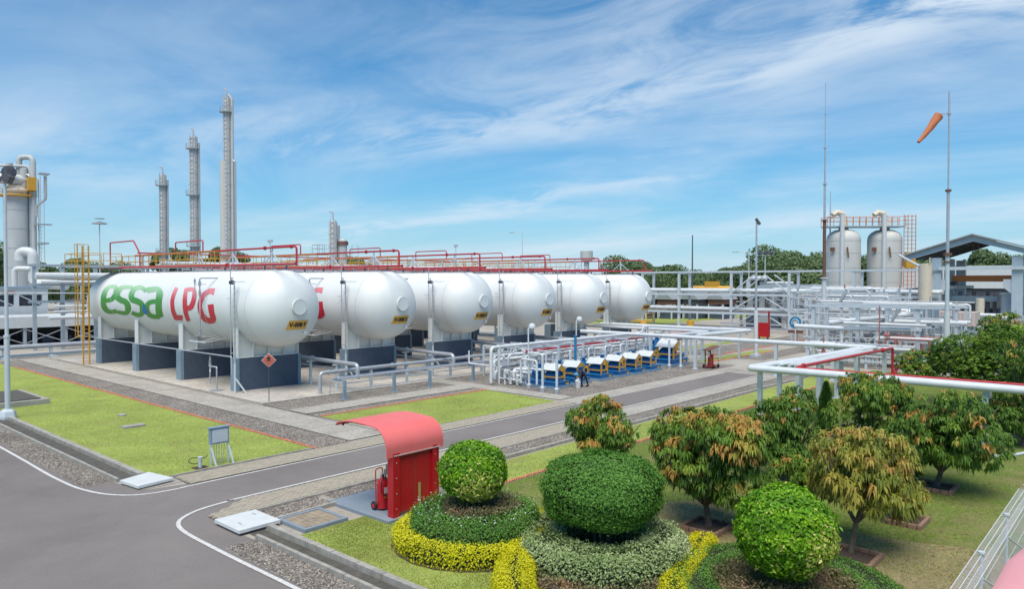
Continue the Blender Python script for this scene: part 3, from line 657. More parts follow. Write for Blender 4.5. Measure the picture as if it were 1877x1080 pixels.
LOGO={'g':[([(64.69,180.9),(64.5,180.9),(64.2,181.0),(63.86,180.9),(63.54,180.5),(63.25,179.8),(62.99,178.9),(62.73,177.7),(62.49,176.1),(62.27,174.1),(62.08,171.8),(61.93,169.3),(61.83,166.8),(61.78,164.1),(61.8,161.4),(61.87,158.7),(61.99,156.1),(62.18,153.6),(62.43,151.1),(62.77,148.6),(63.17,146.4),(63.56,145.4),(63.88,145.2),(64.16,145.4),(64.4,145.9),(64.6,146.5),(64.79,147.5),(64.95,148.9),(65.08,150.7),(65.18,152.9),(65.28,155.4),(65.35,158.2),(65.39,161.2),(65.4,164.5),(65.4,168.0),(65.39,171.5),(65.38,174.9),(65.38,178.3),(65.39,181.7),(65.38,185.2),(65.36,188.6),(65.31,191.8),(65.24,194.7),(65.13,197.5),(64.96,199.8),(64.73,201.5),(64.45,202.6),(64.14,203.1),(63.79,203.2),(63.37,202.7),(62.93,201.9),(62.55,201.0),(62.3,200.5)],[(64.69,173.0),(64.49,172.9),(64.22,172.9),(63.95,172.8),(63.74,172.5),(63.58,172.0),(63.44,171.4),(63.32,170.7),(63.22,169.7),(63.12,168.3),(63.02,166.5),(62.95,164.6),(62.92,163.0),(62.93,161.5),(62.97,160.0),(63.02,158.6),(63.08,157.3),(63.13,156.1),(63.17,155.1),(63.19,154.4),(63.18,154.1),(63.25,153.7),(63.43,153.3),(63.64,153.2),(63.81,153.4),(63.95,153.8),(64.05,154.3),(64.13,155.2),(64.19,156.3),(64.22,157.9),(64.24,160.0),(64.24,162.2),(64.25,164.4),(64.25,166.8),(64.25,169.6),(64.25,172.4),(64.24,175.1),(64.23,177.9),(64.22,180.6),(64.2,183.2),(64.17,185.3),(64.13,187.2),(64.06,188.9),(63.99,190.4),(63.92,191.5),(63.83,192.5),(63.71,193.4),(63.56,194.1),(63.38,194.5),(63.12,194.3),(62.77,193.6),(62.42,192.7),(62.18,192.1)]),([(59.68,147.5),(59.87,147.2),(60.17,146.8),(60.51,146.4),(60.83,146.2),(61.14,146.1),(61.46,146.2),(61.78,146.5),(62.06,147.6),(62.27,149.5),(62.42,151.8),(62.53,154.4),(62.61,157.1),(62.66,160.0),(62.67,163.1),(62.65,166.6),(62.52,170.5),(62.28,173.9),(62.0,176.3),(61.72,178.1),(61.44,179.6),(61.13,180.9),(60.83,181.6),(60.63,182.1),(60.54,182.6),(60.47,183.3),(60.4,184.5),(60.36,185.8),(60.33,187.1),(60.32,188.7),(60.35,190.7),(60.39,192.4),(60.42,193.3),(60.42,193.6),(60.44,194.1),(60.54,194.8),(60.7,195.3),(60.98,195.5),(61.36,195.1),(61.74,194.6),(62.0,194.3)],[(59.4,154.8),(59.6,154.5),(59.87,154.0),(60.17,153.6),(60.44,153.5),(60.69,153.7),(60.94,154.0),(61.14,154.6),(61.27,155.4),(61.36,156.5),(61.44,158.1),(61.49,159.9),(61.52,161.7),(61.52,163.4),(61.51,165.2),(61.47,166.5),(61.44,167.0),(61.41,167.2),(61.3,168.0),(61.12,169.1),(60.94,170.1),(60.77,170.8),(60.52,171.4),(60.2,172.3),(59.85,173.9),(59.57,176.2),(59.36,178.6),(59.22,181.2),(59.14,184.1),(59.14,187.2),(59.22,190.6),(59.37,194.0),(59.61,197.4),(59.96,200.3),(60.33,202.1),(60.68,203.1),(61.03,203.4),(61.4,203.1),(61.81,202.3),(62.17,201.5),(62.41,200.9)]),([(56.58,154.3),(56.81,153.0),(57.15,151.0),(57.55,148.8),(57.95,147.0),(58.3,146.1),(58.58,146.0),(58.81,146.3),(59.01,147.0),(59.2,147.9),(59.37,149.2),(59.52,151.0),(59.64,153.2),(59.71,155.8),(59.75,158.7),(59.77,161.7),(59.76,164.8),(59.71,167.8),(59.62,170.9),(59.48,174.1),(59.22,177.3),(58.86,179.3),(58.53,180.1),(58.29,180.5),(58.11,181.0),(57.93,181.7),(57.74,182.4),(57.61,183.0),(57.55,183.5),(57.52,184.3),(57.5,185.6),(57.5,187.4),(57.52,189.3),(57.56,191.3),(57.61,193.4),(57.67,194.9),(57.69,195.5),(57.72,195.8),(57.81,196.2),(57.96,196.6),(58.11,196.7),(58.3,196.4),(58.56,195.4),(58.8,194.3),(58.99,193.6)],[(56.8,160.5),(57.01,159.3),(57.31,157.5),(57.62,155.7),(57.85,154.7),(57.98,154.4),(58.11,154.4),(58.23,154.6),(58.35,155.0),(58.47,155.7),(58.57,156.6),(58.64,157.6),(58.69,158.8),(58.71,160.3),(58.72,162.2),(58.71,164.1),(58.68,165.7),(58.63,167.1),(58.57,168.4),(58.52,169.3),(58.51,169.3),(58.5,169.3),(58.34,169.6),(58.05,170.1),(57.74,171.0),(57.47,172.2),(57.21,173.5),(56.94,175.2),(56.7,177.6),(56.55,180.4),(56.48,183.3),(56.47,186.1),(56.5,188.7),(56.58,191.4),(56.71,194.4),(56.91,197.6),(57.22,200.8),(57.6,203.2),(57.95,204.5),(58.28,205.1),(58.59,205.0),(58.88,204.1),(59.15,202.6),(59.37,201.1),(59.53,200.2)]),([(56.35,160.8),(56.21,160.3),(56.02,159.7),(55.81,159.1),(55.58,158.6),(55.34,158.0),(55.11,157.5),(54.94,157.3),(54.88,157.5),(54.89,157.7),(54.88,158.4),(54.84,159.5),(54.8,160.8),(54.76,162.2),(54.71,164.5),(54.67,167.4),(54.64,170.5),(54.62,173.6),(54.62,176.7),(54.62,179.8),(54.64,182.8),(54.66,185.5),(54.69,188.0),(54.72,190.7),(54.74,193.5),(54.75,196.6),(54.74,199.7),(54.75,202.4),(54.76,204.3)],[(56.99,149.9),(56.84,149.8),(56.62,149.6),(56.37,149.4),(56.13,149.2),(55.9,148.8),(55.65,148.4),(55.34,148.0),(54.96,148.7),(54.54,150.7),(54.19,153.3),(53.92,156.2),(53.72,159.3),(53.6,162.7),(53.57,165.8),(53.57,168.6),(53.57,171.2),(53.56,173.9),(53.55,176.8),(53.56,179.6),(53.57,182.3),(53.58,184.7),(53.6,186.8),(53.61,188.8),(53.62,190.6),(53.63,192.9),(53.62,195.5),(53.63,198.0),(53.64,199.8)]),([(54.26,171.1),(54.44,171.1),(54.73,171.1),(55.06,171.3),(55.37,171.9),(55.63,172.8),(55.88,174.1),(56.1,175.8),(56.3,177.9),(56.45,180.5),(56.57,183.3),(56.65,186.3),(56.69,189.4),(56.69,192.5),(56.66,195.8),(56.6,198.9),(56.49,201.7),(56.31,203.8),(56.08,205.0),(55.83,205.7),(55.57,206.1),(55.25,206.1),(54.92,205.8),(54.63,205.4),(54.45,205.1)],[(54.23,178.9),(54.42,178.9),(54.69,178.8),(54.96,178.8),(55.16,179.0),(55.32,179.6),(55.47,180.3),(55.59,181.1),(55.67,182.0),(55.72,183.1),(55.77,184.5),(55.79,186.1),(55.8,187.7),(55.79,189.6),(55.76,191.8),(55.71,193.8),(55.66,195.2),(55.58,196.0),(55.46,196.7),(55.29,197.1),(55.12,197.4),(54.91,197.2),(54.65,196.7),(54.39,196.0),(54.2,195.5)])],'r':[([(52.19,148.6),(52.16,151.1),(52.15,154.6),(52.16,158.4),(52.17,162.0),(52.17,165.2),(52.18,168.2),(52.18,171.3),(52.18,174.5),(52.16,178.1),(52.14,181.9),(52.13,185.6),(52.13,189.1),(52.11,192.2),(52.09,195.0),(52.06,197.3),(52.05,199.1),(52.05,200.8),(52.05,202.3),(52.05,203.5),(52.06,204.4)],[(51.53,151.3),(51.52,153.7),(51.52,157.1),(51.53,160.7),(51.54,163.9),(51.55,166.6),(51.56,169.2),(51.56,171.8),(51.55,174.5),(51.53,177.6),(51.5,181.0),(51.48,184.4),(51.46,187.2),(51.43,189.6),(51.38,191.7),(51.33,193.8),(51.3,195.8),(51.3,197.7),(51.31,199.4),(51.34,200.7),(51.35,201.6)]),([(51.96,205.4),(51.83,205.3),(51.65,205.1),(51.45,204.9),(51.29,204.8),(51.15,204.8),(51.0,204.8),(50.87,204.9),(50.78,204.9)],[(51.63,196.0),(51.51,195.9),(51.33,195.7),(51.12,195.6),(50.93,195.5),(50.76,195.5),(50.6,195.5),(50.46,195.6),(50.37,195.7)]),([(50.59,150.6),(50.53,152.9),(50.46,156.1),(50.4,159.8),(50.35,163.3),(50.31,166.7),(50.28,170.1),(50.25,173.7),(50.22,177.3),(50.2,181.0),(50.19,184.8),(50.18,188.6),(50.18,192.5),(50.17,196.5),(50.15,200.5),(50.15,204.1),(50.17,206.6)],[(50.07,151.4),(49.99,153.7),(49.89,156.9),(49.8,160.4),(49.72,163.8),(49.66,167.0),(49.61,170.2),(49.57,173.4),(49.54,176.7),(49.51,180.1),(49.5,183.6),(49.49,187.1),(49.49,190.4),(49.48,193.8),(49.47,197.5),(49.47,201.0),(49.49,203.5)]),([(50.0,156.8),(49.81,156.5),(49.55,155.9),(49.3,155.7),(49.17,155.8),(49.19,155.9),(49.17,156.3),(49.12,157.6),(49.05,159.7),(48.99,162.5),(48.96,165.8),(48.96,169.3),(48.99,172.2),(49.05,174.7),(49.13,176.8),(49.22,178.4),(49.26,178.9),(49.27,178.9),(49.36,178.9),(49.51,178.9),(49.63,178.8)],[(50.36,150.0),(50.18,149.7),(49.9,149.1),(49.58,148.8),(49.24,149.4),(48.89,151.5),(48.66,154.3),(48.51,156.9),(48.41,159.7),(48.32,163.0),(48.28,166.8),(48.28,170.6),(48.31,174.0),(48.37,176.9),(48.47,179.8),(48.6,182.5),(48.82,185.1),(49.14,186.8),(49.43,187.2),(49.62,187.1),(49.74,187.1)]),([(46.12,150.4),(46.23,150.4),(46.42,150.2),(46.68,150.2),(46.92,150.8),(47.12,152.0),(47.31,153.6),(47.47,155.5),(47.61,157.8),(47.71,160.6),(47.79,163.5),(47.85,166.5),(47.9,169.3),(47.94,172.1),(47.97,174.8),(47.99,177.6),(47.99,180.5),(47.98,183.6),(47.96,186.7),(47.92,189.9),(47.88,192.9),(47.81,195.9),(47.73,198.7),(47.63,201.4),(47.5,203.7),(47.32,205.4),(47.1,206.3),(46.89,206.6),(46.69,206.5),(46.5,206.2),(46.25,205.3),(45.9,202.7),(45.65,198.7),(45.59,195.3),(45.6,192.2),(45.63,189.3),(45.66,186.6),(45.67,183.7),(45.68,180.3),(45.71,177.1),(45.74,174.9)],[(45.98,161.5),(46.1,160.9),(46.25,160.1),(46.38,159.4),(46.48,159.2),(46.6,159.5),(46.75,160.4),(46.88,161.6),(46.98,162.9),(47.06,164.6),(47.13,166.8),(47.19,169.2),(47.24,171.5),(47.28,173.7),(47.31,175.7),(47.32,177.7),(47.32,179.8),(47.29,182.1),(47.25,184.5),(47.2,186.8),(47.14,188.9),(47.06,190.9),(46.97,192.9),(46.86,194.6),(46.77,195.6),(46.69,196.1),(46.58,196.3),(46.45,196.4),(46.34,196.3),(46.25,196.3),(46.24,196.4),(46.33,197.4),(46.4,198.5),(46.38,197.7),(46.38,195.2),(46.4,192.1),(46.42,188.8),(46.44,185.3),(46.47,181.7),(46.51,178.6),(46.55,176.4)])],'b':[([(56.62,179.0),(56.68,180.0),(56.76,181.6),(56.85,183.4),(56.92,185.4),(56.96,187.3),(56.99,189.3),(57.01,191.1),(57.01,192.7),(57.0,194.2),(56.97,195.5),(56.93,196.6),(56.87,197.4),(56.79,198.0),(56.68,198.3),(56.59,198.4),(56.52,198.4)],[(56.54,179.1),(56.53,180.2),(56.52,181.9),(56.51,183.5),(56.48,184.9),(56.43,186.1),(56.37,187.3),(56.31,188.6),(56.27,189.8),(56.24,190.8),(56.22,191.8),(56.2,192.7),(56.21,193.7),(56.24,194.7),(56.29,195.7),(56.34,196.7),(56.37,197.4)])]}
def fade(mn, dark, pale):  # dark to pale up the letters: sky sheen painted into the colour
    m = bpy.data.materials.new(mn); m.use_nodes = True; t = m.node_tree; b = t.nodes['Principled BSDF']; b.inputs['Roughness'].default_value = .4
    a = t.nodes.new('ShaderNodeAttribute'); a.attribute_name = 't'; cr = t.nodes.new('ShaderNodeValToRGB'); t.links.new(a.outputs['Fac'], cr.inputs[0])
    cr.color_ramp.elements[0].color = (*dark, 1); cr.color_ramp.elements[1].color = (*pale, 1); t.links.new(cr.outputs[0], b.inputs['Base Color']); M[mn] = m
fade('logo_green_sheen', (.045, .26, .022), (.40, .62, .38)); fade('logo_red_sheen', (.58, .018, .04), (.78, .30, .32)); fade('logo_blue', (.0, .12, .42), (.1, .3, .6))
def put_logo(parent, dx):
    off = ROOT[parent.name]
    sets = [('logo_green_sheen', 'green_lettering', LOGO['g'], 0), ('logo_blue', 'blue_drop', LOGO['b'], .012)] + [('logo_red_sheen', 'red_letter', g, 0) for g in (LOGO['r'][0:2], LOGO['r'][2:4], LOGO['r'][4:5])]
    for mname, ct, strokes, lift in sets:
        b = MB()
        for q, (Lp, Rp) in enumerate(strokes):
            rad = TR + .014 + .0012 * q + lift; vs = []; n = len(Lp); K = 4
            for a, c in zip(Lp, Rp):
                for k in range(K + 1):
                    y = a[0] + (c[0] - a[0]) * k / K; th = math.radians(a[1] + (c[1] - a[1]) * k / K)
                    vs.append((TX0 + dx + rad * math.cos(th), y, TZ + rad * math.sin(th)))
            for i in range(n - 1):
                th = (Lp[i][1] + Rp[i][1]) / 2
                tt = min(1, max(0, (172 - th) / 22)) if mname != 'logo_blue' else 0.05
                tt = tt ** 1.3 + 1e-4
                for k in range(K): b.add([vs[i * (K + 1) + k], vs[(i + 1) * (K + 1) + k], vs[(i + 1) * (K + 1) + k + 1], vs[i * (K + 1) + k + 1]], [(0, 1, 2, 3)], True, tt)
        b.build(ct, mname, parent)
tanks = [tank] + [dup(tank, (TX0 + SP * i, 55, 0), lab[i]) for i in range(1, 6)]
tank['label'] = lab[0]
for i, t in enumerate(tanks): plate(TX0 + SP * i, names[i], t)
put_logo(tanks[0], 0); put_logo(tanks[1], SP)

# concrete pedestals under the saddles
def make_ped(x, y):
    t = thing('pedestal', 'x', 'pedestal', (x, y, 0), 'dark concrete pedestals under the tanks')
    MB().box(x - 2.2 + .12, x + 2.2 - .12, y, y + .66, .03, 2.12).build('wall', 'ped', t)
    MB().box(x - 2.3, x - 2.2 + .12, y - .03, y + .69, .03, 2.12).build('end_face', 'pedl', t)
    MB().box(x + 2.2 - .12, x + 2.3, y - .03, y + .69, .03, 2.12).build('end_face', 'pedl', t)
    return t
p0 = make_ped(TX0, PEDY[0])
ordn = ['front', 'second', 'third', 'rearmost']
for i in range(6):
    for j, y in enumerate(PEDY):
        lb = '%s dark blue-grey concrete pedestal under the tank with plate V-008 %s' % (ordn[j], names[i])
        if i == 0 and j == 0: p0['label'] = lb
        else: dup(p0, (TX0 + SP * i, y, 0), lb)

# tall gauge standpipe beside the front of each tank
def make_stand(x, y):
    t = thing('standpipe', 'x', 'standpipe', (x, y, 0), 'standpipes at the tank fronts')
    MB().tube([(x, y, 0), (x, y, 1.9)], .07, 10).build('base_post', 'lsteel', t)
    MB().bar((x, y, 1.0), (x + .35, y - .75, .05), .07).build('brace', 'lsteel', t)
    MB().tube([(x, y, 1.9), (x, y, 6.95)], .045, 10).build('pipe', 'galv', t)
    c = MB()
    for k in range(12): c.disc((x, y, 2.4 + k * .38), (0, 0, 1), .08, .04, 8)
    c.build('clamps', 'galv', t, kind='stuff')
    MB().tube([(x - .02, y + .45, 8.0), (x - .02, y + .45, 2.3)], .03, 8).tube([(x - .02, y + .45, 2.5), (x - .02, y + .02, 2.5)], .03, 6).tube([(x - .02, y + .02, 6.9), (x - .02, y + .6, 6.9)], .04, 6).tube([(x, y + .45, 5.9), (x, y + 1.0, 5.9)], .02, 6).build('thin_pipe', 'galv', t)
    MB().valve((x, y + .3, 6.9), (0, 1, 0), .09).build('valve', 'dsteel', t)
    MB().tube([(x, y, 6.95), (x, y - 1.3, 6.95)], .018, 6).build('stay', 'galv', t)
    return t
s0 = make_stand(TX0 - 2.62, 42.7)
for i in range(6):
    lb = 'tall grey standpipe in front of the tank with plate V-008 %s' % names[i]
    if i == 0: s0['label'] = lb
    else: dup(s0, (TX0 - 2.62 + SP * i, 42.7, 0), lb)

# walkway with deluge pipes along the top of each tank
def make_walk(x):
    t = thing('top_walkway', 'x', 'walkway', (x, 55, 7.8), 'grey walkways on top of the tanks')
    MB().box(x - .55, x + .55, 41.2, 69.2, 7.98, 8.10).build('deck', 'steel', t)
    y = 41.9
    me = MB().box(-.05, .05, -.05, .05, -.30, .0).mesh('deck_leg', 'steel'); me2 = MB().bar((0, 0, 0), (0, 0, 1.05), .09).mesh('post', 'lsteel')
    mb1 = MB().bar((0, 0, .0), (0, .95, .75), .06).mesh('brace', 'lsteel'); mb2 = MB().bar((0, 0, .0), (0, -.95, .75), .06).mesh('brace', 'lsteel')
    k = 0
    while y < 69:
        piece(t, 'deck_leg', me, (x - .5, y, 7.98)); piece(t, 'deck_leg', me, (x + .5, y, 7.98))
        y += 2.7
    for y in (43.3, 48.5, 53.6, 58.7, 63.8):
        piece(t, 'post', me2, (x + .3, y, 8.1)); piece(t, 'brace', mb1, (x + .3, y - .97, 8.1)); piece(t, 'brace', mb2, (x + .3, y + .97, 8.1))
    return t
def make_rail(x, y0, y1):
    b = MB(); y = y0
    pr = thing('guard_rail', 'x', 'guard rail', (x, (y0 + y1) / 2, 8.1), 'yellow guard rails on the tank tops')
    me = MB().tube([(0, 0, 0), (0, 0, 1.0)], .024, 6).mesh('rail_post', 'yellow')
    n = int((y1 - y0) / 1.3)
    for s in (-.52, .52):
        for i in range(n + 1): piece(pr, 'rail_post', me, (x + s, y0 + (y1 - y0) * i / n, 8.1))
        for z in (9.1, 8.6): MB().tube([(x + s, y0, z), (x + s, y1, z)], .024, 6).build('rail', 'yellow', pr)
        MB().bar((x + s, y0, 8.15), (x + s, y1, 8.15), .01, .1).build('toe_board', 'yellow', pr)
    return pr
w0 = make_walk(TX0); r0 = make_rail(TX0, 49.5, 68.8)
def make_deluge(x):
    t = thing('deluge_pipe', 'x', 'red pipe', (x, 55, 8.2), 'red deluge pipes on the tank tops')
    MB().tube([(x + .3, 65.5, 9.16), (x + .3, 40.4, 9.16), (x + .3, 40.4, 7.95)], .065, 8, .22).disc((x + .3, 44.2, 9.16), (0, 1, 0), .13, .1).disc((x + .3, 41.0, 9.16), (0, 1, 0), .12, .06).build('upper_pipe', 'red', t)
    MB().tube([(x - .75, 71.3, 8.14), (x - .75, 38.8, 8.02)], .075, 8).disc((x - .75, 47.3, 8.06), (0, 1, 0), .15, .1).disc((x - .75, 38.8, 8.02), (0, 1, 0), .1, .05).build('lower_pipe', 'red', t)
    MB().tube([(x + .3, 57.6, 9.16), (x + .3, 57.6, 10.0), (x + .3, 53.0, 10.0), (x + .3, 53.0, 9.2)], .05, 6, .15).build('loop', 'red', t)
    c = MB()
    for y in (42.5, 46.0, 50, 54, 58, 62, 66): c.tube([(x - .75, y, 8.02), (x - .80, y, 7.55), (x - 1.0, y - .1, 7.35)], .022, 6)
    c.build('nozzles', 'galv', t, kind='stuff')
    return t
d0 = make_deluge(TX0)
for i in range(6):
    X = TX0 + SP * i
    for o, loc, lb in ((w0, (X, 55, 7.8), 'grey top walkway of tank V-008 %s'), (r0, (X, 59.15, 8.1), 'yellow guard rail along the top of tank V-008 %s'), (d0, (X, 55, 8.2), 'red deluge pipes running above tank V-008 %s')):
        if i == 0: o['label'] = lb % names[i]
        else:
            dup(o, loc, lb % names[i])
# cage of red pipe and platform at the back of the first tank
b = MB().tube([(24.8, 70.2, 8.4), (24.8, 70.2, 10.4), (24.8, 65.0, 10.4), (24.8, 63.7, 9.3), (24.8, 63.7, 8.2)], .06, 8, .15)
solo('red_pipe_loop', b, 'red', 'tall red pipe loop at the rear of the first tank above the yellow platform', 'red pipe')
# cross walkway linking the tanks
t = thing('cross_walkway', 'long grey beam walkway crossing behind the tank fronts with pale pipes', 'walkway', (45, 60, 8))
MB().box(25.4, 66, 57.4, 58.1, 7.86, 7.965).build('beam', 'lsteel', t)
MB().tube([(25.4, 61.2, 8.45), (72, 61.2, 8.45)], .16, 8).build('white_header', 'white2', t)
MB().tube([(25.4, 62.0, 8.3), (72, 62.0, 8.3)], .10, 8).build('thin_header', 'white2', t)
MB().tube([(24.8, 64.2, 9.35), (66.1, 64.2, 9.35), (66.1, 64.2, 8.2)], .055, 8, .2).build('red_header', 'red', t)
# caged yellow ladder at the rear of the first tank
t = thing('caged_ladder', 'tall yellow caged ladder standing at the rear left end of the first tank', 'ladder', (21.55, 66.4, 0))
lx, ly = 21.55, 66.4
for s in (-.25, .25): MB().box(lx + s * .6 - .05, lx + s * .6 + .05, ly - s - .05, ly - s + .05, 0, 9.9).build('rail', 'yellow', t)
rm = MB().bar((-.15, .25, 0), (.15, -.25, 0), .03).mesh('rung', 'yellow')
for k in range(32): piece(t, 'rung', rm, (lx, ly, .3 + k * .3))
hm = MB().tube([(-.15, .25, 0), (-.55, .25, 0), (-.85, -.1, 0), (-.75, -.45, 0), (-.3, -.55, 0), (.15, -.25, 0)], .022, 5, .2).mesh('cage_hoop', 'yellow')
for k in range(9): piece(t, 'cage_hoop', hm, (lx, ly, 2.4 + k * .95))
for q in ((-.55, .25), (-.83, -.1), (-.72, -.45), (-.3, -.53)): MB().box(lx + q[0] - .02, lx + q[0] + .02, ly + q[1] - .02, ly + q[1] + .02, 2.4, 10.0).build('cage_bar', 'yellow', t)
t = thing('access_platform', 'yellow railed platform at the head of the caged ladder', 'platform', (22.5, 68, 8.1))
MB().box(21.3, 24.2, 66.0, 70.6, 8.12, 8.2).build('deck', 'steel', t)
pm_ = MB().tube([(0, 0, 0), (0, 0, 1.1)], .03, 6).mesh('rail_post', 'yellow')
for (x, y) in ((21.3, 66), (21.3, 67.5), (21.3, 69), (21.3, 70.6), (22.8, 70.6), (24.2, 70.6), (22.8, 66), (24.2, 66)): piece(t, 'rail_post', pm_, (x, y, 8.2))
for z in (8.7, 9.3): MB().tube([(24.2, 66, z), (21.3, 66, z), (21.3, 70.6, z), (24.2, 70.6, z)], .03, 6).build('rail', 'yellow', t)
# thin conduit along the pedestals of the first tank
solo('conduit', MB().tube([(22.1, 70, 2.28), (22.1, 43.0, 2.28), (22.1, 42.9, 1.2)], .045, 8, .1), 'galv', 'thin grey conduit running along the pedestal tops of the first tank', 'conduit')
solo('drain_pipe', MB().tube([(22.2, 46.0, 2.1), (22.2, 46.0, 1.3), (22.0, 45.6, 1.2), (22.0, 45.6, .4)], .05, 8, .1).valve((22.2, 46.0, 1.6), (0, 0, 1), .07).tube([(21.85, 44.4, .02), (21.85, 44.4, 1.55), (21.85, 45.4, 1.55)], .05, 8, .08).box(21.5, 22.2, 44.1, 44.7, .05, .12), 'galv', 'small pipe with a valve left of the front pedestal of the first tank', 'pipe')
# ================================================================== PIPE RUNS IN FRONT OF THE TANKS
def pipe(name, pts, r, m, label, cat='pipe', bend=.25, n=10, group=None, flanges=()):
    b = MB().tube(pts, r, n, bend)
    for p, d in flanges: b.disc(p, d, r * 1.5, .07, 12)
    return solo(name, b, m, label, cat, pts[0], group)
wn = ['first', 'second', 'third', 'fourth', 'fifth', 'sixth']
for i in range(6):
    X = 27.35 + SP * i
    t = thing('liquid_line', 'grey pipe leaving the pedestals of tank V-008 %s towards the front header' % names[i], 'pipe', (X, 40, 0), 'grey pipes leaving the tanks')
    MB().tube([(X, 47, 1.85), (X, 37.2, 1.78), (X, 37.2, .9)] if i < 2 else [(X, 47, 1.85), (X, 38.6, 1.8), (X, 38.6, .9)], .13, 10, .3).disc((X, 42.2, 1.82), (0, 1, 0), .2, .07).build('pipe', 'galv', t)
    MB().tube([(X + .5, 47, 1.3), (X + .5, 38.0, 1.2)], .05, 8).build('thin_pipe', 'galv', t)
    pm = MB().box(-.07, .07, -.07, .07, 0, 1.66).box(-.3, .3, -.06, .06, 1.58, 1.66).mesh('support', 'lsteel')
    for y in (42.4, 39.4): piece(t, 'support', pm, (X, y, 0))
t = thing('front_header', 'long grey header pipe on low posts before the first tanks, elbowed down at its left', 'pipe', (25.4, 38.3, 0))
MB().tube([(25.4, 38.35, .05), (25.4, 38.35, 1.35), (43.5, 38.35, 1.35), (43.5, 38.35, 1.9)], .115, 12, .25).disc((26.0, 38.35, 1.35), (1, 0, 0), .17, .07).disc((26.5, 38.35, 1.35), (1, 0, 0), .17, .07).disc((31, 38.35, 1.35), (1, 0, 0), .17, .09).disc((38, 38.35, 1.35), (1, 0, 0), .17, .09).build('pipe', 'galv', t)
MB().tube([(26.6, 38.5, .95), (43, 38.5, .95)], .045, 8).build('thin_pipe', 'galv', t)
MB().tube([(26.6, 38.2, .55), (43, 38.2, .55)], .035, 8).build('thin_pipe', 'galv', t)
hp = MB().box(-.075, .075, -.075, .075, 0, 1.2).box(-.16, .16, -.16, .16, 0, .05).mesh('support_post', 'lsteel')
for x in (29.28, 32.3, 36.4, 39.6, 42.4): piece(t, 'support_post', hp, (x, 38.4, .03))
t = thing('low_pipe_rack', 'row of low grey posts carrying thin pipes in front of the tank pad', 'pipe rack', (25.4, 35.9, 0))
hp2 = MB().box(-.08, .08, -.08, .08, 0, 1.12).box(-.17, .17, -.17, .17, 0, .05).bar((0, 0, 1.08), (0, 1.2, 1.08), .09).mesh('support_post', 'pedl')
for x in (25.45, 29.17, 32.16, 36.2): piece(t, 'support_post', hp2, (x, 35.9, 0))
for dy, z, r in ((.35, 1.18, .04), (.75, 1.18, .055), (.1, .5, .03)): MB().tube([(25.2, 35.9 + dy, z), (38.6, 35.9 + dy, z)], r, 8).build('thin_pipe', 'galv', t)
MB().tube([(25.9, 37.1, 1.18), (25.5, 37.4, 1.0), (25.5, 37.5, .05)], .025, 6, .2).build('hose', 'galv', t)

# the big white zig-zag lines
ZH = 2.5
t = thing('white_zigzag_pipe', 'big white pipe zigzagging from above the pumps across the side road to the right edge', 'pipe', (36, 33.5, 0))
MB().tube([(35.6, 33.6, .1), (35.6, 33.6, ZH), (52.9, 33.6, ZH)], .115, 12, .3).disc((36.3, 33.6, ZH), (1, 0, 0), .17, .06).disc((41, 33.6, ZH), (1, 0, 0), .16, .06).build('pump_run', 'white2', t)
MB().tube([(52.6, 38.6, ZH), (52.6, 14.25, ZH), (36.15, 14.25 + 1.55, ZH), (36.15, -3, ZH)], .17, 14, .15).build('main_run', 'white2', t)
MB().tube([(51.2, 14.9, ZH), (37.0, 15.55, ZH), (36.55, 15.3, ZH), (36.55, -3, ZH)], .15, 12, .2).build('second_run', 'white2', t)
MB().tube([(52.0, 14.65, ZH - .03), (38.6, 15.25, ZH - .03)], .10, 10).build('thin_run', 'white2', t)
MB().tube([(51.4, 14.35, ZH - .03), (39.0, 14.85, ZH - .03)], .09, 10).build('thin_run', 'white2', t)
MB().tube([(50.9, 14.0, ZH - .03), (39.0, 14.5, ZH - .03)], .08, 10).build('thin_run', 'white2', t)
t = thing('red_zigzag_pipe', 'long red fire pipe running beside the big white zigzag pipes', 'red pipe', (37.5, 14, 0))
MB().tube([(52.6, 13.2, .55), (52.6, 13.2, ZH + .05), (37.6, 13.95, ZH + .05), (37.2, 13.7, ZH + .05), (37.2, -3, ZH + .12)], .085, 10, .15).disc((50.6, 13.3, ZH + .05), (1, 0, 0), .15, .1).disc((38.5, 13.9, ZH + .05), (1, 0, 0), .14, .1).build('pipe', 'red', t)
MB().tube([(52.6, 13.2, .55), (61.5, 15.0, .55)], .075, 10).disc((55, 13.7, .55), (1, .2, 0), .12, .07).disc((58, 14.3, .55), (1, .2, 0), .12, .07).build('ground_pipe', 'red', t)
MB().valve((54.5, 13.6, .55), (1, .2, 0), .09).valve((56.5, 14.0, .55), (1, .2, 0), .09).valve((59, 14.5, .55), (1, .2, 0), .09).build('valve', 'red', t)
t = thing('zigzag_supports', 'grey steel posts holding up the white zigzag pipes', 'pipe supports', (37.6, 16, 0))
zp = MB().box(-.11, .11, -.11, .11, 0, 2.3).box(-.2, .2, -.2, .2, 0, .06).mesh('post', 'lsteel')
for x, y in ((37.0, 15.6), (39.6, 14.6), (39.6, 15.6), (42.2, 14.4), (42.2, 15.4), (45.0, 14.3), (45.0, 15.2), (48.0, 14.1), (48.0, 15.0), (51.5, 13.4), (51.0, 14.9), (52.6, 17.0), (52.6, 21.0), (52.5, 27.4), (52.6, 31.5), (36.4, 10.5), (37.0, 10.5), (36.4, 5.5), (37.0, 5.5), (36.4, .5)):
    piece(t, 'post', zp, (x, y, 0))
cb = MB().bar((0, -.9, 2.32), (0, .9, 2.32), .1).mesh('crossbeam', 'lsteel')
for x, y in ((39.6, 15.1), (42.2, 14.9), (45.0, 14.7), (48.0, 14.5), (51.2, 14.1)): piece(t, 'crossbeam', cb, (x, y, 0))
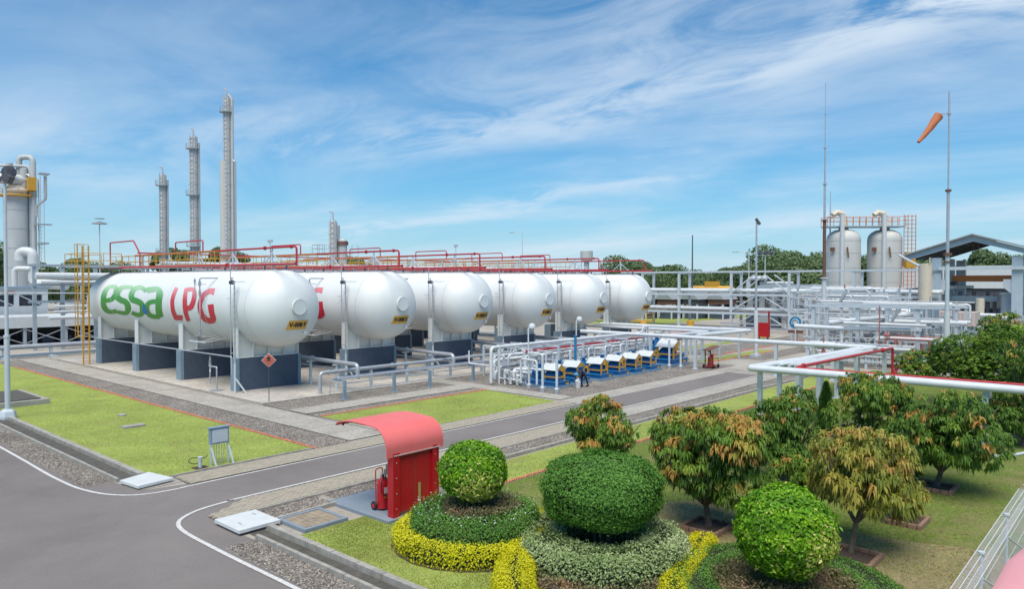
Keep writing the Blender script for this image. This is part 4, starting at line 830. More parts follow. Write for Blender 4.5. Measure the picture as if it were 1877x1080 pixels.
# second loop farther back
pipe('white_back_pipe', [(63.5, 44, 2.5), (63.6, 27.7, 2.5), (55, 28.6, 2.5)], .16, 'white2', 'white pipe loop behind the pumps turning back towards the tanks', bend=.2)
pipe('white_back_pipe', [(62.2, 44, 2.45), (62.2, 29.2, 2.45), (54.0, 29.9, 2.45)], .13, 'galv', 'grey pipe inside the white loop behind the pumps', bend=.2)
pipe('white_back_pipe', [(60.9, 44, 2.4), (60.9, 30.5, 2.4), (54.0, 31.1, 2.4)], .12, 'white2', 'innermost white pipe of the loop behind the pumps', bend=.2)
t = thing('back_pipe_supports', 'short grey posts under the white pipe loop behind the pumps', 'pipe supports', (60, 30, 0))
zp2 = MB().box(-.1, .1, -.1, .1, 0, 2.25).bar((0, -.8, 2.2), (0, .8, 2.2), .1).mesh('post', 'lsteel')
for x, y in ((55.5, 29.8), (58, 29.6), (60.5, 29.2), (63.2, 28.6), (62.3, 33), (62.3, 38)): piece(t, 'post', zp2, (x, y, 0))
# red pipe and blue post above the pumps
pipe('red_overhead_pipe', [(38.9, 33.4, .2), (38.9, 33.4, 2.0), (62.5, 33.4, 2.15)], .075, 'red', 'straight red pipe passing over the white piping behind the pumps', bend=.02, flanges=(((39.0, 33.4, 2.0), (1, 0, 0)),))
solo('blue_post', MB().tube([(42.63, 31.8, 0), (42.63, 31.8, 3.0)], .10, 10).disc((42.63, 31.8, 3.0), (0, 0, 1), .14, .06), 'blue2', 'lone blue post standing among the white pipes behind the pumps', 'post', (42.63, 31.8, 0))
# pump manifold: parallel headers behind the pumps
t = thing('manifold_rack', 'dense bank of white pipes and valves on grey stands behind the row of pumps', 'pipe rack', (46, 33, 0))
rr = random.Random(3)
for k, (y, z, r, x0, x1) in enumerate(((32.2, .55, .11, 37.2, 56), (32.7, .95, .13, 36.9, 58), (33.2, .5, .10, 37, 57), (33.9, 1.1, .14, 36.8, 60), (34.5, .7, .12, 37, 59), (35.1, 1.35, .14, 37.5, 62), (35.8, .9, .11, 38, 62), (36.5, 1.45, .12, 39, 62), (34.2, 1.75, .09, 38, 60), (35.5, 1.9, .10, 40, 62), (37.0, 1.9, .12, 42, 64))):
    MB().tube([(x0, y, .15), (x0, y, z), (x1, y, z), (x1, y, .15)], r, 10, .25).build('header_pipe', 'white2' if k % 3 else 'galv', t)
st = MB()
st.box(-.07, .07, 0, .12, 0, 2.3).box(-.07, .07, 4.6, 4.72, 0, 2.3).box(-.06, .06, .0, 4.7, 2.2, 2.32).box(-.05, .05, .12, 4.6, 1.2, 1.28)
stm = st.mesh('stand', 'lsteel')
for x in (38.4, 41.4, 44.4, 47.4, 50.4, 53.4, 56.4): piece(t, 'stand', stm, (x, 32.3, 0))
for k in range(34):
    x = 37.6 + k * .62 + rr.uniform(-.15, .15); y = rr.uniform(31.8, 36.2); z = rr.uniform(.5, 1.3); h = rr.uniform(.5, 1.3)
    b = MB().tube([(x, y, .05), (x, y, z + h)], rr.uniform(.035, .075), 8)
    if rr.random() < .7: b.valve((x, y, z + h * .6), (0, 0, 1), .09)
    b.tube([(x, y, z + h), (x + rr.uniform(-.2, .4), y + rr.uniform(.3, 1.0), z + h)], .05, 8)
    b.build('riser', 'white2', t)
vm = MB().valve((0, 0, 0), (1, 0, 0), .13).mesh('valve', 'white2')
for k in range(22): piece(t, 'valve', vm, (37.5 + k * .9, rr.choice((32.2, 32.7, 33.2, 33.9, 34.5)), rr.uniform(.55, 1.15)), (0, 0, rr.choice((0, math.pi / 2))))
# frosted bundle of small pipework at the left end
t = thing('valve_cluster', 'tangled cluster of small white pipes and valves left of the first pump', 'piping', (36.6, 31.8, 0))
for k in range(16):
    x = rr.uniform(36.0, 38.3); y = rr.uniform(30.9, 33.0); z = rr.uniform(.25, 1.1)
    b = MB().tube([(x, y, .05), (x, y, z), (x + rr.uniform(-.6, .6), y, z), (x + rr.uniform(-.2, .2), y - rr.uniform(.3, .9), z)], rr.uniform(.05, .09), 8, .12)
    b.valve((x, y, z * .6), (0, 0, 1), .08); b.build('pipe', 'white2', t)
t = thing('pipe_portal', 'tall slim white pipe frame at the left end of the pump piping', 'pipe frame', (36.3, 33.9, 0))
MB().tube([(36.3, 33.5, 0), (36.3, 33.5, 2.2)], .07, 8).tube([(36.3, 32.3, .4), (36.3, 33.5, .4)], .05, 8).tube([(36.9, 34.1, 0), (36.9, 34.1, 2.3)], .09, 8).tube([(36.1, 36.2, 2.1), (36.1, 36.2, 1.2), (36.1, 33.6, 1.2)], .06, 8, .1).tube([(37.2, 34.4, 1.8), (45, 34.4, 1.8), (45, 36.2, 1.8)], .06, 8, .1).build('frame', 'white2', t)

# ------------------------------------------------------------------ pumps
def make_pump(x, y):
    """x = near right corner; skid runs back along +Y"""
    t = thing('pump_skid', 'x', 'pump', (x, y, 0), 'blue pump skids with little white roofs')
    c = x - .92
    MB().box(x - 1.85, x, y, y + 3.0, .0, .16).build('plinth', 'pedl', t)
    MB().box(x - 1.72, x - .12, y + .1, y + 2.9, .16, .40).box(x - 1.78, x - .06, y + .06, y + 2.94, .40, .44).build('base_frame', 'blue', t)
    MB().box(x - .62, x - .30, y + .088, y + .098, .21, .34).build('maker_plate', 'sign', t)
    mo = MB().lathe([(.22, 0), (.26, .04), (.26, .9), (.22, .96)], (c, y + .5, .76), 16, 'y')
    for k in range(7): mo.lathe([(.285, .08 + k * .12), (.285, .11 + k * .12)], (c, y + .5, .76), 16, 'y')
    mo.box(c - .2, c + .2, y + .62, y + 1.4, .44, .56).cbox(c, y + 1.0, 1.03, .22, .26, .12); mo.build('motor', 'blue', t)
    MB().lathe([(.12, 1.46), (.12, 1.85)], (c, y, .76), 12, 'y').build('coupling_guard', 'yellow', t)
    pu = MB().lathe([(.20, 1.85), (.42, 1.95), (.42, 2.2), (.28, 2.3), (.16, 2.55)], (c, y, .84), 18, 'y').tube([(c, y + 2.08, .9), (c, y + 2.08, 1.45)], .13, 10).disc((c, y + 2.08, 1.45), (0, 0, 1), .22, .07).disc((c, y + 2.55, .84), (0, 1, 0), .22, .07)
    pu.prism([(y + 1.9, .44), (y + 2.6, .44), (y + 2.35, .8), (y + 2.0, .8)], 'x', c - .17, c + .17); pu.build('pump_casing', 'blue', t)
    fr = MB(); x0, x1, y0, y1 = c - .37, c + .37, y + .28, y + 1.42
    legm = MB().box(-.04, .04, -.04, .04, 0, .80).mesh('frame_leg', 'yellow')
    for px_ in (x0, x1):
        for py_ in (y0, y1): piece(t, 'frame_leg', legm, (px_, py_, .44))
    fr.box(x0, x1, y0 - .03, y0 + .03, .66, .74).box(x0, x1, y1 - .03, y1 + .03, .66, .74).box(x0 - .03, x0 + .03, y0, y1, .66, .74).box(x1 - .03, x1 + .03, y0, y1, .66, .74)
    fr.box(x0, x1, y0 - .03, y0 + .03, 1.18, 1.24).box(x0, x1, y1 - .03, y1 + .03, 1.18, 1.24); fr.build('frame', 'yellow', t)
    for py_ in (y0 - .03, y1): MB().prism([(x0 - .04, 1.24), (x1 + .04, 1.24), (c, 1.50)], 'y', py_, py_ + .03).build('gable', 'yellow', t)
    for s in (-1, 1):
        e = c + s * .50
        MB().prism([(e, 1.15), (c, 1.53), (c, 1.555), (e, 1.175)], 'y', y0 - .05, y1 + .10).build('roof_sheet', 'roofw', t)
    # white suction loop
    MB().tube([(c, y + 2.55, .84), (c, y + 3.3, .84), (c, y + 3.3, 1.9), (c + .75, y + 3.3, 1.9), (c + .75, y + 3.3, .5)], .07, 10, .2).build('suction_loop', 'white2', t)
    return t
PX = (38.46, 40.83, 43.5, 45.95, 48.0, 50.3)
pl = ['blue pump under a small white gable roof, nearest of the row at the left', 'blue pump with white roof right beside the bending worker', 'third roofed blue pump from the left, just right of the worker',
      'fourth roofed blue pump from the left of the row', 'fifth roofed blue pump from the left of the row', 'sixth roofed blue pump, last of the six small ones']
q0 = make_pump(PX[0], 28.9); q0['label'] = pl[0]
for i in range(1, 6): dup(q0, (PX[i], 28.95 + (.1 if i % 2 else 0), 0), pl[i])
q = dup(q0, (55.2, 29.3, 0), 'larger roofed blue pump set on a long blue skid beyond the six small ones', scale=(1.6, 1.3, 1.35))
q = dup(q0, (57.8, 30.8, 0), 'second larger blue pump, tucked behind under the highest white roof', scale=(1.25, 1.2, 1.5))
# concrete-footed white posts in front of the pumps
def make_fpost(x, y, h, m='lsteel'):
    t = thing('pipe_post', 'x', 'post', (x, y, 0), 'white posts with grey footings before the pumps')
    MB().lathe([(.20, 0), (.20, .28), (.12, .34)], (x, y, 0), 6, smooth=False).build('footing', 'galv', t)
    MB().tube([(x, y, .3), (x, y, h)], .085, 10).build('pole', m, t); return t
f0 = make_fpost(35.9, 30.5, 2.3, 'lsteel'); f0['label'] = 'pale post on a grey footing left of the first pump'
dup(f0, (35.5, 29.05, 0), 'pale post on a grey footing standing before the blue base of the first pump')
dup(f0, (35.55, 27.95, 0), 'pale post on a grey footing nearest the side road before the first pump')
dup(f0, (51.6, 29.2, 0), 'pale post on a footing left of the long pump skid'); dup(f0, (51.8, 28.3, 0), 'pale post on a footing in front of the long pump skid')
solo('pipe_arch', MB().tube([(35.5, 29.05, 1.2), (35.5, 29.05, 2.35), (35.9, 30.5, 2.35)], .07, 8, .2).tube([(35.9, 31.2, .3), (35.9, 31.2, 1.9), (35.6, 29.6, 1.9), (35.6, 29.6, .4)], .07, 8, .25), 'white2', 'bent white pipe arch joining the pale posts before the first pump', 'pipe')
# white hooded lamps on slim posts
def make_hlamp(x, y, h):
    t = thing('hooded_lamp', 'x', 'lamp', (x, y, 0), 'round hooded lamps among the piping')
    MB().tube([(x, y, 0), (x, y, h - .2), (x + .1, y - .1, h)], .045, 8).build('post', 'white2', t)
    MB().lathe([(.0, .22), (.16, .18), (.24, .04), (.22, -.12), (.10, -.16), (.0, -.16)], (x + .2, y - .15, h - .05), 14).build('lamp_hood', 'white2', t)
    MB().lathe([(.13, -.15), (.11, -.30), (.0, -.34)], (x + .2, y - .15, h - .05), 12).build('lamp_glass', 'glass', t); return t
h0 = make_hlamp(37.0, 31.5, 4.0); h0['label'] = 'round white hooded lamp on a slim post above the first pump'
dup(h0, (46.5, 34.6, 0), 'round white hooded lamp above the piping before tank V-008 C'); dup(h0, (66.5, 42.5, 0), 'round white hooded lamp before the last tank at the right end', scale=(1.2, 1.2, 1.0))
# red trolley and small things
t = thing('monitor_trolley', 'red wheeled fire monitor trolley under a dark bar at the right end of the pumps', 'fire trolley', (54.0, 27.0, 0))
tx, ty = 54.2, 26.9
MB().box(tx - .5, tx + .5, ty - .4, ty + .4, .12, .2).build('chassis', 'red', t)
wm = MB().lathe([(.0, -.04), (.16, -.04), (.16, .04), (.0, .04)], (0, 0, 0), 12, 'y').mesh('wheel', 'black')
for a in (-.4, .4):
    for b_ in (-.42, .42): piece(t, 'wheel', wm, (tx + a, ty + b_, .16))
MB().tube([(tx - .2, ty, .2), (tx - .2, ty, .9)], .16, 10).tube([(tx + .15, ty, .2), (tx + .15, ty, 1.1)], .13, 10).build('cylinders', 'red2', t)
MB().tube([(tx - .1, ty, .9), (tx - .1, ty, 1.25), (tx - .6, ty, 1.5)], .06, 8).tube([(tx + .5, ty - .4, .2), (tx + .5, ty - .4, .8), (tx + .5, ty + .4, .8), (tx + .5, ty + .4, .2)], .025, 6).build('monitor_arm', 'red', t)
MB().box(tx - .62, tx - .55, ty - .25, ty - .18, 0, 1.55).box(tx - .62, tx - .55, ty + .18, ty + .25, 0, 1.55).bar((tx - .9, ty, 1.48), (tx + .7, ty - .1, 1.74), .7, .04).build('canopy', 'rust', t)
# worker bending beside the second pump
def person(name, joints, radii, edges, m):
    me = bpy.data.meshes.new(name); me.from_pydata(joints, edges, []); o = bpy.data.objects.new(name, me); COL.objects.link(o)
    sk = o.modifiers.new('s', 'SKIN'); sk.use_smooth_shade = True
    for v, r in zip(me.skin_vertices[0].data, radii): v.radius = (r, r)
    me.skin_vertices[0].data[0].use_root = True
    ss = o.modifiers.new('u', 'SUBSURF'); ss.levels = 2; ss.render_levels = 2
    dg = bpy.context.evaluated_depsgraph_get(); m2 = bpy.data.meshes.new_from_object(o.evaluated_get(dg)); bpy.data.objects.remove(o)
    m2.materials.clear(); m2.materials.append(M[m]); 
    for p in m2.polygons: p.use_smooth = True
    return m2
wx, wy = 38.85, 28.35
J = [(0, 0, .88), (-.10, .01, .98), (-.28, .02, 1.03), (-.46, .03, 1.03), (-.56, .03, .98), (-.66, .03, .90),
     (.02, .10, .82), (-.02, .13, .46), (.08, .14, .09), (-.12, .14, .05),
     (.03, -.10, .82), (.22, -.14, .48), (.34, -.16, .09), (.16, -.17, .05),
     (-.46, .20, .98), (-.50, .25, .74), (-.60, .18, .56),
     (-.46, -.13, .98), (-.52, -.18, .74), (-.62, -.10, .58)]
RAD = [.155, .15, .17, .15, .06, .085, .105, .075, .05, .045, .105, .075, .05, .045, .07, .05, .036, .07, .05, .036]
ED = [(0, 1), (1, 2), (2, 3), (3, 4), (4, 5), (0, 6), (6, 7), (7, 8), (8, 9), (0, 10), (10, 11), (11, 12), (12, 13), (3, 14), (14, 15), (15, 16), (3, 17), (17, 18), (18, 19)]
t = thing('person', 'worker in dark clothes and blue helmet bending forward beside the second pump', 'person', (wx, wy, 0))
o = link('body', person('body', J, RAD, ED, 'cloth'), t)
hd_ = MB().lathe([(.0, -.11), (.06, -.10), (.085, -.04), (.09, .03), (.0, .1)], (-.69 + wx, .03 + wy, .86), 12); hd_.build('face', 'skin', t)
MB().lathe([(.135, -.02), (.13, .0), (.12, .06), (.08, .11), (.0, .125)], (-.70 + wx, .03 + wy, .90), 14).lathe([(.165, -.01), (.16, .0)], (-.73 + wx, .03 + wy, .89), 14).build('helmet', 'hat', t)
for s, hz_ in ((.18, .56), (-.10, .58)):
    hx = wx - .61; b = MB().tube([(hx + .02, wy + s, hz_ + .02), (hx - .02, wy + s, hz_ - .05)], .034, 8)
    for k in range(4): b.tube([(hx - .02, wy + s - .03 + k * .02, hz_ - .04), (hx - .05, wy + s - .03 + k * .02, hz_ - .085), (hx - .035, wy + s - .03 + k * .02, hz_ - .12)], .008, 5)
    b.tube([(hx, wy + s + .03, hz_ - .03), (hx - .03, wy + s + .05, hz_ - .07)], .009, 5); b.build('hand', 'skin', t)
for s, yy in ((.02, .14), (.19, -.16)): MB().prism([(wx - .24 + s * 1.6, 0), (wx + .08 + s * 1.6, 0), (wx + .08 + s * 1.6, .10), (wx - .05 + s * 1.6, .11), (wx - .22 + s * 1.6, .05)], 'y', wy + yy - .05, wy + yy + .05).build('boot', 'black', t)
b = MB().lathe([(.16, 0), (.19, .4), (.17, .42)], (wx - .62, wy - .05, .02), 12).bar((wx - .78, wy - .05, .40), (wx - .5, wy - .05, .62), .2, .15)
solo('white_sack', b, 'roofw', 'white sack standing at the feet of the bending worker', 'sack', (wx - .62, wy - .05, 0))
# ================================================================== LEFT BACKGROUND
# big process column
t = thing('process_column', 'huge grey column with stacked drums and a yellow platform at the left edge', 'process column', (36.7, 146.8, 0))
X, Y = 36.9, 146.2
MB().lathe([(1.95, 0), (1.95, 22), (2.1, 22.1), (2.1, 22.4), (1.95, 22.5), (1.1, 23.4)], (X, Y, 0), 24).build('shell', 'clad', t)
rg = MB().lathe([(1.98, 0), (1.98, .10)], (0, 0, 0), 24).mesh('ring', 'galv')
for z in (6, 9.2, 12.5, 15.8, 19): piece(t, 'ring', rg, (X, Y, z))
MB().lathe([(2.9, 21.4), (2.9, 21.65)], (X, Y, 0), 20).build('platform', 'yellow', t)
rl = MB()
for k in range(18):
    a = k / 18 * 6.283; rl.tube([(X + 2.85 * math.cos(a), Y + 2.85 * math.sin(a), 21.6), (X + 2.85 * math.cos(a), Y + 2.85 * math.sin(a), 22.9)], .05, 5)
for z in (22.3, 22.9): rl.tube([(X + 2.85 * math.cos(k / 18 * 6.283), Y + 2.85 * math.sin(k / 18 * 6.283), z) for k in range(19)], .05, 5)
rl.build('guard_rail', 'yellow', t)
MB().lathe([(.0, -2.6), (.7, -2.3), (.9, -1.9), (.9, 1.9), (.7, 2.3), (.0, 2.6)], (X - .4, Y - .6, 24.2), 16, 'x').build('top_drum', 'roofw', t)
for k, (a, b_, h0, h1, r_) in enumerate(((1.5, -1.7, 6, 25, .14), (2.6, -2.3, 9, 24.5, .12))):
    MB().tube([(X + a, Y + b_, h0), (X + a, Y + b_, h1), (X + a * .3, Y + b_ * .3, h1 + .6)], r_, 6, .4).build('small_pipe', ('galv', 'clad', 'steel')[k % 3], t)
MB().box(X - .3, X + .8, Y - 2.6, Y - 2.2, 12.0, 12.9).build('bracket', 'steel', t)
MB().box(X + 1.0, X + 2.2, Y - 2.9, Y - 1.8, 22.4, 24.6).build('dark_box', 'yellow', t)
MB().tube([(X + .4, Y, 23), (X + .4, Y, 28.2), (X + 2.0, Y - 1.7, 28.2), (X + 2.0, Y - 1.7, 8.5)], .45, 12, .9).build('overhead_pipe', 'clad', t)
MB().tube([(X - 3.5, Y + 2, 26.6), (X + 1.4, Y - 1.4, 26.6), (X + 1.9, Y - 1.9, 24.5)], .25, 8, .6).tube([(X - 1, Y, 24.8), (X - 1, Y, 27)], .5, 10).tube([(X + .9, Y - .8, 22), (X + .9, Y - .8, 26.2)], .65, 10).build('top_pipes', 'clad', t)
MB().tube([(X + 3.5, Y - 3, 25), (X + 3.5, Y - 3, 21), (X + 2.3, Y - 2, 19.8), (X + 2.3, Y - 2, 18)], .22, 8, .5).build('side_pipe', 'clad', t)
MB().box(X + 2.2, X + 3.8, Y - 3.5, Y - 2.0, 13.3, 13.6).box(X + 1.8, X + 4.3, Y - 3.5, Y - 2.3, 16.6, 16.8).box(X + 2.5, X + 4, Y - 3.6, Y - 2.4, 25.2, 25.5).build('side_platform', 'steel', t)
ld = MB()
for s in (-.35, .35): ld.tube([(X + 2.9 + s * .6, Y - 3.2 - s * .6, 9), (X + 2.9 + s * .6, Y - 3.2 - s * .6, 25)], .05, 5)
for k in range(26): ld.tube([(X + 2.7, Y - 3.0, 9 + k * .6), (X + 3.1, Y - 3.4, 9 + k * .6)], .04, 5)
ld.build('ladder', 'galv', t)
MB().lathe([(.5, -.2), (1.1, -.1), (1.1, .3), (.4, .5)], (X - 1.6, Y - 2.2, 25.2), 12, 'y').build('dark_fan', 'dsteel', t)
# fat white bend pipes right of it
t = thing('white_riser', 'thick white pipe bending down beside the big process column', 'pipe', (35.6, 132.8, 0))
MB().tube([(34.2, 134.2, 10.2), (34.2, 134.2, 11.6), (35.6, 132.8, 11.6), (35.6, 132.8, 6.6), (38.4, 127.0, 6.3)], .75, 14, 1.0).build('pipe', 'roofw', t)
MB().tube([(35.2, 132.5, 8.9), (33.4, 134, 8.9), (33.4, 134, 1)], .42, 12, .6).build('branch', 'roofw', t)
# low white building and its canopy
t = thing('control_building', 'low pale building with dark window openings at the far left', 'building', (20, 103, 0))
MB().box(10, 28.6, 101.0, 107, 3.0, 4.0).box(10, 28.6, 101.0, 107, 5.35, 6.1).box(10, 20.4, 101, 101.3, 4.0, 5.35).box(21.6, 22.6, 101, 101.3, 4.0, 5.35).box(25.1, 25.6, 101, 101.3, 4, 5.35).box(28.0, 28.6, 101, 107, 4, 5.35).build('wall', 'roofw', t)
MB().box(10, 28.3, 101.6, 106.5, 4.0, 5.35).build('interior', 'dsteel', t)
MB().box(9.7, 28.9, 100.7, 107.3, 6.102, 6.3).build('roof', 'pedl', t)
for x0, x1 in ((20.4, 21.6), (22.6, 25.1), (25.6, 28.0)): MB().bar((x0, 101.1, 5.3), (x1, 101.1, 4.05), .12).build('window_brace', 'lsteel', t)
MB().box(23.8, 25.2, 100.9, 100.99, 5.5, 5.75).build('sign_board', 'orange', t)
t = thing('long_canopy', 'long flat white canopy on dark posts below the pale building', 'canopy', (20, 95, 0))
MB().box(6, 34.0, 92.5, 99.5, 1.85, 3.05).build('fascia', 'roofw', t)
pm3 = MB().box(-.15, .15, -.15, .15, -1.6, 1.85).mesh('post', 'steel')
for x in range(8, 35, 4): piece(t, 'post', pm3, (x, 92.8, 0))
MB().box(6, 34, 97, 97.3, -.02, 1.849).build('shade_backing', 'dsteel', t)  # dark sheet standing in for the building shade under the canopy
bb = MB()
for x in range(8, 32, 4): bb.bar((x, 92.7, .1), (x + 4, 92.7, 1.7), .1).bar((x, 92.6, 1.7), (x + 4, 92.6, .1), .1)
bb.build('cross_brace', 'galv', t)
rr2 = random.Random(5)
for k in range(14):
    x = 8 + k * 1.8; MB().box(x, x + rr2.uniform(.4, 1.4), 94, 95.5, .01, rr2.uniform(.6, 1.6)).build('machine', 'ped', t)
# rail-like pipe and beam before it
t = thing('low_left_rack', 'long grey pipe on low stands at the left behind the lawn', 'pipe rack', (18, 77, 0))
MB().tube([(0, 77, 1.02), (33, 77, 1.0)], .22, 12).build('pipe', 'galv', t)
MB().box(0, 30, 76.0, 76.25, .28, .42).box(0, 30, 76.9, 77.1, .1, .22).build('beam', 'pedl', t)
s1 = MB().box(-.12, .12, -.12, .12, 0, .8).box(-.3, .3, -1.2, .3, 0, .1).mesh('stand', 'lsteel')
for x in (2, 6, 10, 14, 18.3, 22, 26, 30): piece(t, 'stand', s1, (x, 77, 0))
# upper rack
t = thing('left_pipe_rack', 'grey steel pipe rack with white pipes behind the yellow ladder', 'pipe rack', (25, 84, 0))
pm4 = MB().box(-.16, .16, -.16, .16, 0, 8.7).mesh('post', 'steel')
for x, y in ((22.6, 84), (25.1, 84), (28.2, 84), (33, 84), (28.2, 88)): piece(t, 'post', pm4, (x, y, 0))
for z in (8.55, 6.6, 4.9): MB().box(22, 36, 83.75, 83.82, z - .12, z + .12).build('beam', 'steel', t)
MB().tube([(22.6, 83.6, 7.5), (40, 83.6, 7.5)], .36, 12).build('white_pipe', 'roofw', t)
MB().tube([(16.5, 83.2, 5.9), (40, 83.2, 5.5)], .06, 8).tube([(23, 83.2, 6.9), (40, 83.2, 6.9)], .15, 8).tube([(24, 83.2, 4.4), (40, 83.2, 4.4)], .14, 8).tube([(24, 83.1, 3.9), (40, 83.1, 3.9)], .1, 8).tube([(23.5, 82.8, 3.3), (40, 82.8, 3.2)], .2, 8).build('pipes', 'white2', t)
bb = MB().bar((25.1, 83.6, 3.6), (28.2, 83.6, 5), .12).bar((25.1, 83.6, 4.8), (33, 83.6, 3.7), .12).bar((28.2, 83.5, 6.6), (33, 83.5, 4.9), .1); bb.build('cross_brace', 'lsteel', t)
# slim distillation columns
def column(name, cx_, cy_, r, h, label, seed, plat=()):
    t = thing(name, label, 'column', (cx_, cy_, 0), 'tall slim grey columns on the skyline')
    MB().lathe([(r, 0), (r, h), (r * .95, h + .15), (r * .3, h + .3), (0, h + .32)], (cx_, cy_, 0), 20).build('shell', 'clad2', t)
    MB().tube([(cx_ + r * .95, cy_ - r * .95, 2), (cx_ + r * .95, cy_ - r * .95, h * .97)], r * .28, 8).build('side_pipe', 'galv', t)
    MB().tube([(cx_ - r * .1, cy_ - r * 1.15, 4), (cx_ - r * .1, cy_ - r * 1.15, h + .4)], .09, 6).build('thin_pipe', 'steel', t)
    rgm = MB().lathe([(r + .03, 0), (r + .03, .12)], (0, 0, 0), 20).mesh('ring', 'galv'); z = 6
    while z < h: piece(t, 'ring', rgm, (cx_, cy_, z)); z += 2.3
    lm = MB()
    for s in (-.3, .3): lm.tube([(cx_ - r * .85 + s * .7, cy_ - r * .75 - s * .6, 3), (cx_ - r * .85 + s * .7, cy_ - r * .75 - s * .6, h + .6)], .06, 5)
    for k in range(int(h / .9)): lm.tube([(cx_ - r * .85 - .25, cy_ - r * .75 + .2, 3 + k * .9), (cx_ - r * .85 + .25, cy_ - r * .75 - .2, 3 + k * .9)], .05, 4)
    lm.build('ladder', 'galv', t)
    for z in plat:
        MB().lathe([(r + .55, z), (r + .55, z + .18)], (cx_ - .2, cy_ - .1, 0), 12).build('platform', 'steel', t)
        g = MB()
        for k in range(12):
            a = k / 12 * 6.283; g.tube([(cx_ - .2 + (r + .5) * math.cos(a), cy_ - .1 + (r + .5) * math.sin(a), z + .1), (cx_ - .2 + (r + .5) * math.cos(a), cy_ - .1 + (r + .5) * math.sin(a), z + 1.2)], .04, 4)
        g.build('guard_rail', 'galv', t)
    MB().tube([(cx_, cy_, h + .2), (cx_, cy_, h + 1.7), (cx_ - .5, cy_ + .4, h + 2.0)], .14, 6, .3).build('vent', 'clad', t)
    return t
column('slim_column', 64.3, 153.3, .72, 28.6, 'shortest of the three slim grey columns on the skyline', 1, (12.5, 26.5))
column('slim_column', 68.5, 148.5, .82, 36.4, 'middle one of the three slim grey columns on the skyline', 2, (14, 24.5, 34))
t = column('slim_column', 73.1, 143.4, .75, 44.4, 'tallest of the three slim grey columns on the skyline', 3, (12, 41.5))
MB().tube([(73.8, 142.6, 2), (73.8, 142.6, 44.2), (73.3, 143.2, 45.2)], .34, 10, .5).build('overhead_pipe', 'clad', t)
MB().tube([(74.15, 142.1, 2), (74.15, 142.1, 31.5), (73.8, 142.5, 31.8)], .22, 8, .4).build('side_pipe', 'galv', t)
MB().lathe([(1.0, 2), (1.0, 31.6)], (72.75, 143.75, 0), 8, smooth=False).build('ladder_cage', 'clad2', t)
t = column('short_column', 75.9, 110.3, .75, 17.4, 'small grey tower with a railed side platform rising above the tank tops', 4, ())
MB().lathe([(.75, 0), (.75, 14.2), (.5, 14.5)], (77.2, 109.2, 0), 14).build('second_shell', 'clad', t)
MB().box(73.2, 75.4, 110.6, 112.8, 11.6, 11.9).build('side_platform', 'yellow', t)
g = MB()
for x, y in ((73.2, 110.6), (73.2, 112.8), (74.3, 112.8), (74.3, 110.6), (75.4, 112.8)): g.tube([(x, y, 11.9), (x, y, 13.4)], .05, 5)
for z in (12.7, 13.4): g.tube([(75.4, 110.6, z), (73.2, 110.6, z), (73.2, 112.8, z), (75.4, 112.8, z)], .04, 5)
g.tube([(78.4, 108.2, 11), (78.4, 108.2, 13.4), (79.2, 107.5, 13.4), (79.2, 107.5, 9.5)], .05, 5); g.build('guard_rail', 'galv', t)
MB().tube([(76.4, 109.9, 6), (76.4, 109.9, 14.5)], .16, 6).build('dark_pipe', 'dsteel', t)
MB().tube([(77.2, 109.2, 13.4), (77.2, 109.2, 14.0)], .95, 12).build('rusty_cap', 'rust', t)
# grey hopper head behind the row of tanks
t = thing('hopper_head', 'grey drum-topped post showing above the red pipes right of centre', 'tower', (114, 82.4, 0))
MB().lathe([(.5, 0), (.5, 10.6), (1.2, 11.0), (1.2, 12.7), (.9, 12.8)], (114, 82.4, 0), 16).build('drum', 'clad', t)
# odd machinery and red pipes seen over the tank tops
rr3 = random.Random(11)
for k, (px_, py_, lb) in enumerate(((88, 92, 'grey pipework behind the tanks left of centre'), (98, 86, 'grey pipework behind the middle tanks'), (106, 80, 'grey pipework behind the right-hand tanks'))):
    b = MB()
    for j in range(12):
        x = px_ + rr3.uniform(-5, 5); y = py_ + rr3.uniform(-3, 3); b.tube([(x, y, 0), (x, y, rr3.uniform(7.2, 9.3)), (x + rr3.uniform(-2, 2), y + 1, 8.2)], rr3.uniform(.1, .25), 6, .2)
    solo('back_piping', b, ('clad', 'white2', 'galv')[k], lb, 'piping', (px_, py_, 0))
# poles and lamps on the skyline
def lamp_pole(x, y, h, arm, label, kind='street'):
    t = thing('lamp_pole', label, 'lamp', (x, y, 0))
    MB().tube([(x, y, 0), (x, y, h)] if kind != 'street' else [(x, y, 0), (x, y, h), (x - arm * .66, y + arm * .75, h + .15)], [.14, .09] if kind != 'street' else [.14, .09, .07], 6).build('pole', 'lsteel', t)
    if kind == 'street': MB().bar((x - arm * .66, y + arm * .75, h + .12), (x - arm * 1.1, y + arm * 1.2, h + .1), .35, .14).build('lamp_head', 'galv', t)
    elif kind == 'mast': MB().lathe([(.2, 0), (1.3, -.3), (1.3, -.1), (.2, .2)], (x, y, h), 12).lathe([(.9, .7), (.9, .8)], (x, y, h), 10).build('lamp_ring', 'galv', t)
    elif kind == 'small': MB().bar((x - .3, y + .3, h), (x + .3, y - .3, h + .1), .5, .4).build('floodlight', 'galv', t)
    elif kind == 'flood':
        for s in (-1.2, 0, 1.2): MB().bar((x + s * .66 - .25, y - s * .75, h + .3), (x + s * .66 + .15, y - s * .75 - .2, h), .75, .6).build('floodlight', 'dsteel', t)
        MB().bar((x - 1.2, y + 1.3, h - .3), (x + 1.2, y - 1.3, h - .3), .12).build('crossarm', 'lsteel', t)
    return t
lamp_pole(51.9, 152.2, 18.2, 0, 'thin distant high-mast lamp with a round head at the far left', 'mast')
lamp_pole(113.4, 98.2, 16.8, 1.6, 'thin distant street lamp above the middle tanks')
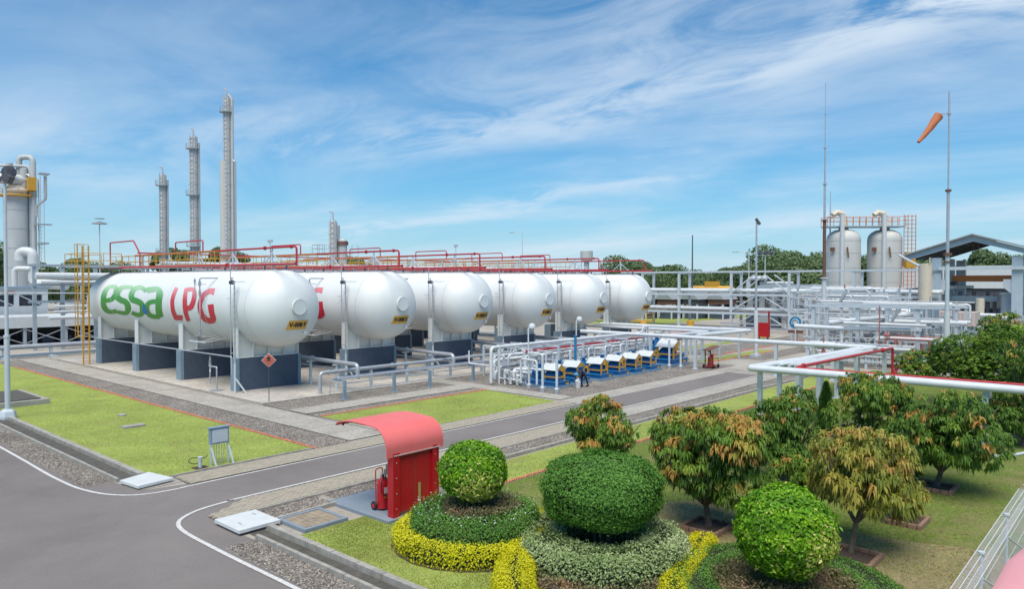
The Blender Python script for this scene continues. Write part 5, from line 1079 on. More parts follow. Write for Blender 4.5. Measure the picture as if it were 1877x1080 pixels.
lamp_pole(139.6, 61.3, 12.6, 2.0, 'thin distant street lamp left of the slim floodlight pole')
lamp_pole(146.6, 60.9, 12.6, 0, 'distant twin-post floodlight cluster above the far trees', 'flood')
lamp_pole(68, 118, 14.0, 0, 'small distant lamp between the slim columns and the short tower', 'small')
lamp_pole(102, 106, 14, 0, 'small distant lamp above the tanks right of the short tower', 'small')
solo('mast', MB().tube([(127.6, 67.3, 0), (127.6, 67.3, 15.8)], [.2, .1], 6), 'dsteel', 'plain dark mast on the skyline right of the tanks', 'mast', (127.6, 67.3, 0))
solo('mast', MB().tube([(120.2, 39.4, 0), (120.2, 39.4, 17), (120.2, 39.4, 21.2)], [.15, .1, .04], 6).disc((120.2, 39.4, 17.1), (0, 0, 1), .35, .2), 'galv', 'thin lightning rod beside the left silo', 'mast', (120.2, 39.4, 0))

# ------------------------------------------------------------------ right background: long pipe rack
t = thing('main_pipe_rack', 'long grey two-level pipe rack crossing behind the pumps from the last tank to the shed', 'pipe rack', (101, 45, 0))
pr = MB().box(-.16, .16, -.16, .16, 0, 8.4).mesh('post', 'lsteel')
RY = (62, 55.5, 47, 38.5, 30, 21.6)
for y in RY:
    piece(t, 'post', pr, (101, y, 0)); piece(t, 'post', pr, (104.6, y + .1, 0))
for X in (101, 104.6):
    for z, hh in ((8.35, .22), (4.95, .3), (2.25, .34)): MB().box(X - .23, X - .165, 21, 66, z - hh / 2, z + hh / 2).build('beam', 'lsteel' if X < 102 else 'steel', t)
cbm = MB().box(.17, 3.45, -.1, .1, -.15, .15).mesh('crossbeam', 'steel')
for y in RY:
    for z in (8.2, 4.8, 2.1): piece(t, 'crossbeam', cbm, (101, y, z))
for X in (101, 104.6):
    for z in (.3, 2.7, 5.3):
        w = 2.0 if z < 5 else 2.6
        MB().bar((X - .05, 46.9, z), (X - .05, 43.5, z + w), .2, .16).bar((X - .05, 38.6, z), (X - .05, 42.0, z + w), .2, .16).build('knee_brace', 'lsteel', t)
for k, (x, z, r, m) in enumerate(((101.4, 5.55, .26, 'white2'), (102.1, 5.5, .20, 'clad'), (102.8, 5.6, .28, 'white2'), (103.6, 5.45, .18, 'galv'), (101.4, 2.85, .26, 'white2'), (102.1, 2.8, .2, 'clad'), (102.9, 2.85, .26, 'white2'), (103.7, 2.7, .16, 'galv'))):
    MB().tube([(x, 74, z), (x, 20.2, z)], r, 10).build('pipe', m, t)
MB().tube([(100.7, 33, 5.6), (100.7, 36.5, 5.6), (100.7, 36.5, 4.4), (100.7, 30, 4.4)], .22, 10, .5).tube([(100.7, 31, 2.9), (100.7, 34.2, 2.9), (100.7, 34.2, 4.1), (100.7, 27, 4.1)], .3, 10, .6).build('expansion_loop', 'cream', t)
MB().tube([(106, 46.6, 4.5), (106, 46.6, 7.4), (106, 43.8, 7.4)], .35, 10, .8).tube([(106.4, 45, 6.7), (106.4, 40, 6.7)], .2, 8).build('elbow_pipe', 'white2', t)
MB().box(97.5, 98.0, 21, 47, .25, .6).box(97.4, 97.9, 36, 47, .9, 1.1).build('base_beam', 'galv', t)
# sheds behind the rack
for k in range(4):
    cx_, cy_ = 117.5 + k * 2.9, 71.5 - k * 3.6
    t = thing('grey_shed', ('leftmost', 'second', 'third', 'rightmost')[k] + ' of the small grey-roofed cooler sheds behind the pipe rack', 'shed', (cx_, cy_, 0), 'small grey-roofed sheds')
    MB().prism([(cy_ - 1.7, 3.6), (cy_ + 1.7, 3.6), (cy_ + .9, 5.2), (cy_ - .2, 5.2)], 'x', cx_ - 2.5, cx_ + 3.5).build('roof', 'tin', t)
    MB().box(cx_ - 2.2, cx_ + 3.2, cy_ - 1.5, cy_ + 1.5, 2.7, 3.599).build('dark_side', 'rust' if k % 2 else 'dsteel', t)
    lg = MB().box(-.12, .12, -.12, .12, 0, 2.7).mesh('leg', 'lsteel')
    for a in (-2.1, 3.1):
        for b_ in (-1.4, 1.4): piece(t, 'leg', lg, (cx_ + a, cy_ + b_, 0))
    MB().bar((cx_ - 2.1, cy_ - 1.4, 2.6), (cx_ - 2.1, cy_ + .6, 1.2), .12).build('brace', 'lsteel', t)
    MB().box(cx_ - 1.8, cx_ + 2.6, cy_ - 1.2, cy_ + 1.2, .01, 1.7).build('cooler', 'ped', t)
t = thing('orange_tanker', 'long orange tank body behind the pipe rack', 'tanker', (130, 64.5, 0))
MB().lathe([(.0, -4.6), (.6, -4.4), (.75, -4), (.75, 4), (.6, 4.4), (0, 4.6)], (130, 64.5, 5.3), 12, 'y').build('tank', 'yellow', t)
MB().box(129.5, 130.5, 63, 65.7, 5.8, 6.9).box(129.1, 130.9, 60.1, 68.7, 3.2, 4.5).build('walkway', 'yellow', t)
MB().box(129.2, 130.8, 60.3, 68.5, .01, 3.2).build('carriage', 'dsteel', t)
# electrical cabinets, kiosk
cl = thing('cabinet', 'dark blue electrical cabinet beside a rack post', 'cabinet', (105.5, 46, 0), 'dark blue cabinets under the pipe rack')
MB().box(105, 106, 45.3, 46.5, .01, 2.3).build('box', 'ped', cl); MB().box(104.93, 104.99, 45.4, 46.4, .2, 2.2).build('door', 'pedl', cl)
dup(cl, (106.5, 42.6, 0), 'dark blue cabinet under the middle of the pipe rack'); dup(cl, (108, 40.8, 0), 'dark blue cabinet beside the pale kiosk')
t = thing('kiosk', 'pale grey kiosk behind the braced bay of the pipe rack', 'kiosk', (108, 38.4, 0))
MB().box(106.5, 109.5, 36.8, 39.6, .01, 3.6).build('wall', 'tin', t); MB().box(106.42, 106.49, 37.4, 38.3, .2, 2.3).build('door', 'galv', t); MB().box(106.3, 109.7, 36.6, 39.8, 3.605, 3.75).build('roof', 'steel', t)
t = thing('compressor_house', 'grey machine house with dark slots behind the pipe rack', 'building', (122, 46, 0))
MB().box(118, 126, 39, 52, .01, 5.0).build('wall', 'tin', t); MB().prism([(38.6, 5.005), (52.4, 5.005), (49.5, 6.4), (41.5, 6.4)], 'x', 117.6, 126.4).build('roof', 'steel', t)
sl_ = MB().box(-.05, .0, -.5, .5, 0, 2.0).mesh('louvre', 'dsteel')
for y in (40.5, 42.5, 44.5, 46.5, 48.5, 50.5): piece(t, 'louvre', sl_, (117.97, y, 2.6))
# yellow steps and barrels right of the last tank
t = thing('yellow_steps', 'yellow railed steps and platform right of the last tank', 'steps', (96, 58, 0))
MB().box(94, 96, 57, 60, .9, 1.05).build('platform', 'yellow', t); b = MB()
for (x, y) in ((94, 57), (94, 60), (96, 57), (96, 60), (94, 58.5)): b.tube([(x, y, 0), (x, y, 2.1)], .05, 5)
for z in (1.6, 2.1): b.tube([(96, 57, z), (94, 57, z), (94, 60, z), (96, 60, z)], .045, 5)
b.bar((94, 60, 1.0), (94, 63, .05), .1, .2).bar((94.8, 60, 1.0), (94.8, 63, .05), .1, .2); b.build('guard_rail', 'yellow', t)
br = MB().lathe([(.45, 0), (.5, .05), (.5, 1.05), (.45, 1.1)], (0, 0, 0), 12).mesh('barrel', 'yellow')
for k, (x, y, lb) in enumerate(((90, 58.5, 'yellow drum beside the yellow steps, left one'), (91.5, 56.0, 'yellow drum before the yellow steps, right one'), (99, 52.5, 'yellow drum under the pipe rack behind the steps'))):
    o = bpy.data.objects.new('yellow_drum', br); COL.objects.link(o); o.location = (x, y, 0); o['label'] = lb; o['category'] = 'drum'; o['group'] = 'yellow drums'

# ------------------------------------------------------------------ silos
def silo(x, y, lb):
    t = thing('silo', lb, 'silo', (x, y, 0), 'pair of pale domed silos')
    MB().lathe([(2.5, 0), (2.5, 13.5), (2.4, 14.0), (2.05, 14.5), (1.4, 14.9), (.6, 15.08), (0, 15.1)], (x, y, 0), 32).build('shell', 'clad2', t)
    sr = MB().lathe([(2.52, 0), (2.52, .06)], (0, 0, 0), 32).mesh('seam', 'clad2')
    for z in (4.5, 6.8, 9.0, 11.3, 13.2): piece(t, 'seam', sr, (x, y, z))
    MB().tube([(x, y, 15.0), (x, y, 16.9), (x - .15, y + .15, 17.5), (x - .9, y + .8, 17.75), (x - 1.4, y + 1.2, 17.3)], [.75, .5, .5, .45, .4], 10).build('gooseneck_vent', 'cream', t)
    MB().tube([(x - 2.5, y - .6, 2), (x - 2.5, y - .6, 17.2)], .32, 10).build('riser_pipe', 'roofw', t)
    MB().box(x - 2.85, x - 2.5, y + .5, y + 1.1, 11.6, 12.2).tube([(x - 2.4, y - 1.3, 12.2), (x - 2.4, y - 1.5, 10.6)], .12, 5).build('rusty_bracket', 'rust', t)
    return t
silo(120.3, 37.4, 'pale domed silo with a vertical white pipe, left of the pair'); silo(124.7, 32.6, 'pale domed silo right of the pair, beside the orange ladder')
t = thing('silo_walkway', 'railed walkway with rusty orange railings across both silo tops', 'walkway', (122, 35, 15.4))
A, B = Vector((118.0, 39.6, 15.45)), Vector((125.6, 30.4, 15.45)); dd = (B - A).normalized(); ss_ = Vector((dd.y, -dd.x, 0))
MB().bar(A, B, 2.6, .18).build('deck', 'steel', t)
wp = MB().tube([(0, 0, 0), (0, 0, 1.4)], .05, 5).mesh('rail_post', 'orange')
for s in (-1.25, 1.25):
    for k in range(13): p = A + (B - A) * k / 12 + ss_ * s; piece(t, 'rail_post', wp, (p.x, p.y, p.z + .1))
    for z in (.8, 1.4): MB().tube([A + ss_ * s + Vector((0, 0, z + .1)), B + ss_ * s + Vector((0, 0, z + .1))], .045, 5).build('rail', 'orange', t)
t = thing('silo_ladder', 'tall orange caged ladder with a yellow lower half beside the right silo', 'ladder', (124.6, 29.0, 0))
for s in (-.9, -.3, .3, .9): MB().tube([(124.6 + s * .66, 29.0 - s * .75, 5), (124.6 + s * .66, 29.0 - s * .75, 17.2)], .06, 5).build('rail', 'orange', t)
rg2 = MB().tube([(-.6, .68, 0), (.6, -.68, 0)], .045, 5).mesh('rung', 'orange')
for k in range(20): piece(t, 'rung', rg2, (124.6, 29.0, 5.2 + k * .62))
MB().bar((124.2, 29.5, 10.2), (125.2, 28.4, 10.2), .5, 2.4).build('yellow_panel', 'yellow', t)

# ------------------------------------------------------------------ open shed at the right
t = thing('open_shed', 'large open-fronted steel shed with a grey gable roof at the right edge', 'shed', (105, 17.3, 0))
apex, lf, rt_ = (17.3, 12.7), (25.2, 10.25), (9.4, 10.25)
for yy, s in ((25.2, 0), (9.4, 1)):
    MB().prism([(yy, 10.1), (17.3, 12.62), (17.3, 12.78), (yy, 10.26)], 'x', 103.6, 122).build('roof_sheet', 'tin', t)
MB().prism([(24.9, 9.5), (17.3, 11.85), (9.7, 9.5), (9.7, 10.1), (17.3, 12.55), (24.9, 10.1)], 'x', 104.2, 104.45).build('gable_beam', 'pedl2', t)
MB().box(104.2, 104.45, 10.3, 21.0, 8.35, 8.75).build('tie_beam', 'lsteel', t)
cm = MB().box(-.45, .45, -.55, .55, 0, 9.9).mesh('column', 'pedl2')
for x in (105, 112.5, 120):
    for y in (21.3, 12.8): piece(t, 'column', cm, (x, y, 0))
for x in (108.8, 112.5, 116.2, 120): MB().prism([(24.6, 9.7), (17.3, 12.1), (10, 9.7), (10, 10.0), (17.3, 12.5), (24.6, 10.0)], 'x', x, x + .2).build('truss', 'dsteel', t)
for y in (24, 21.5, 19.2, 15.4, 13, 10.7):
    z = 12.55 - abs(y - 17.3) * .319; MB().box(104.5, 121.8, y - .06, y + .06, z - .22, z - .06).build('purlin', 'steel', t)
MB().prism([(20.8, 5.4), (19.9, 6.2), (19.9, 7.2), (20.8, 7.2)], 'x', 104.7, 105.2).build('bracket', 'lsteel', t)
MB().prism([(13.3, 5.4), (14.2, 6.2), (14.2, 7.2), (13.3, 7.2)], 'x', 104.7, 105.2).build('bracket', 'lsteel', t)
MB().box(105.5, 121, 19.9, 20.5, 5.95, 6.35).box(105.5, 121, 13.4, 14.0, 5.95, 6.35).build('crane_rail', 'steel', t)
t = thing('gantry_crane', 'rusty orange crane beam spanning inside the open shed', 'crane', (110, 17, 6.4))
MB().box(109.6, 110.4, 13.4, 20.5, 6.9, 7.7).build('beam', 'orange', t)
MB().box(109.3, 110.7, 13.2, 13.9, 6.36, 6.9).box(109.3, 110.7, 20.0, 20.6, 6.4, 6.9).build('end_truck', 'dsteel', t)
t = thing('shed_machinery', 'dark compressor with upright cylinders and silver ducts inside the open shed', 'machine', (112, 17, 0))
MB().box(109, 116, 14.8, 20.6, .01, 1.3).build('bed', 'galv', t)
for k in range(7): MB().tube([(108.6, 15.6 + k * .75, 1.3), (108.6, 15.6 + k * .75, 5.2 + (k % 2) * .5)], .22, 8).build('cylinder', 'dsteel', t)
MB().box(108.2, 109.4, 15.3, 20.8, 4.4, 5.1).build('gallery', 'pedl', t)
MB().box(109.5, 115, 15.4, 20.4, 1.3, 3.4).build('engine', 'ped', t)
MB().tube([(107.6, 14.2, 2.2), (107.6, 14.2, 5.3)], .65, 14).tube([(107.6, 14.2, 5.3), (107.6, 14.2, 5.55)], .85, 14).build('silver_duct', 'pedl2', t)
MB().tube([(107.4, 14.2, .1), (107.4, 14.2, 2.2)], .5, 12).build('cream_duct', 'cream', t)
MB().tube([(107.2, 12.6, .5), (107.2, 12.6, 4.9), (107.2, 10.9, 4.9), (107.2, 10.9, .5)], .34, 10, .5).build('black_duct', 'dsteel', t)
MB().lathe([(.0, -1.2), (.7, -1.0), (.8, -.6), (.8, .6), (.7, 1.0), (0, 1.2)], (106.6, 12.6, 1.6), 14, 'y').box(106, 107.2, 10, 12, .01, 1.6).build('silver_drum', 'galv', t)
# white warehouse and its roof beyond
t = thing('warehouse', 'long low white warehouse beyond the open shed', 'building', (160, 25, 0))
MB().box(158, 175, -30, 38, .01, 5.4).build('wall', 'dsteel', t); MB().box(157.6, 175.4, -30.4, 38.4, 5.6, 9.8).build('roof_band', 'roofw', t)
MB().prism([(-30.4, 9.805), (14, 9.805), (-8, 15)], 'x', 157.6, 175).build('gable', 'roofw', t)
fm = MB().box(-.4, .4, -.6, .6, 0, .9).mesh('roof_vent', 'dsteel')
for y in (3, -2, -7): piece(t, 'roof_vent', fm, (160, y, 13.2))
# cream and orange lagged columns, grey container, pale box
solo('cream_column', MB().tube([(98.9, 21.3, 0), (98.9, 21.3, 9.1)], .75, 16).tube([(98.3, 20.7, 9.1), (98.3, 20.7, 9.8)], .08, 6), 'cream', 'cream lagged vertical vessel at the left column of the open shed', 'vessel', (98.9, 21.3, 0))
solo('white_stay', MB().tube([(98.4, 21.9, 8.8), (97.8, 24.0, 10.2)], .14, 8), 'roofw', 'short slanting white pipe above the cream vessel', 'pipe')
solo('orange_column', MB().tube([(93.9, 14.85, 0), (93.9, 14.85, 5.1)], .42, 14), 'cream', 'tan lagged duct below the silver duct of the open shed', 'duct', (93.9, 14.85, 0))
t = thing('horizontal_vessel', 'white horizontal vessel with domed end before the grey container', 'vessel', (82, 20.6, 0))
MB().lathe([(0, -2.3), (.5, -2.15), (.85, -1.6), (.85, 1.6), (.5, 2.15), (0, 2.3)], (82.2, 20.8, 3.5), 20, 'y').build('shell', 'white2', t); MB().box(81.7, 82.7, 19.4, 19.7, .01, 2.8).box(81.7, 82.7, 21.9, 22.2, .01, 2.8).build('saddle', 'steel', t)
t = thing('grey_container', 'blue-grey ribbed container box beside the white vessel', 'container', (80.5, 17.4, 0))
MB().box(80.0, 82.0, 16.4, 18.5, 2.6, 4.6).box(80, 82, 16.4, 18.5, .01, 2.5).build('body', 'pedl', t)
for k in range(7): MB().box(79.94, 79.999, 16.45 + k * .3, 16.6 + k * .3, 2.65, 4.55).build('rib', 'steel', t)
t = thing('pale_box', 'pale pinkish ribbed box right of the grey container', 'container', (84.5, 15.5, 0))
MB().box(83.6, 86.2, 13.6, 17.0, 2.5, 3.9).build('body', 'pinkish', t); MB().box(83.8, 86.0, 13.8, 16.8, .01, 2.499).build('base', 'steel', t)
for k in range(9): MB().box(83.54, 83.599, 13.75 + k * .36, 13.9 + k * .36, 2.55, 3.85).build('rib', 'pinkish', t)

# ------------------------------------------------------------------ metering frame (right middle)
t = thing('metering_frame', 'open grey steel frame carrying white pipes in front of the right-hand plant', 'pipe frame', (66, 18, 0))
fm1 = MB().box(-.14, .14, -.14, .14, 0, 4.9).mesh('post', 'lsteel')
FY = (23.0, 20.9, 19.3, 17.9, 12.9)
for y in (23.0, 19.3, 14.7): piece(t, 'post', fm1, (66, y, 0))
for y in (23.0, 20.9, 17.9): piece(t, 'post', fm1, (69.5, y, 0))
for x, z in ((65.8, 4.8), (69.3, 4.8), (65.8, 3.0), (69.3, 3.05)): MB().box(x - .06, x + .06, 14.4, 23.3, z - .1, z + .1).build('beam', 'lsteel', t)
for y in (23.0, 19.3): MB().box(66.14, 69.36, y - .07, y + .07, 4.55, 4.69).build('crossbeam', 'lsteel', t)
for a, b_ in (((66, 22.6, 2.9), (66, 20.0, .6)), ((66, 19.6, 2.9), (66, 21.6, .9)), ((69.5, 18, 2.9), (69.5, 20.6, .5)), ((69.5, 20.8, 2.9), (69.5, 18.6, .6))): MB().bar(a, b_, .13).build('brace', 'lsteel', t)
MB().tube([(64.9, 24.2, 3.0), (64.9, 20.2, 2.95), (64.9, 15.0, 3.1)], .19, 10).build('pipe', 'white2', t)
MB().tube([(75, 16.5, 4.0), (65.5, 21.6, 3.35)], .22, 10).build('slanted_pipe', 'white2', t)
MB().tube([(64.6, 20, 3.45), (64.6, 13.8, 3.45)], .13, 8).tube([(64.6, 17.4, 2.3), (64.6, 10.6, 2.35)], .17, 10).tube([(66.4, 24, 4.1), (66.4, 17, 4.1), (66.4, 17, 2.9)], .06, 8).tube([(66.3, 22.5, 5.05), (66.3, 11.5, 5.0)], .05, 8).tube([(64.5, 21.0, .8), (64.5, 12.2, .5)], .13, 8).tube([(65.0, 20.5, 1.3), (65.0, 16.5, 1.2)], .15, 8).build('pipes', 'white2', t)
MB().bar((67, 16.9, 3.6), (67, 16.3, 4.7), .25, .2).bar((70, 22, 5.1), (70, 21.5, 6.0), .3, .2).build('grey_actuator', 'steel', t)
t = thing('tall_duct', 'curved grey pipe bend standing behind the metering frame', 'pipe', (72, 18.6, 0))
MB().tube([(72.5, 18.9, 3.0), (72.5, 18.9, .8), (71.6, 18.0, .6)], .30, 10, .5).build('pipe', 'clad', t)
t = thing('yellow_platforms', 'yellow railings and steps behind the metering frame', 'platform', (78, 23, 0))
for (x, y) in ((78, 24.5), (79, 21.5), (78, 19.8)):
    b = MB()
    for k in range(4): b.tube([(x, y - k * .7, .3), (x, y - k * .7, 2.4)], .06, 5)
    for z in (1.0, 1.7, 2.4): b.tube([(x, y, z), (x, y - 2.1, z)], .06, 5)
    b.build('guard_rail', 'yellow', t)
MB().box(77, 79, 17, 25, .25, .4).build('deck', 'yellow', t)
solo('rusty_duct', MB().tube([(76, 22.4, .3), (76, 21.2, 3.2)], .35, 12), 'rust', 'slanting rust-coloured duct behind the metering frame', 'duct')
rr4 = random.Random(9)
for k, (x, y, n_, lb) in enumerate(((74, 21, 14, 'dense grey pipework behind the metering frame, left part'), (77, 17, 14, 'dense grey pipework behind the metering frame, right part'), (90, 27, 18, 'pipework and valves between the silos and the metering frame'), (88, 21, 14, 'pipework left of the white vessel'), (97, 31, 16, 'small piping under the silos'))):
    b = MB()
    for j in range(n_):
        a = (x + rr4.uniform(-2.5, 2.5), y + rr4.uniform(-2.6, 2.6)); h = rr4.uniform(1.2, 4.2); l = rr4.uniform(-2, 2)
        b.tube([(a[0], a[1], 0), (a[0], a[1], h), (a[0], a[1] + l, h), (a[0], a[1] + l, h * rr4.uniform(.1, .6))], rr4.uniform(.06, .16), 6, .25)
        if j % 3 == 0: b.valve((a[0], a[1], h * .6), (0, 0, 1), .16)
    solo('plant_piping', b, ('galv', 'steel', 'white2', 'white2', 'galv')[k], lb, 'piping', (x, y, 0))
def pipe_bay(name, x0, x1, y0, y1, zs, nx, ny, nrun, seed, label, pm_='lsteel'):
    t = thing(name, label, 'pipe frame', ((x0 + x1) / 2, (y0 + y1) / 2, 0)); r = random.Random(seed)
    top = zs[-1]; po = MB().box(-.1, .1, -.1, .1, 0, top + .5).mesh('post', pm_)
    for i in range(nx):
        for j in range(ny): piece(t, 'post', po, (x0 + (x1 - x0) * i / max(nx - 1, 1), y0 + (y1 - y0) * j / (ny - 1), 0))
    for z in zs:
        for i in range(nx): x = x0 + (x1 - x0) * i / max(nx - 1, 1); MB().box(x - .17, x - .105, y0 - .3, y1 + .3, z - .08, z + .08).build('beam', pm_, t)
    for k in range(nrun):
        x = r.uniform(x0, x1) - .3; z = r.choice(zs) + r.uniform(.1, .5); a = r.uniform(y0 - 1, (y0 + y1) / 2); b2 = r.uniform((y0 + y1) / 2, y1 + 1); rad = r.choice((.05, .07, .1, .15))
        q = [(x, a, r.uniform(.1, z)), (x, a, z), (x, b2, z), (x, b2, r.uniform(.1, z))] if r.random() < .6 else [(x, a, z), (x, b2, z)]
        MB().tube(q, rad, 7, .25).build('pipe', r.choice(('white2', 'galv', 'clad', 'white2')), t)
    for k in range(nrun // 2):
        x = r.uniform(x0, x1) - .3; y = r.uniform(y0, y1); MB().tube([(x, y, 0), (x, y, r.uniform(1.5, top + 1.2))], r.choice((.04, .06, .09)), 6).valve((x, y, r.uniform(.8, 2.5)), (0, 0, 1), .12).build('riser', r.choice(('white2', 'galv', 'fadedred', 'galv')), t)
    return t
pipe_bay('pipe_bay', 71.5, 75.5, 13.0, 25.5, (1.6, 3.2, 4.6), 2, 5, 34, 41, 'tangle of pale pipes and posts just behind the metering frame')
pipe_bay('pipe_bay', 79.5, 84, 19.5, 30.0, (1.8, 3.6, 5.2), 2, 5, 34, 42, 'tangle of grey pipes left of the white horizontal vessel')
pipe_bay('pipe_bay', 92, 97, 22.5, 34.0, (2.0, 4.0, 5.6), 2, 5, 30, 43, 'pipe frame and risers directly in front of the silos', 'steel')
pipe_bay('pipe_bay', 108, 113, 24, 44, (1.8, 3.6, 5.6), 2, 6, 30, 44, 'grey pipework behind the long pipe rack at the silo feet', 'steel')
pipe_bay('pipe_bay', 90, 94, 10.5, 17.5, (1.5, 3.0), 2, 4, 18, 45, 'low pipes before the open shed', 'steel')
pipe_bay('pipe_bay', 62, 64.5, 15.2, 22.0, (.6, 1.5), 2, 4, 14, 46, 'low white pipes in front of the metering frame')
# red metering skid with blue pump
t = thing('red_skid', 'red pipe-framed skid with an orange gearbox and blue motor behind the red valve line', 'skid', (66, 15, 0))
SX, SY = 65.4, 15.4
MB().box(SX - 1.5, SX + 2.2, SY - 3.2, SY + 1.4, .05, .22).build('base', 'rust', t)
f = MB()
for (x, y) in ((SX - 1.3, SY - 1.9), (SX - 1.3, SY + 1.2), (SX + 2, SY + 1.2), (SX + 2, SY - 1.9), (SX - 1.3, SY + .5)): f.tube([(x, y, .2), (x, y, 2.35)], .07, 6)
f.tube([(SX - 1.3, SY + 1.2, 2.35), (SX - 1.3, SY - 1.9, 2.35), (SX + 2, SY - 1.9, 2.35), (SX + 2, SY + 1.2, 2.35), (SX - 1.3, SY + 1.2, 2.35)], .06, 6)
f.tube([(SX - 1.6, SY + 1.6, .2), (SX - 1.6, SY + 1.6, 5.0)], .045, 6).valve((SX - 1.3, SY + 1.1, 2.6), (0, 1, 0), .11).tube([(SX + .3, SY + .4, .3), (SX + .3, SY + .4, 2.2)], .09, 8); f.build('pipe_frame', 'fadedred', t)
MB().lathe([(0, -.5), (.28, -.48), (.28, .48), (0, .5)], (SX - .3, SY - 1.0, .75), 12, 'y').lathe([(0, -.35), (.3, -.33), (.3, .33), (0, .35)], (SX + .5, SY - 2.0, .85), 12, 'y').build('blue_motor', 'blue2', t)
MB().cbox(SX - .4, SY + .5, .62, .5, .8, .5).build('gearbox', 'orange', t); MB().tube([(SX, SY - .8, .9), (SX, SY - .8, 1.6)], .12, 8).build('white_filter', 'roofw', t)
t = thing('second_red_skid', 'rusty red pipe skid half hidden behind the bush', 'skid', (67, 11.2, 0))
MB().box(65.6, 68.4, 9.6, 12.4, .05, .3).build('base', 'rust', t); f = MB()
for k in range(7): f.tube([(66.2 + (k % 3) * .8, 9.9 + k * .35, .3), (66.2 + (k % 3) * .8, 9.9 + k * .35, 2.6), (67.4, 9.9 + k * .35, 2.6)], .06, 6, .1)
f.build('pipes', 'rust', t)
# signs and cabinets near the rack
t = thing('ear_protection_sign', 'round blue ear-protection sign on a white post beside the far path', 'sign', (77.6, 28.9, 0))
gx, gy = 77.6, 28.9
MB().tube([(gx, gy, 0), (gx, gy, 2.1)], .07, 8).build('post', 'roofw', t); MB().bar((gx, gy + .75, 2.55), (gx, gy - .75, 2.55), .06, 1.5).build('board', 'roofw', t)
MB().disc((gx - .05, gy, 2.6), (1, 0, 0), .62, .04, 24).build('blue_disc', 'blue2', t)
hd2 = MB().disc((gx - .085, gy, 2.55), (1, 0, 0), .24, .02, 16); hd2.tube([(gx - .09, gy + .34, 2.35), (gx - .09, gy + .36, 2.75), (gx - .09, gy, 3.0), (gx - .09, gy - .36, 2.75), (gx - .09, gy - .34, 2.35)], .05, 5, .2).build('headphone_symbol', 'roofw', t)
MB().bar((gx, gy + .8, 1.6), (gx, gy - .8, 1.6), .05, .28).build('red_strip', 'rust', t)
solo('white_marker_post', MB().tube([(76, 26.8, 0), (76, 26.8, 2.1)], .06, 8).box(75.9, 76.1, 26.6, 27.0, 2.1, 2.9), 'roofw', 'slim white marker post right of the blue ear-protection sign', 'post', (76, 26.8, 0))
t = thing('hydrant_cabinet', 'red fire hose cabinet on a stand beside the slim floodlight pole', 'cabinet', (84.9, 35.5, 0))
MB().box(84.6, 85.1, 34.7, 36.0, .3, 2.0).build('box', 'red2', t); MB().box(84.75, 84.95, 34.8, 34.95, 0, .3).box(84.75, 84.95, 35.85, 35.98, 0, .3).box(84.7, 85, 34.7, 34.8, 2.0, 3.4).build('legs', 'red', t); MB().bar((84.8, 36.5, 3.3), (84.8, 34.5, 3.2), .8, .06).build('cap', 'red2', t)

# ------------------------------------------------------------------ masts and lamps
t = thing('left_floodlight_mast', 'tall grey floodlight mast on a hexagonal footing at the left edge', 'lamp mast', (10.45, 43.4, 0))
x, y = 10.45, 43.4
MB().lathe([(.42, 0), (.42, .12), (.34, .38), (.2, .5)], (x, y, .03), 6, smooth=False).build('footing', 'lsteel', t)
MB().tube([(x, y, .4), (x, y, 4.2)], .125, 12).tube([(x, y, 4.2), (x, y, 12.4)], [.09, .07], 10).disc((x, y, 4.2), (0, 0, 1), .15, .12).build('pole', 'lsteel', t)
for s in (-.55, .1):
    MB().bar((x + s * .66 - .1, y - s * .75 + .1, 12.25), (x + s * .66 + .15, y - s * .75 - .15, 12.05), .42, .38).tube([(x + s * .66, y - s * .75, 12.4), (x, y, 12.5)], .03, 6).build('floodlight', 'dsteel', t)
t = thing('slim_floodlight_pole', 'tall slim floodlight pole with a tilted dark lamp right of the tanks', 'lamp mast', (64.7, 27.7, 0))
x, y = 64.7, 27.7
MB().box(x - .4, x + .4, y - .4, y + .4, 0, .25).build('footing', 'lsteel', t)
MB().tube([(x, y, .2), (x, y, 4.3)], .19, 12).build('lower_pole', 'roofw', t)
MB().tube([(x, y, 4.3), (x, y, 12.4)], [.11, .07], 10).build('upper_pole', 'galv', t)
MB().bar((x - .05, y + .05, 12.7), (x + .15, y - .25, 12.15), .3, .22).build('floodlight', 'dsteel', t)
t = thing('lightning_mast', 'very tall stepped lightning mast left of the silos', 'mast', (77, 25.8, 0))
x, y = 77, 25.8
zs = [(0, 7.3, .24, 'roofw'), (7.3, 13.2, .17, 'rust'), (13.2, 16.9, .12, 'galv'), (16.9, 20.6, .085, 'galv'), (20.6, 24.0, .05, 'galv'), (24, 27.1, .03, 'galv')]
for a, b_, r, m_ in zs: MB().tube([(x, y, a), (x, y, b_)], r, 8).disc((x, y, b_), (0, 0, 1), r * 1.7, .12).build('section', m_, t)
t = thing('windsock_mast', 'tall stepped mast with an orange windsock at the right', 'mast', (61, 11.7, 0))
x, y = 61.0, 11.7
for a, b_, r, m_ in ((0, 4.6, .21, 'roofw'), (4.6, 8.95, .15, 'lsteel'), (8.95, 13.6, .11, 'galv'), (13.6, 20.8, .06, 'galv')): MB().tube([(x, y, a), (x, y, b_)], r, 10).build('section', m_, t)
MB().disc((x, y, 8.95), (0, 0, 1), .28, .2).disc((x, y, 13.6), (0, 0, 1), .2, .16).disc((x, y, 8.4), (0, 0, 1), .24, .1).build('collar', 'rust', t)
u_ = Vector((-.665, .7466, 0)) * 1.0
hub = Vector((x, y, 19.2)); a0 = hub + u_ * .45
MB().tube([hub, a0 + u_ * .25 + Vector((0, 0, .0))], .03, 6).disc(hub, (0, 0, 1), .12, .14, 10).build('swivel_arm', 'galv', t)
d_ = (u_ * .68 + Vector((0, 0, -.84))).normalized()
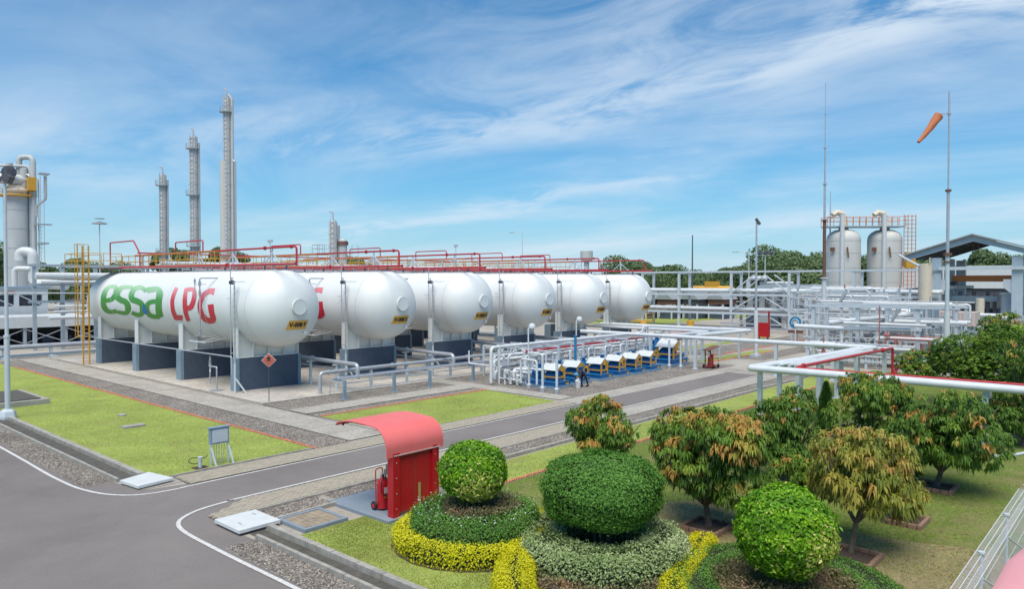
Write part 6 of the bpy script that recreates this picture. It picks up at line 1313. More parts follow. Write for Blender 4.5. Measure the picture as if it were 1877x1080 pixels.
e_ = d_.cross(Vector((0, 0, 1))).normalized(); g_ = e_.cross(d_)
c0 = a0 + u_ * .30 + Vector((0, 0, -.12)); Ls = 2.35; sk = MB(); vs = []; n = 18; m1 = 14
for i in range(n + 1):
    tt = i / n; rr_ = .33 * (1 - tt) + .11 * tt; sag = Vector((0, 0, -.16 * math.sin(tt * 2.2))) ; c = c0 + d_ * Ls * tt + sag
    for k in range(m1):
        th = 2 * math.pi * k / m1; wv = 1 + .05 * math.sin(3 * th + i) ; vs.append(c + (e_ * math.cos(th) + g_ * math.sin(th)) * rr_ * wv)
sk.add(vs, [(i * m1 + k, i * m1 + (k + 1) % m1, (i + 1) * m1 + (k + 1) % m1, (i + 1) * m1 + k) for i in range(n) for k in range(m1)], True)
sk.build('windsock', 'sock', t)
# flammable sign
t = thing('flammable_sign', 'red diamond flammable-gas sign on a thin dark pole before the first tank', 'sign', (21.82, 38.08, 0))
x, y = 21.82, 38.08
MB().tube([(x, y, 0), (x, y, 2.25)], .022, 8).build('pole', 'dsteel', t)
nv = Vector((-.62, -.78, 0)); sv = Vector((.78, -.62, 0))
def dia(r, off, m_, nm, zc=2.45):
    c = Vector((x, y, zc)) + nv * off; b = MB(); th = nv * .006
    vs = [c + sv * r, c + Vector((0, 0, r)), c - sv * r, c - Vector((0, 0, r))]
    b.add([v - th for v in vs] + [v + th for v in vs], [(0, 1, 2, 3), (7, 6, 5, 4), (0, 4, 5, 1), (1, 5, 6, 2), (2, 6, 7, 3), (3, 7, 4, 0)]); return b.build(nm, m_, t)
M['signred'] = mat('faded_red_sign', (.52, .13, .09), .5)
dia(.42, 0, 'pinkish', 'border'); dia(.375, .014, 'signred', 'panel')
c = Vector((x, y, 2.58)) + nv * .03
fl = [(-.07, -.1), (-.10, 0), (-.05, .05), (-.04, .0), (0, .14), (.04, .02), (.08, .06), (.09, -.02), (.06, -.1)]
b = MB(); b.add([c + sv * u + Vector((0, 0, w)) - nv * .004 for u, w in fl] + [c + sv * u + Vector((0, 0, w)) + nv * .004 for u, w in fl], [tuple(range(9)), tuple(range(17, 8, -1))]); b.build('flame_symbol', 'black', t)
MB().bar(c - sv * .12 + Vector((0, 0, -.15)), c + sv * .12 + Vector((0, 0, -.15)), .01, .02).build('flame_base_line', 'black', t)
# instrument box on the lawn
t = thing('instrument_panel', 'grey instrument panel box on splayed legs standing on the left lawn', 'panel', (13.2, 26.6, 0))
x, y = 13.2, 26.6
MB().box(x - .36, x + .36, y, y + .18, .82, 1.42).box(x - .40, x + .40, y - .03, y + .21, 1.42, 1.46).build('cabinet', 'pedl', t); MB().box(x - .30, x + .30, y - .015, y - .001, .88, 1.36).build('door', 'lsteel', t)
for s in (-.34, .34):
    MB().box(x + s - .025, x + s + .025, y + .02, y + .07, .03, .82).build('leg', 'lsteel', t); MB().bar((x + s, y + .02, .7), (x + s + .04, y - .30, .04), .05).build('stay', 'lsteel', t)
for s in (-.2, -.1, 0, .1, .2): MB().tube([(x + s, y + .08, .83), (x + s, y + .08, .6), (x + s * .6, y + .1, .03)], .012, 5).build('cable', 'galv', t)
t = thing('cable_stub', 'short grey stub post with a looped black cable left of the instrument panel', 'post', (12.45, 26.65, 0))
x, y = 12.45, 26.65
MB().tube([(x, y, .03), (x, y, .42)], .07, 10).disc((x, y, .42), (0, 0, 1), .09, .04).disc((x, y, .32), (0, 0, 1), .085, .02).build('stub', 'lsteel', t)
MB().tube([(x, y, .40), (x - .3, y + .1, .44), (x - .42, y + .1, .3), (x - .2, y + .05, .18), (x - .02, y, .22)], .014, 6, .12).tube([(x, y, .41), (x + .2, y, .36), (x + .3, y + .05, .45)], .014, 6, .1).build('black_cable', 'black', t)
MB().box(x - .25, x + .25, y - .2, y + .2, .03, .045).build('patch', 'soil', t)
# ================================================================== FIRE SHELTER
t = thing('fire_shelter', 'red fire shelter with a curved roof, strong light painted in as pink, on a grey pad beside the side road', 'shelter', (14.9, 16.6, 0))
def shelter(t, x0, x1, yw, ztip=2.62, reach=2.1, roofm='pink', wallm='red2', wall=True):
    prof = [(yw, 1.88), (yw, 2.10)]
    for k in range(1, 13):
        a = math.pi / 2 * k / 12; prof.append((yw + .62 * (1 - math.cos(a)), 2.10 + .60 * math.sin(a)))
    n0 = len(prof)
    for k in range(1, 9): u = k / 8; prof.append((yw + .62 + (reach - .62) * u, 2.70 + .03 * math.sin(math.pi * u) - .06 * max(0, u - .7) / .3))
    prof += [(prof[-1][0] + .10, prof[-1][1] - .04), (prof[-1][0] + .17, prof[-1][1] - .12)]
    b = MB(); m_ = len(prof); nrm = []
    for i in range(m_):
        a = Vector(prof[max(i - 1, 0)]); c = Vector(prof[min(i + 1, m_ - 1)]); d = (c - a).normalized(); nrm.append(Vector((-d.y, d.x)))
    th = .03; vs = []
    for xx in (x0, x1):
        for s in (0, 1):
            for i in range(m_): vs.append((xx, prof[i][0] + nrm[i].x * th * s, prof[i][1] + nrm[i].y * th * s))
    def I(a, s, i): return (a * 2 + s) * m_ + i
    fs = []
    for i in range(m_ - 1):
        fs += [(I(0, 1, i), I(0, 1, i + 1), I(1, 1, i + 1), I(1, 1, i)), (I(0, 0, i + 1), I(0, 0, i), I(1, 0, i), I(1, 0, i + 1))]
    b.add(vs, fs, True)
    b.add(vs, [(I(0, 0, i), I(0, 0, i + 1), I(0, 1, i + 1), I(0, 1, i)) for i in range(m_ - 1)] + [(I(1, 1, i), I(1, 1, i + 1), I(1, 0, i + 1), I(1, 0, i)) for i in range(m_ - 1)] + [(I(0, 0, 0), I(0, 1, 0), I(1, 1, 0), I(1, 0, 0)), (I(0, 1, m_ - 1), I(0, 0, m_ - 1), I(1, 0, m_ - 1), I(1, 1, m_ - 1))])
    b.build('roof', roofm, t)
    for k in range(4):
        xx = x0 + .25 + (x1 - x0 - .5) * k / 3; r = MB()
        for i in range(1, m_ - 1): r.bar((xx, prof[i][0] - nrm[i].x * .03, prof[i][1] - nrm[i].y * .03), (xx, prof[i + 1][0] - nrm[i + 1].x * .03, prof[i + 1][1] - nrm[i + 1].y * .03), .05, .05)
        r.build('rafter', 'rust', t)
    return prof
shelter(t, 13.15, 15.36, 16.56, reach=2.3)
MB().box(13.62, 14.92, 16.60, 16.66, .10, 1.90).build('back_panel', 'red2', t)
for xa, xb in ((13.38, 13.62), (14.92, 15.10)): MB().box(xa, xb, 16.52, 16.78, .09, 1.98).build('box_post', 'red2', t)
MB().box(15.10, 15.22, 16.58, 16.70, .09, 1.98).build('rear_post', 'red2', t)
MB().box(13.40, 15.2, 16.50, 16.515, 1.90, 1.93).build('gutter_strip', 'pinkish', t)
bm_ = MB().disc((0, 0, 0), (0, 1, 0), .016, .012, 8).mesh('bolt', 'pinkish')
for xx in (13.50, 15.01):
    for zq in (.35, .8, 1.25, 1.7): piece(t, 'bolt', bm_, (xx, 16.515, zq))
MB().box(14.262, 14.274, 16.594, 16.599, .12, 1.88).build('panel_seam', 'rust', t)
MB().box(13.62, 14.92, 16.592, 16.598, .10, .20).build('scuffed_base', 'rust', t)
MB().box(14.40, 14.48, 16.585, 16.6, .35, .93).build('pale_slot', 'grasslite', t)
solo('shelter_pad', MB().box(13.12, 15.35, 16.42, 19.4, .0, .10), 'padblue', 'blue-grey painted concrete pad under the red shelter', 'pad', (15, 18, 0))
# wheeled extinguisher
t = thing('wheeled_extinguisher', 'red wheeled fire extinguisher with a black hose standing before the shelter wall', 'fire extinguisher', (13.7, 17.45, .1))
x, y, z = 13.72, 17.45, .10
MB().lathe([(.10, .06), (.16, .10), (.165, .14), (.165, .78), (.14, .88), (.07, .94), (.055, 1.0), (0, 1.0)], (x, y, z), 20).lathe([(.172, .06), (.172, .16)], (x, y, z), 20).build('cylinder', 'red2', t)
MB().tube([(x - .12, y + .16, z + .1), (x - .13, y + .17, z + 1.22), (x + .13, y + .17, z + 1.22), (x + .14, y + .16, z + .1)], .018, 8, .08).build('handle_frame', 'red', t)
wh = MB().lathe([(.0, -.03), (.12, -.03), (.135, .0), (.12, .03), (.0, .03)], (0, 0, 0), 16, 'x')
wme = wh.mesh('wheel', 'black'); hub_ = MB().lathe([(0, -.04), (.07, -.04), (.07, .04), (0, .04)], (0, 0, 0), 12, 'x').mesh('hub', 'red')
for s in (-.2, .2):
    w_ = piece(t, 'wheel', wme, (x + s * 1.05, y + .14, z + .135)); h_ = bpy.data.objects.new('hub', hub_); COL.objects.link(h_); h_.parent = w_
MB().tube([(x, y, z + 1.0), (x - .02, y - .10, z + 1.1), (x - .16, y - .14, z + .9), (x - .18, y - .16, z + .6), (x - .05, y - .22, z + .45), (x + .14, y - .18, z + .5), (x + .20, y - .1, z + .75), (x + .05, y - .15, z + .95), (x - .13, y - .1, z + 1.08)], .016, 6, .08).build('hose', 'black', t)
MB().valve((x, y, z + 1.03), (1, 0, 0), .03).build('valve', 'galv', t)
MB().box(x - .06, x + .07, y - .176, y - .168, z + .52, z + .70).build('data_label', 'roofw', t); MB().box(x - .06, x + .05, y - .176, y - .168, z + .38, z + .48).build('small_label', 'orange', t)
t = thing('hose_cart', 'orange-brown cart with a grey engine top half hidden behind the shelter wall', 'fire cart', (14.25, 17.35, .1))
x, y = 14.2, 17.55
MB().lathe([(.17, .25), (.19, .3), (.19, .85), (.14, .95)], (x, y, z), 16).build('body', 'orangebr', t)
MB().box(x - .22, x + .22, y - .16, y + .16, z + .97, z + 1.12).lathe([(.0, -.2), (.13, -.18), (.13, .18), (0, .2)], (x, y, z + 1.2), 12, 'x').build('engine', 'dsteel2', t)
MB().tube([(x + .1, y, z + 1.3), (x - .05, y, z + 1.52), (x - .15, y, z + 1.35)], .012, 6, .05).tube([(x - .2, y + .1, z), (x - .2, y + .1, z + 1.0)], .02, 6).tube([(x + .2, y + .1, z), (x + .2, y + .1, z + 1.0)], .02, 6).build('handle', 'black', t)
for s in (-.22, .22): piece(t, 'wheel', wme, (x + s, y + .05, z + .135))
# near canopy at the lower right corner
t = thing('near_canopy', 'pink canopy roof with bright light painted into its colour, filling the lower right corner of the view', 'canopy', (11, .4, 0))
b = MB(); ys = [1.62, 1.5, 1.1, .4, -.6, -1.8]; zz_ = [2.93, 3.0, 3.04, 3.06, 3.04, 2.95]; xs = [5.5, 9, 12.6, 13.2, 13.5, 13.66]
vs = []; nx_ = len(xs)
for xx in xs:
    k = max(0, (xx - 12.6) / 1.06)
    for yy, zq in zip(ys, zz_): vs.append((xx, min(yy, 1.62 - .28 * k * k), zq - .05 * k * k))
ny_ = len(ys)
b.add(vs, [(i * ny_ + j, i * ny_ + j + 1, (i + 1) * ny_ + j + 1, (i + 1) * ny_ + j) for i in range(nx_ - 1) for j in range(ny_ - 1)], True)
lo = [(a, b2, c - .05) for a, b2, c in vs]; b.add(lo, [(i * ny_ + j, (i + 1) * ny_ + j, (i + 1) * ny_ + j + 1, i * ny_ + j + 1) for i in range(nx_ - 1) for j in range(ny_ - 1)], True)
al = vs + lo; o_ = len(vs)
b.add(al, [(i * ny_, (i + 1) * ny_, o_ + (i + 1) * ny_, o_ + i * ny_) for i in range(nx_ - 1)] + [((nx_ - 1) * ny_ + j, (nx_ - 1) * ny_ + j + 1, o_ + (nx_ - 1) * ny_ + j + 1, o_ + (nx_ - 1) * ny_ + j) for j in range(ny_ - 1)])
b.build('roof', 'pink2', t)
for xx in (6.5, 12.8): MB().box(xx - .08, xx + .08, -.5, -.34, 0, 3.0).build('post', 'red2', t)
# white wire fence
t = thing('wire_fence', 'white welded-wire fence with a rolled top along the lower right edge', 'fence', (16.3, 2.5, 0))
fx0, fx1, fy, fh = 9.0, 30.0, 2.5, 1.8
cm_ = MB().tube([(0, 0, 0), (0, 0, fh)], .03, 8).disc((0, 0, fh), (0, 0, 1), .065, .04, 10).mesh('post', 'lsteel')
for k in range(-2, 5): piece(t, 'post', cm_, (16.3 + 3.04 * k, fy, 0))
w = MB(); x = fx0
while x < 22.5:
    w.tube([(x, fy, .12), (x, fy, fh - .22), (x, fy + .16, fh - .13), (x, fy, fh - .04), (x, fy - .14, fh - .15), (x, fy, fh - .22)], .0032, 4, caps=False); x += .09
w.build('upright_wires', 'fencew', t, kind='stuff')
for yy, zq, r in ((.0, fh - .22, .006), (.16, fh - .13, .007), (.0, fh - .04, .007), (-.14, fh - .15, .007), (0, 1.15, .006), (0, .7, .006), (0, .25, .006)):
    MB().tube([(fx0, fy + yy, zq), (22.5, fy + yy, zq)], r, 5).build('long_wire', 'fencew', t)
MB().tube([(19.34, fy - .02, 1.3), (21.6, fy - .55, .05)], .022, 6).build('stay', 'lsteel', t); MB().tube([(16.3, fy - .02, 1.3), (18.6, fy - .55, .05)], .022, 6).build('stay', 'lsteel', t)
solo('guy_pipe', MB().tube([(36.3, 3.6, .1), (34.4, 4.5, .06), (34.0, 4.9, .06)], .06, 8), 'lsteel', 'thin grey pipe lying on the grass at the right edge', 'pipe')

# ================================================================== GREENERY
def cloud(name, parent, P, Nrm, ln, wd, T, m, tilt=.7, up=None):
    n = len(P); U = RNG.normal(size=(n, 3)); D = unit(np.cross(Nrm, U)) + Nrm * RNG.uniform(.1, tilt, n)[:, None]
    V, F, T = leaves(P, D, Nrm + RNG.normal(0, .35, (n, 3)), ln, wd, T)
    off = np.array(ROOT.get(parent.name, (0, 0, 0))); o = link(name, npmesh(name, V - off, F, m, T), parent); return o
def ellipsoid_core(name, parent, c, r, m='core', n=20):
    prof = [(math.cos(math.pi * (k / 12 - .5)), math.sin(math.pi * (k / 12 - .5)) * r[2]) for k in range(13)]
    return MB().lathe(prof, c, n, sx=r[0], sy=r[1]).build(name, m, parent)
def topiary(name, label, c, r, n, leaf, m, tmean=.45, tvar=.2, sup=1.0, ground=0, trunks=1, patch=None, cat='topiary'):
    t = thing(name, label, cat, (c[0], c[1], ground))
    S = rsphere(n)
    if sup != 1.0: S = np.sign(S) * np.abs(S) ** sup; S /= (np.sum(np.abs(S) ** (2 / sup), 1) ** (sup / 2))[:, None]
    bump = 1 + .055 * lump(S, 3.0, c[0]) + .02 * lump(S, 9.0, c[1]) + RNG.normal(0, .034, n) + (RNG.uniform(size=n) < .03) * RNG.uniform(.02, .10, n)
    rad = np.array(r); P = S * rad * bump[:, None] + np.array(c); Nn = unit(S / rad)
    keep = P[:, 2] > c[2] - r[2] * .97; P, Nn = P[keep], Nn[keep]
    T = tmean + tvar * lump((P - np.array(c)) / rad, 3.2, 4) + RNG.normal(0, .12, len(P))
    if patch is not None:
        d = np.linalg.norm((P - np.array(c)) / rad - np.array(patch[0]), axis=1); w = (d < patch[1] * RNG.uniform(.5, 1.15, len(P))) & (RNG.uniform(size=len(P)) < .8); T = np.where(w | (RNG.uniform(size=len(P)) < .05), RNG.uniform(.84, 1, len(P)), np.minimum(T, .8))
    cloud('clipped_leaves', t, P, Nn, leaf, leaf * .55, np.clip(T, 0, 1), m)
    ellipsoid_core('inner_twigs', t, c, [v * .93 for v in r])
    z0 = c[2] - r[2] * .8
    for k in range(trunks):
        a = 6.28 * k / max(trunks, 1); e = 0 if trunks == 1 else .22
        MB().tube([(c[0] + e * math.cos(a) * .7, c[1] + e * math.sin(a) * .7, ground), (c[0] + e * math.cos(a), c[1] + e * math.sin(a), (z0 + ground) / 2), (c[0] + e * 1.3 * math.cos(a), c[1] + e * 1.3 * math.sin(a), z0 + .1)], [.07, .055, .05] if trunks == 1 else [.045, .035, .03], 7).build('trunk', 'wood', t)
    return t
def ring_hedge(name, label, c, ri, ro, h, n, leaf, m, tmean=.5, tvar=.25, z0=0, core='core', squash=1.0, extra=0.11, cat='hedge'):
    t = thing(name, label, cat, (c[0], c[1], 0))
    rc, hw = (ri + ro) / 2, (ro - ri) / 2
    a = RNG.uniform(0, 2 * math.pi, n); phi = RNG.uniform(-.25, math.pi + .25, n)
    k = .55; cu = np.sign(np.cos(phi)) * np.abs(np.cos(phi)) ** k; su = np.sign(np.sin(phi)) * np.abs(np.sin(phi)) ** k
    wob = 1 + .05 * lump(np.stack([np.cos(a) * 3, np.sin(a) * 3, phi], 1), 1.3, c[0]) + RNG.normal(0, extra * .6, n)
    rr = rc + hw * cu * wob; zz = z0 + h * np.maximum(su, -.05) * wob
    P = np.stack([c[0] + rr * np.cos(a), c[1] + rr * np.sin(a) * squash, np.maximum(zz, .02)], 1)
    Nn = unit(np.stack([np.cos(a) * np.cos(phi), np.sin(a) * np.cos(phi), np.maximum(np.sin(phi), .1)], 1))
    T = tmean + tvar * lump(P, 1.6, 2) + RNG.normal(0, .14, n)
    cloud('foliage', t, P, Nn, leaf, leaf * .5, np.clip(T, 0, 1), m, tilt=1.2)
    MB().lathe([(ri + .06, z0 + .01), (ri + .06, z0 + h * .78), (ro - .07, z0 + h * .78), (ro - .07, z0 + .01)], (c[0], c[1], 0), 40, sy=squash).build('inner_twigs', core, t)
    return t
def path_hedge(name, label, pts, w, h, n, leaf, m, tmean=.5, tvar=.25):
    pts = smooth(pts, 6); A = np.array(pts); t = thing(name, label, 'hedge', (A[0][0], A[0][1], 0))
    seg = RNG.integers(0, len(A) - 1, n); u = RNG.uniform(size=n)[:, None]; C = A[seg] * (1 - u) + A[seg + 1] * u; d = unit(A[seg + 1] - A[seg]); s = np.stack([-d[:, 1], d[:, 0]], 1)
    phi = RNG.uniform(-.1, math.pi + .1, n); k = .6; cu = np.sign(np.cos(phi)) * np.abs(np.cos(phi)) ** k; su = np.abs(np.sin(phi)) ** k
    wob = 1 + RNG.normal(0, .05, n); xy = C + s * (cu * w / 2 * wob)[:, None]
    P = np.stack([xy[:, 0], xy[:, 1], np.maximum(h * su * wob, .02)], 1); Nn = unit(np.stack([s[:, 0] * np.cos(phi), s[:, 1] * np.cos(phi), np.abs(np.sin(phi)) + .05], 1))
    T = tmean + tvar * lump(P, 1.6, 2) + RNG.normal(0, .14, n); cloud('foliage', t, P, Nn, leaf, leaf * .5, np.clip(T, 0, 1), m, tilt=1.2)
    b = MB()
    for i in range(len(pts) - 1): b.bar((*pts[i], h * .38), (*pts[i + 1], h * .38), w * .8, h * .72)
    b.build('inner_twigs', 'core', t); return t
def mound(name, label, c, r, z0, h, n, leaf, m, tmean, tvar, cat='plants'):
    t = thing(name, label, cat, (c[0], c[1], 0)); a = RNG.uniform(0, 6.283, n); q = np.sqrt(RNG.uniform(0, 1, n)) * r
    P = np.stack([c[0] + q * np.cos(a), c[1] + q * np.sin(a), z0 + RNG.uniform(0, h, n)], 1)
    P[:, 2] += .06 * lump(P, 3.5, 1); Nn = np.tile([0, 0, 1.0], (n, 1)) + RNG.normal(0, .5, (n, 3)); Nn = unit(Nn)
    T = tmean + tvar * lump(P, 2.4, 5) + RNG.normal(0, .16, n); cloud('foliage', t, P, Nn, leaf, leaf * .45, np.clip(T, 0, 1), m, tilt=1.3); return t
def D_(px_, d):
    s = (px_ - 938.5) / 1336; return (d * (math.cos(AZ) + s * math.sin(AZ)), d * (math.sin(AZ) - s * math.cos(AZ)))
# group A: yellow ring, green disc, ball
ax, ay = 13.9, 13.7
poly('planting_bed', [(ax + 2.25 * math.cos(k / 20 * 6.283), ay + 2.25 * math.sin(k / 20 * 6.283)) for k in range(20)], .045, 'soil')
ring_hedge('golden_hedge', 'golden yellow clipped ring hedge around the left flower mound beside the shelter', (ax, ay), 1.25, 2.16, .52, 22000, .075, 'lf_yel', .5, .3)
ring_hedge('green_ring_hedge', 'fine-leaved green ring hedge with white flowers inside the golden one', (ax, ay), .85, 1.72, .92, 28000, .062, 'lf_box', .62, .25)
mound('mottled_plants', 'mottled brown and green plants under the left clipped ball', (ax + .1, ay - .1), 1.05, .72, .34, 7000, .085, 'lf_dry', .48, .4)
n = 260; a = RNG.uniform(0, 6.283, n); q = RNG.uniform(.95, 1.75, n)
P = np.stack([ax + q * np.cos(a), ay + q * np.sin(a), np.full(n, .97)], 1); V, F, T = leaves(P, RNG.normal(size=(n, 3)), np.tile([0, 0, 1.0], (n, 1)), .05, .04, np.ones(n))
o = link('white_flowers', npmesh('white_flowers', V, F, 'roofw', T)); o['kind'] = 'stuff'; o['label'] = 'tiny white flowers sprinkled over the green ring hedge'; o['category'] = 'flowers'
topiary('clipped_ball', 'small clipped ball shrub with yellow leaf tips on the left mound', (ax - .07, ay + .02, 1.90), (.86, .86, .76), 9500, .095, 'lf_bright', .42, .3, patch=((-.45, -.65, -.5), .8), ground=.3)
# group B
bxx, byy = 15.19, 10.48
poly('planting_bed', [(bxx + 2.5 * math.cos(k / 20 * 6.283), byy + 2.5 * math.sin(k / 20 * 6.283)) for k in range(20)], .048, 'soil')
topiary('big_clipped_dome', 'big flattened dome shrub, dark green and dense, in the middle of the garden', (bxx, byy, 1.72), (1.36, 1.36, .84), 30000, .078, 'lf_box', .55, .16, sup=.78, ground=.1, trunks=7)
ring_hedge('variegated_hedge', 'pale variegated ring hedge under the big clipped dome', (bxx, byy), .95, 2.12, .68, 24000, .08, 'lf_var', .52, .25)
mound('mottled_plants', 'mottled brown plants around the foot of the pale variegated hedge', (bxx - .2, byy - .3), 2.5, .04, .22, 11000, .08, 'lf_dry', .5, .45)
# group C
cx2, cy2 = 16.0, 6.15
topiary('bright_clipped_ball', 'bright green clipped ball shrub with cream-yellow leaves on its right flank', (cx2, cy2, 1.46), (1.0, 1.0, .93), 13000, .11, 'lf_bright', .45, .25, patch=((-.05, -.95, -.42), .85), ground=.1)
ring_hedge('low_green_hedge', 'low wide green ground hedge around the bright clipped ball', (cx2, cy2), 1.5, 2.5, .36, 30000, .05, 'lf_box', .68, .25)
mound('mottled_plants', 'mottled brown and cream plants beneath the bright clipped ball', (cx2, cy2), 1.6, .08, .3, 8000, .085, 'lf_dry', .5, .45)
# golden winding hedges
path_hedge('golden_hedge', 'golden winding hedge running between the two left mounds to the foreground', [(14.3, 12.2), (13.7, 11.95), (13.1, 11.5), (12.3, 10.9), (11.6, 10.2), (11.0, 9.2)], .92, .46, 22000, .055, 'lf_yel', .5, .3)
path_hedge('golden_hedge', 'short golden hedge between the dome and the bright ball', [(17.6, 8.9), (16.6, 8.6), (15.4, 8.3), (14.4, 8.0), (13.2, 7.2)], .66, .36, 11000, .055, 'lf_yel', .5, .3)

def tree(name, label, base, c, r, nclump, nleaf, ll, lw, m, yf=.2, tm=.35, ground=0, cat='mango tree', trunk_r=.09, droop=1.0, group=None, limbs=5, lean=(0, 0), seed=1, tall=1.0, cover=1.0):
    t = thing(name, label, cat, (base[0], base[1], ground), group)
    rs = random.Random(seed); c = np.array(c); r = np.array(r)
    lob = [(np.zeros(3), .82)] + [(np.array([rs.uniform(-.55, .55), rs.uniform(-.55, .55), rs.uniform(-.45, .55)]), rs.uniform(.38, .60)) for _ in range(8)]
    nclump = int(nclump * 1.45); S = rsphere(nclump * 3); li = RNG.integers(0, len(lob), nclump * 3)
    offs = np.array([l[0] for l in lob]); sc = np.array([l[1] for l in lob])
    Q = offs[li] + S * (sc[li] * RNG.uniform(.72, 1.0, nclump * 3) ** .6)[:, None] * .92
    nrm = np.linalg.norm(Q, axis=1); Q = Q[(nrm < 1.18) & (Q[:, 2] > -.92)][:nclump]; n = len(Q)
    P0 = c + Q * r; out = unit(Q * np.array([1, 1, .6]) + np.array([0, 0, .25]))
    tc_ = np.clip(tm + .22 * lump(Q, 2.7, seed) + RNG.normal(0, .08, n), 0, .68)
    young = (lump(Q, 3.4, seed * 2.3) + RNG.normal(0, .35, n) + .35 * Q[:, 2]) > np.quantile(lump(Q, 3.4, seed * 2.3) + .35 * Q[:, 2], 1 - yf) + .12
    tc_ = np.where(young, RNG.uniform(.72, 1.0, n), tc_)
    K = nleaf; N_ = n * K; P = np.repeat(P0, K, 0); az = RNG.uniform(0, 6.283, N_)
    oo = np.repeat(out, K, 0)
    D = np.stack([np.cos(az), np.sin(az), RNG.uniform(-.25, .45, N_)], 1) * .8 + oo * .5; D = unit(D)
    L_ = ll * RNG.uniform(.7, 1.25, N_); W_ = lw * 1.15 * RNG.uniform(.8, 1.2, N_)
    P = P + D * (RNG.uniform(0, .12, N_) * ll)[:, None] + np.stack([0 * az, 0 * az, RNG.uniform(-.25, .25, N_) * ll], 1)
    Sd = unit(np.cross(D, np.array([0, 0, 1.0]))); dr = RNG.uniform(.55, 1.15, N_); mid = P + D * (L_ * .42)[:, None] + np.stack([0 * az, 0 * az, -.12 * droop * dr * L_], 1)
    tip = P + D * (L_ * .66)[:, None] + np.stack([0 * az, 0 * az, -.80 * droop * dr * L_], 1)
    V = np.stack([P - Sd * (W_ * .2)[:, None], P + Sd * (W_ * .2)[:, None], mid + Sd * (W_ * .5)[:, None], mid - Sd * (W_ * .5)[:, None], tip], 1)
    F4 = np.arange(N_)[:, None] * 5
    F = np.concatenate([F4 + np.array([[0, 1, 2]]), F4 + np.array([[0, 2, 3]]), F4 + np.array([[3, 2, 4]])], 0)
    T = np.clip(np.repeat(tc_, K) + RNG.normal(0, .06, N_), 0, 1); T3 = np.concatenate([T, T, T])
    link('crown', npmesh('crown', V.reshape(-1, 3) - np.array([base[0], base[1], ground]), F, m, T3), t)
    zb = c[2] - r[2] * .75; b = MB(); top = Vector((c[0] + lean[0] * 0, c[1], zb))
    fork = Vector((base[0] + (c[0] - base[0]) * .5, base[1] + (c[1] - base[1]) * .5, ground + (zb - ground) * .62))
    b.tube([(base[0], base[1], ground), (base[0] + .02, base[1], ground + .15), fork], [trunk_r * 1.5, trunk_r * 1.05, trunk_r * .85], 9)
    for k in range(limbs):
        a_ = 6.283 * k / limbs + rs.uniform(-.3, .3); e = Vector((c[0] + math.cos(a_) * r[0] * .55, c[1] + math.sin(a_) * r[1] * .55, c[2] + rs.uniform(-.2, .45) * r[2])); mm = fork.lerp(e, .5) + Vector((math.cos(a_), math.sin(a_), -.3)) * r[0] * .10
        b.tube([fork, mm, e], [trunk_r * .7, trunk_r * .45, trunk_r * .2], 6)
        e2 = e + Vector((math.cos(a_ + .6), math.sin(a_ + .6), .6)) * r[0] * .3; b.tube([mm, e2], [trunk_r * .4, trunk_r * .15], 5)
    b.build('trunk', 'wood', t)
    return t
tree('mango_tree', 'nearest large mango tree with bronze young leaves right behind the clipped dome', (18.93, 9.46), (18.95, 9.6, 2.12), (1.95, 1.95, 1.42), 760, 19, .25, .045, 'lf_mango', .34, .38, seed=3)
tree('mango_tree', 'mango tree with drooping yellow-brown leaves behind the bright clipped ball', (19.47, 5.8), (20.0, 5.75, 2.10), (1.55, 1.55, 1.12), 470, 19, .25, .043, 'lf_mango2', .16, .50, seed=5, trunk_r=.07)
tree('mango_tree', 'dark green mango tree with orange tufts in a square brick planter at the right', (27.6, 5.55), (27.9, 5.35, 2.05), (2.0, 2.0, 1.5), 700, 17, .24, .046, 'lf_mango', .07, .30, seed=8)
tree('mango_tree', 'low round mango tree with yellowish tips at the left by the road kerb', (22.0, 15.1), (22.0, 15.1, 1.62), (1.62, 1.62, 1.32), 470, 17, .24, .047, 'lf_mango', .32, .38, seed=11)
tree('mango_tree', 'bushy green mango tree behind the nearest one, tips peach coloured', (25.1, 9.65), (25.1, 9.7, 1.85), (1.42, 1.42, 1.45), 470, 17, .24, .047, 'lf_mango', .14, .30, seed=14)
tree('mango_tree', 'fresh green mango tree standing directly under the white zigzag pipes', (29.9, 8.2), (29.9, 8.25, 2.30), (1.55, 1.55, 1.28), 470, 17, .24, .047, 'lf_mango', .07, .42, seed=17)
tree('mango_sapling', 'small mango sapling with pale yellow leaves in a brick planter', (23.2, 5.45), (23.1, 5.6, 1.0), (.55, .55, .5), 70, 13, .22, .045, 'lf_mango2', .25, .55, seed=20, trunk_r=.03, cat='sapling')
tree('mango_sapling', 'slight mango sapling in the shade behind the bright clipped ball', (21.6, 8.0), (21.6, 8.0, 1.3), (.7, .7, .6), 110, 13, .24, .05, 'lf_mango', .1, .4, seed=22, trunk_r=.035, cat='sapling')
tree('garden_tree', 'loose dark tree with a leaning trunk at the far right of the garden', (39.5, 5.0), (39.6, 3.6, 3.1), (2.3, 2.3, 1.5), 460, 12, .26, .06, 'lf_mango', .08, .2, seed=25, cat='tree', trunk_r=.12)
tree('garden_tree', 'low thicket tree at the right edge beyond the brick planter', (37.2, 4.3), (37.4, 4.2, 1.4), (1.9, 1.9, 1.2), 330, 12, .24, .055, 'lf_mango', .12, .25, seed=27, cat='tree')
tree('rain_tree', 'big dense dark green tree right of the windsock mast', (47.0, 6.6), (47.6, 6.9, 2.7), (4.0, 4.0, 2.3), 2800, 12, .19, .085, 'lf_dark', .30, .42, seed=29, cat='tree', trunk_r=.16, droop=.4)
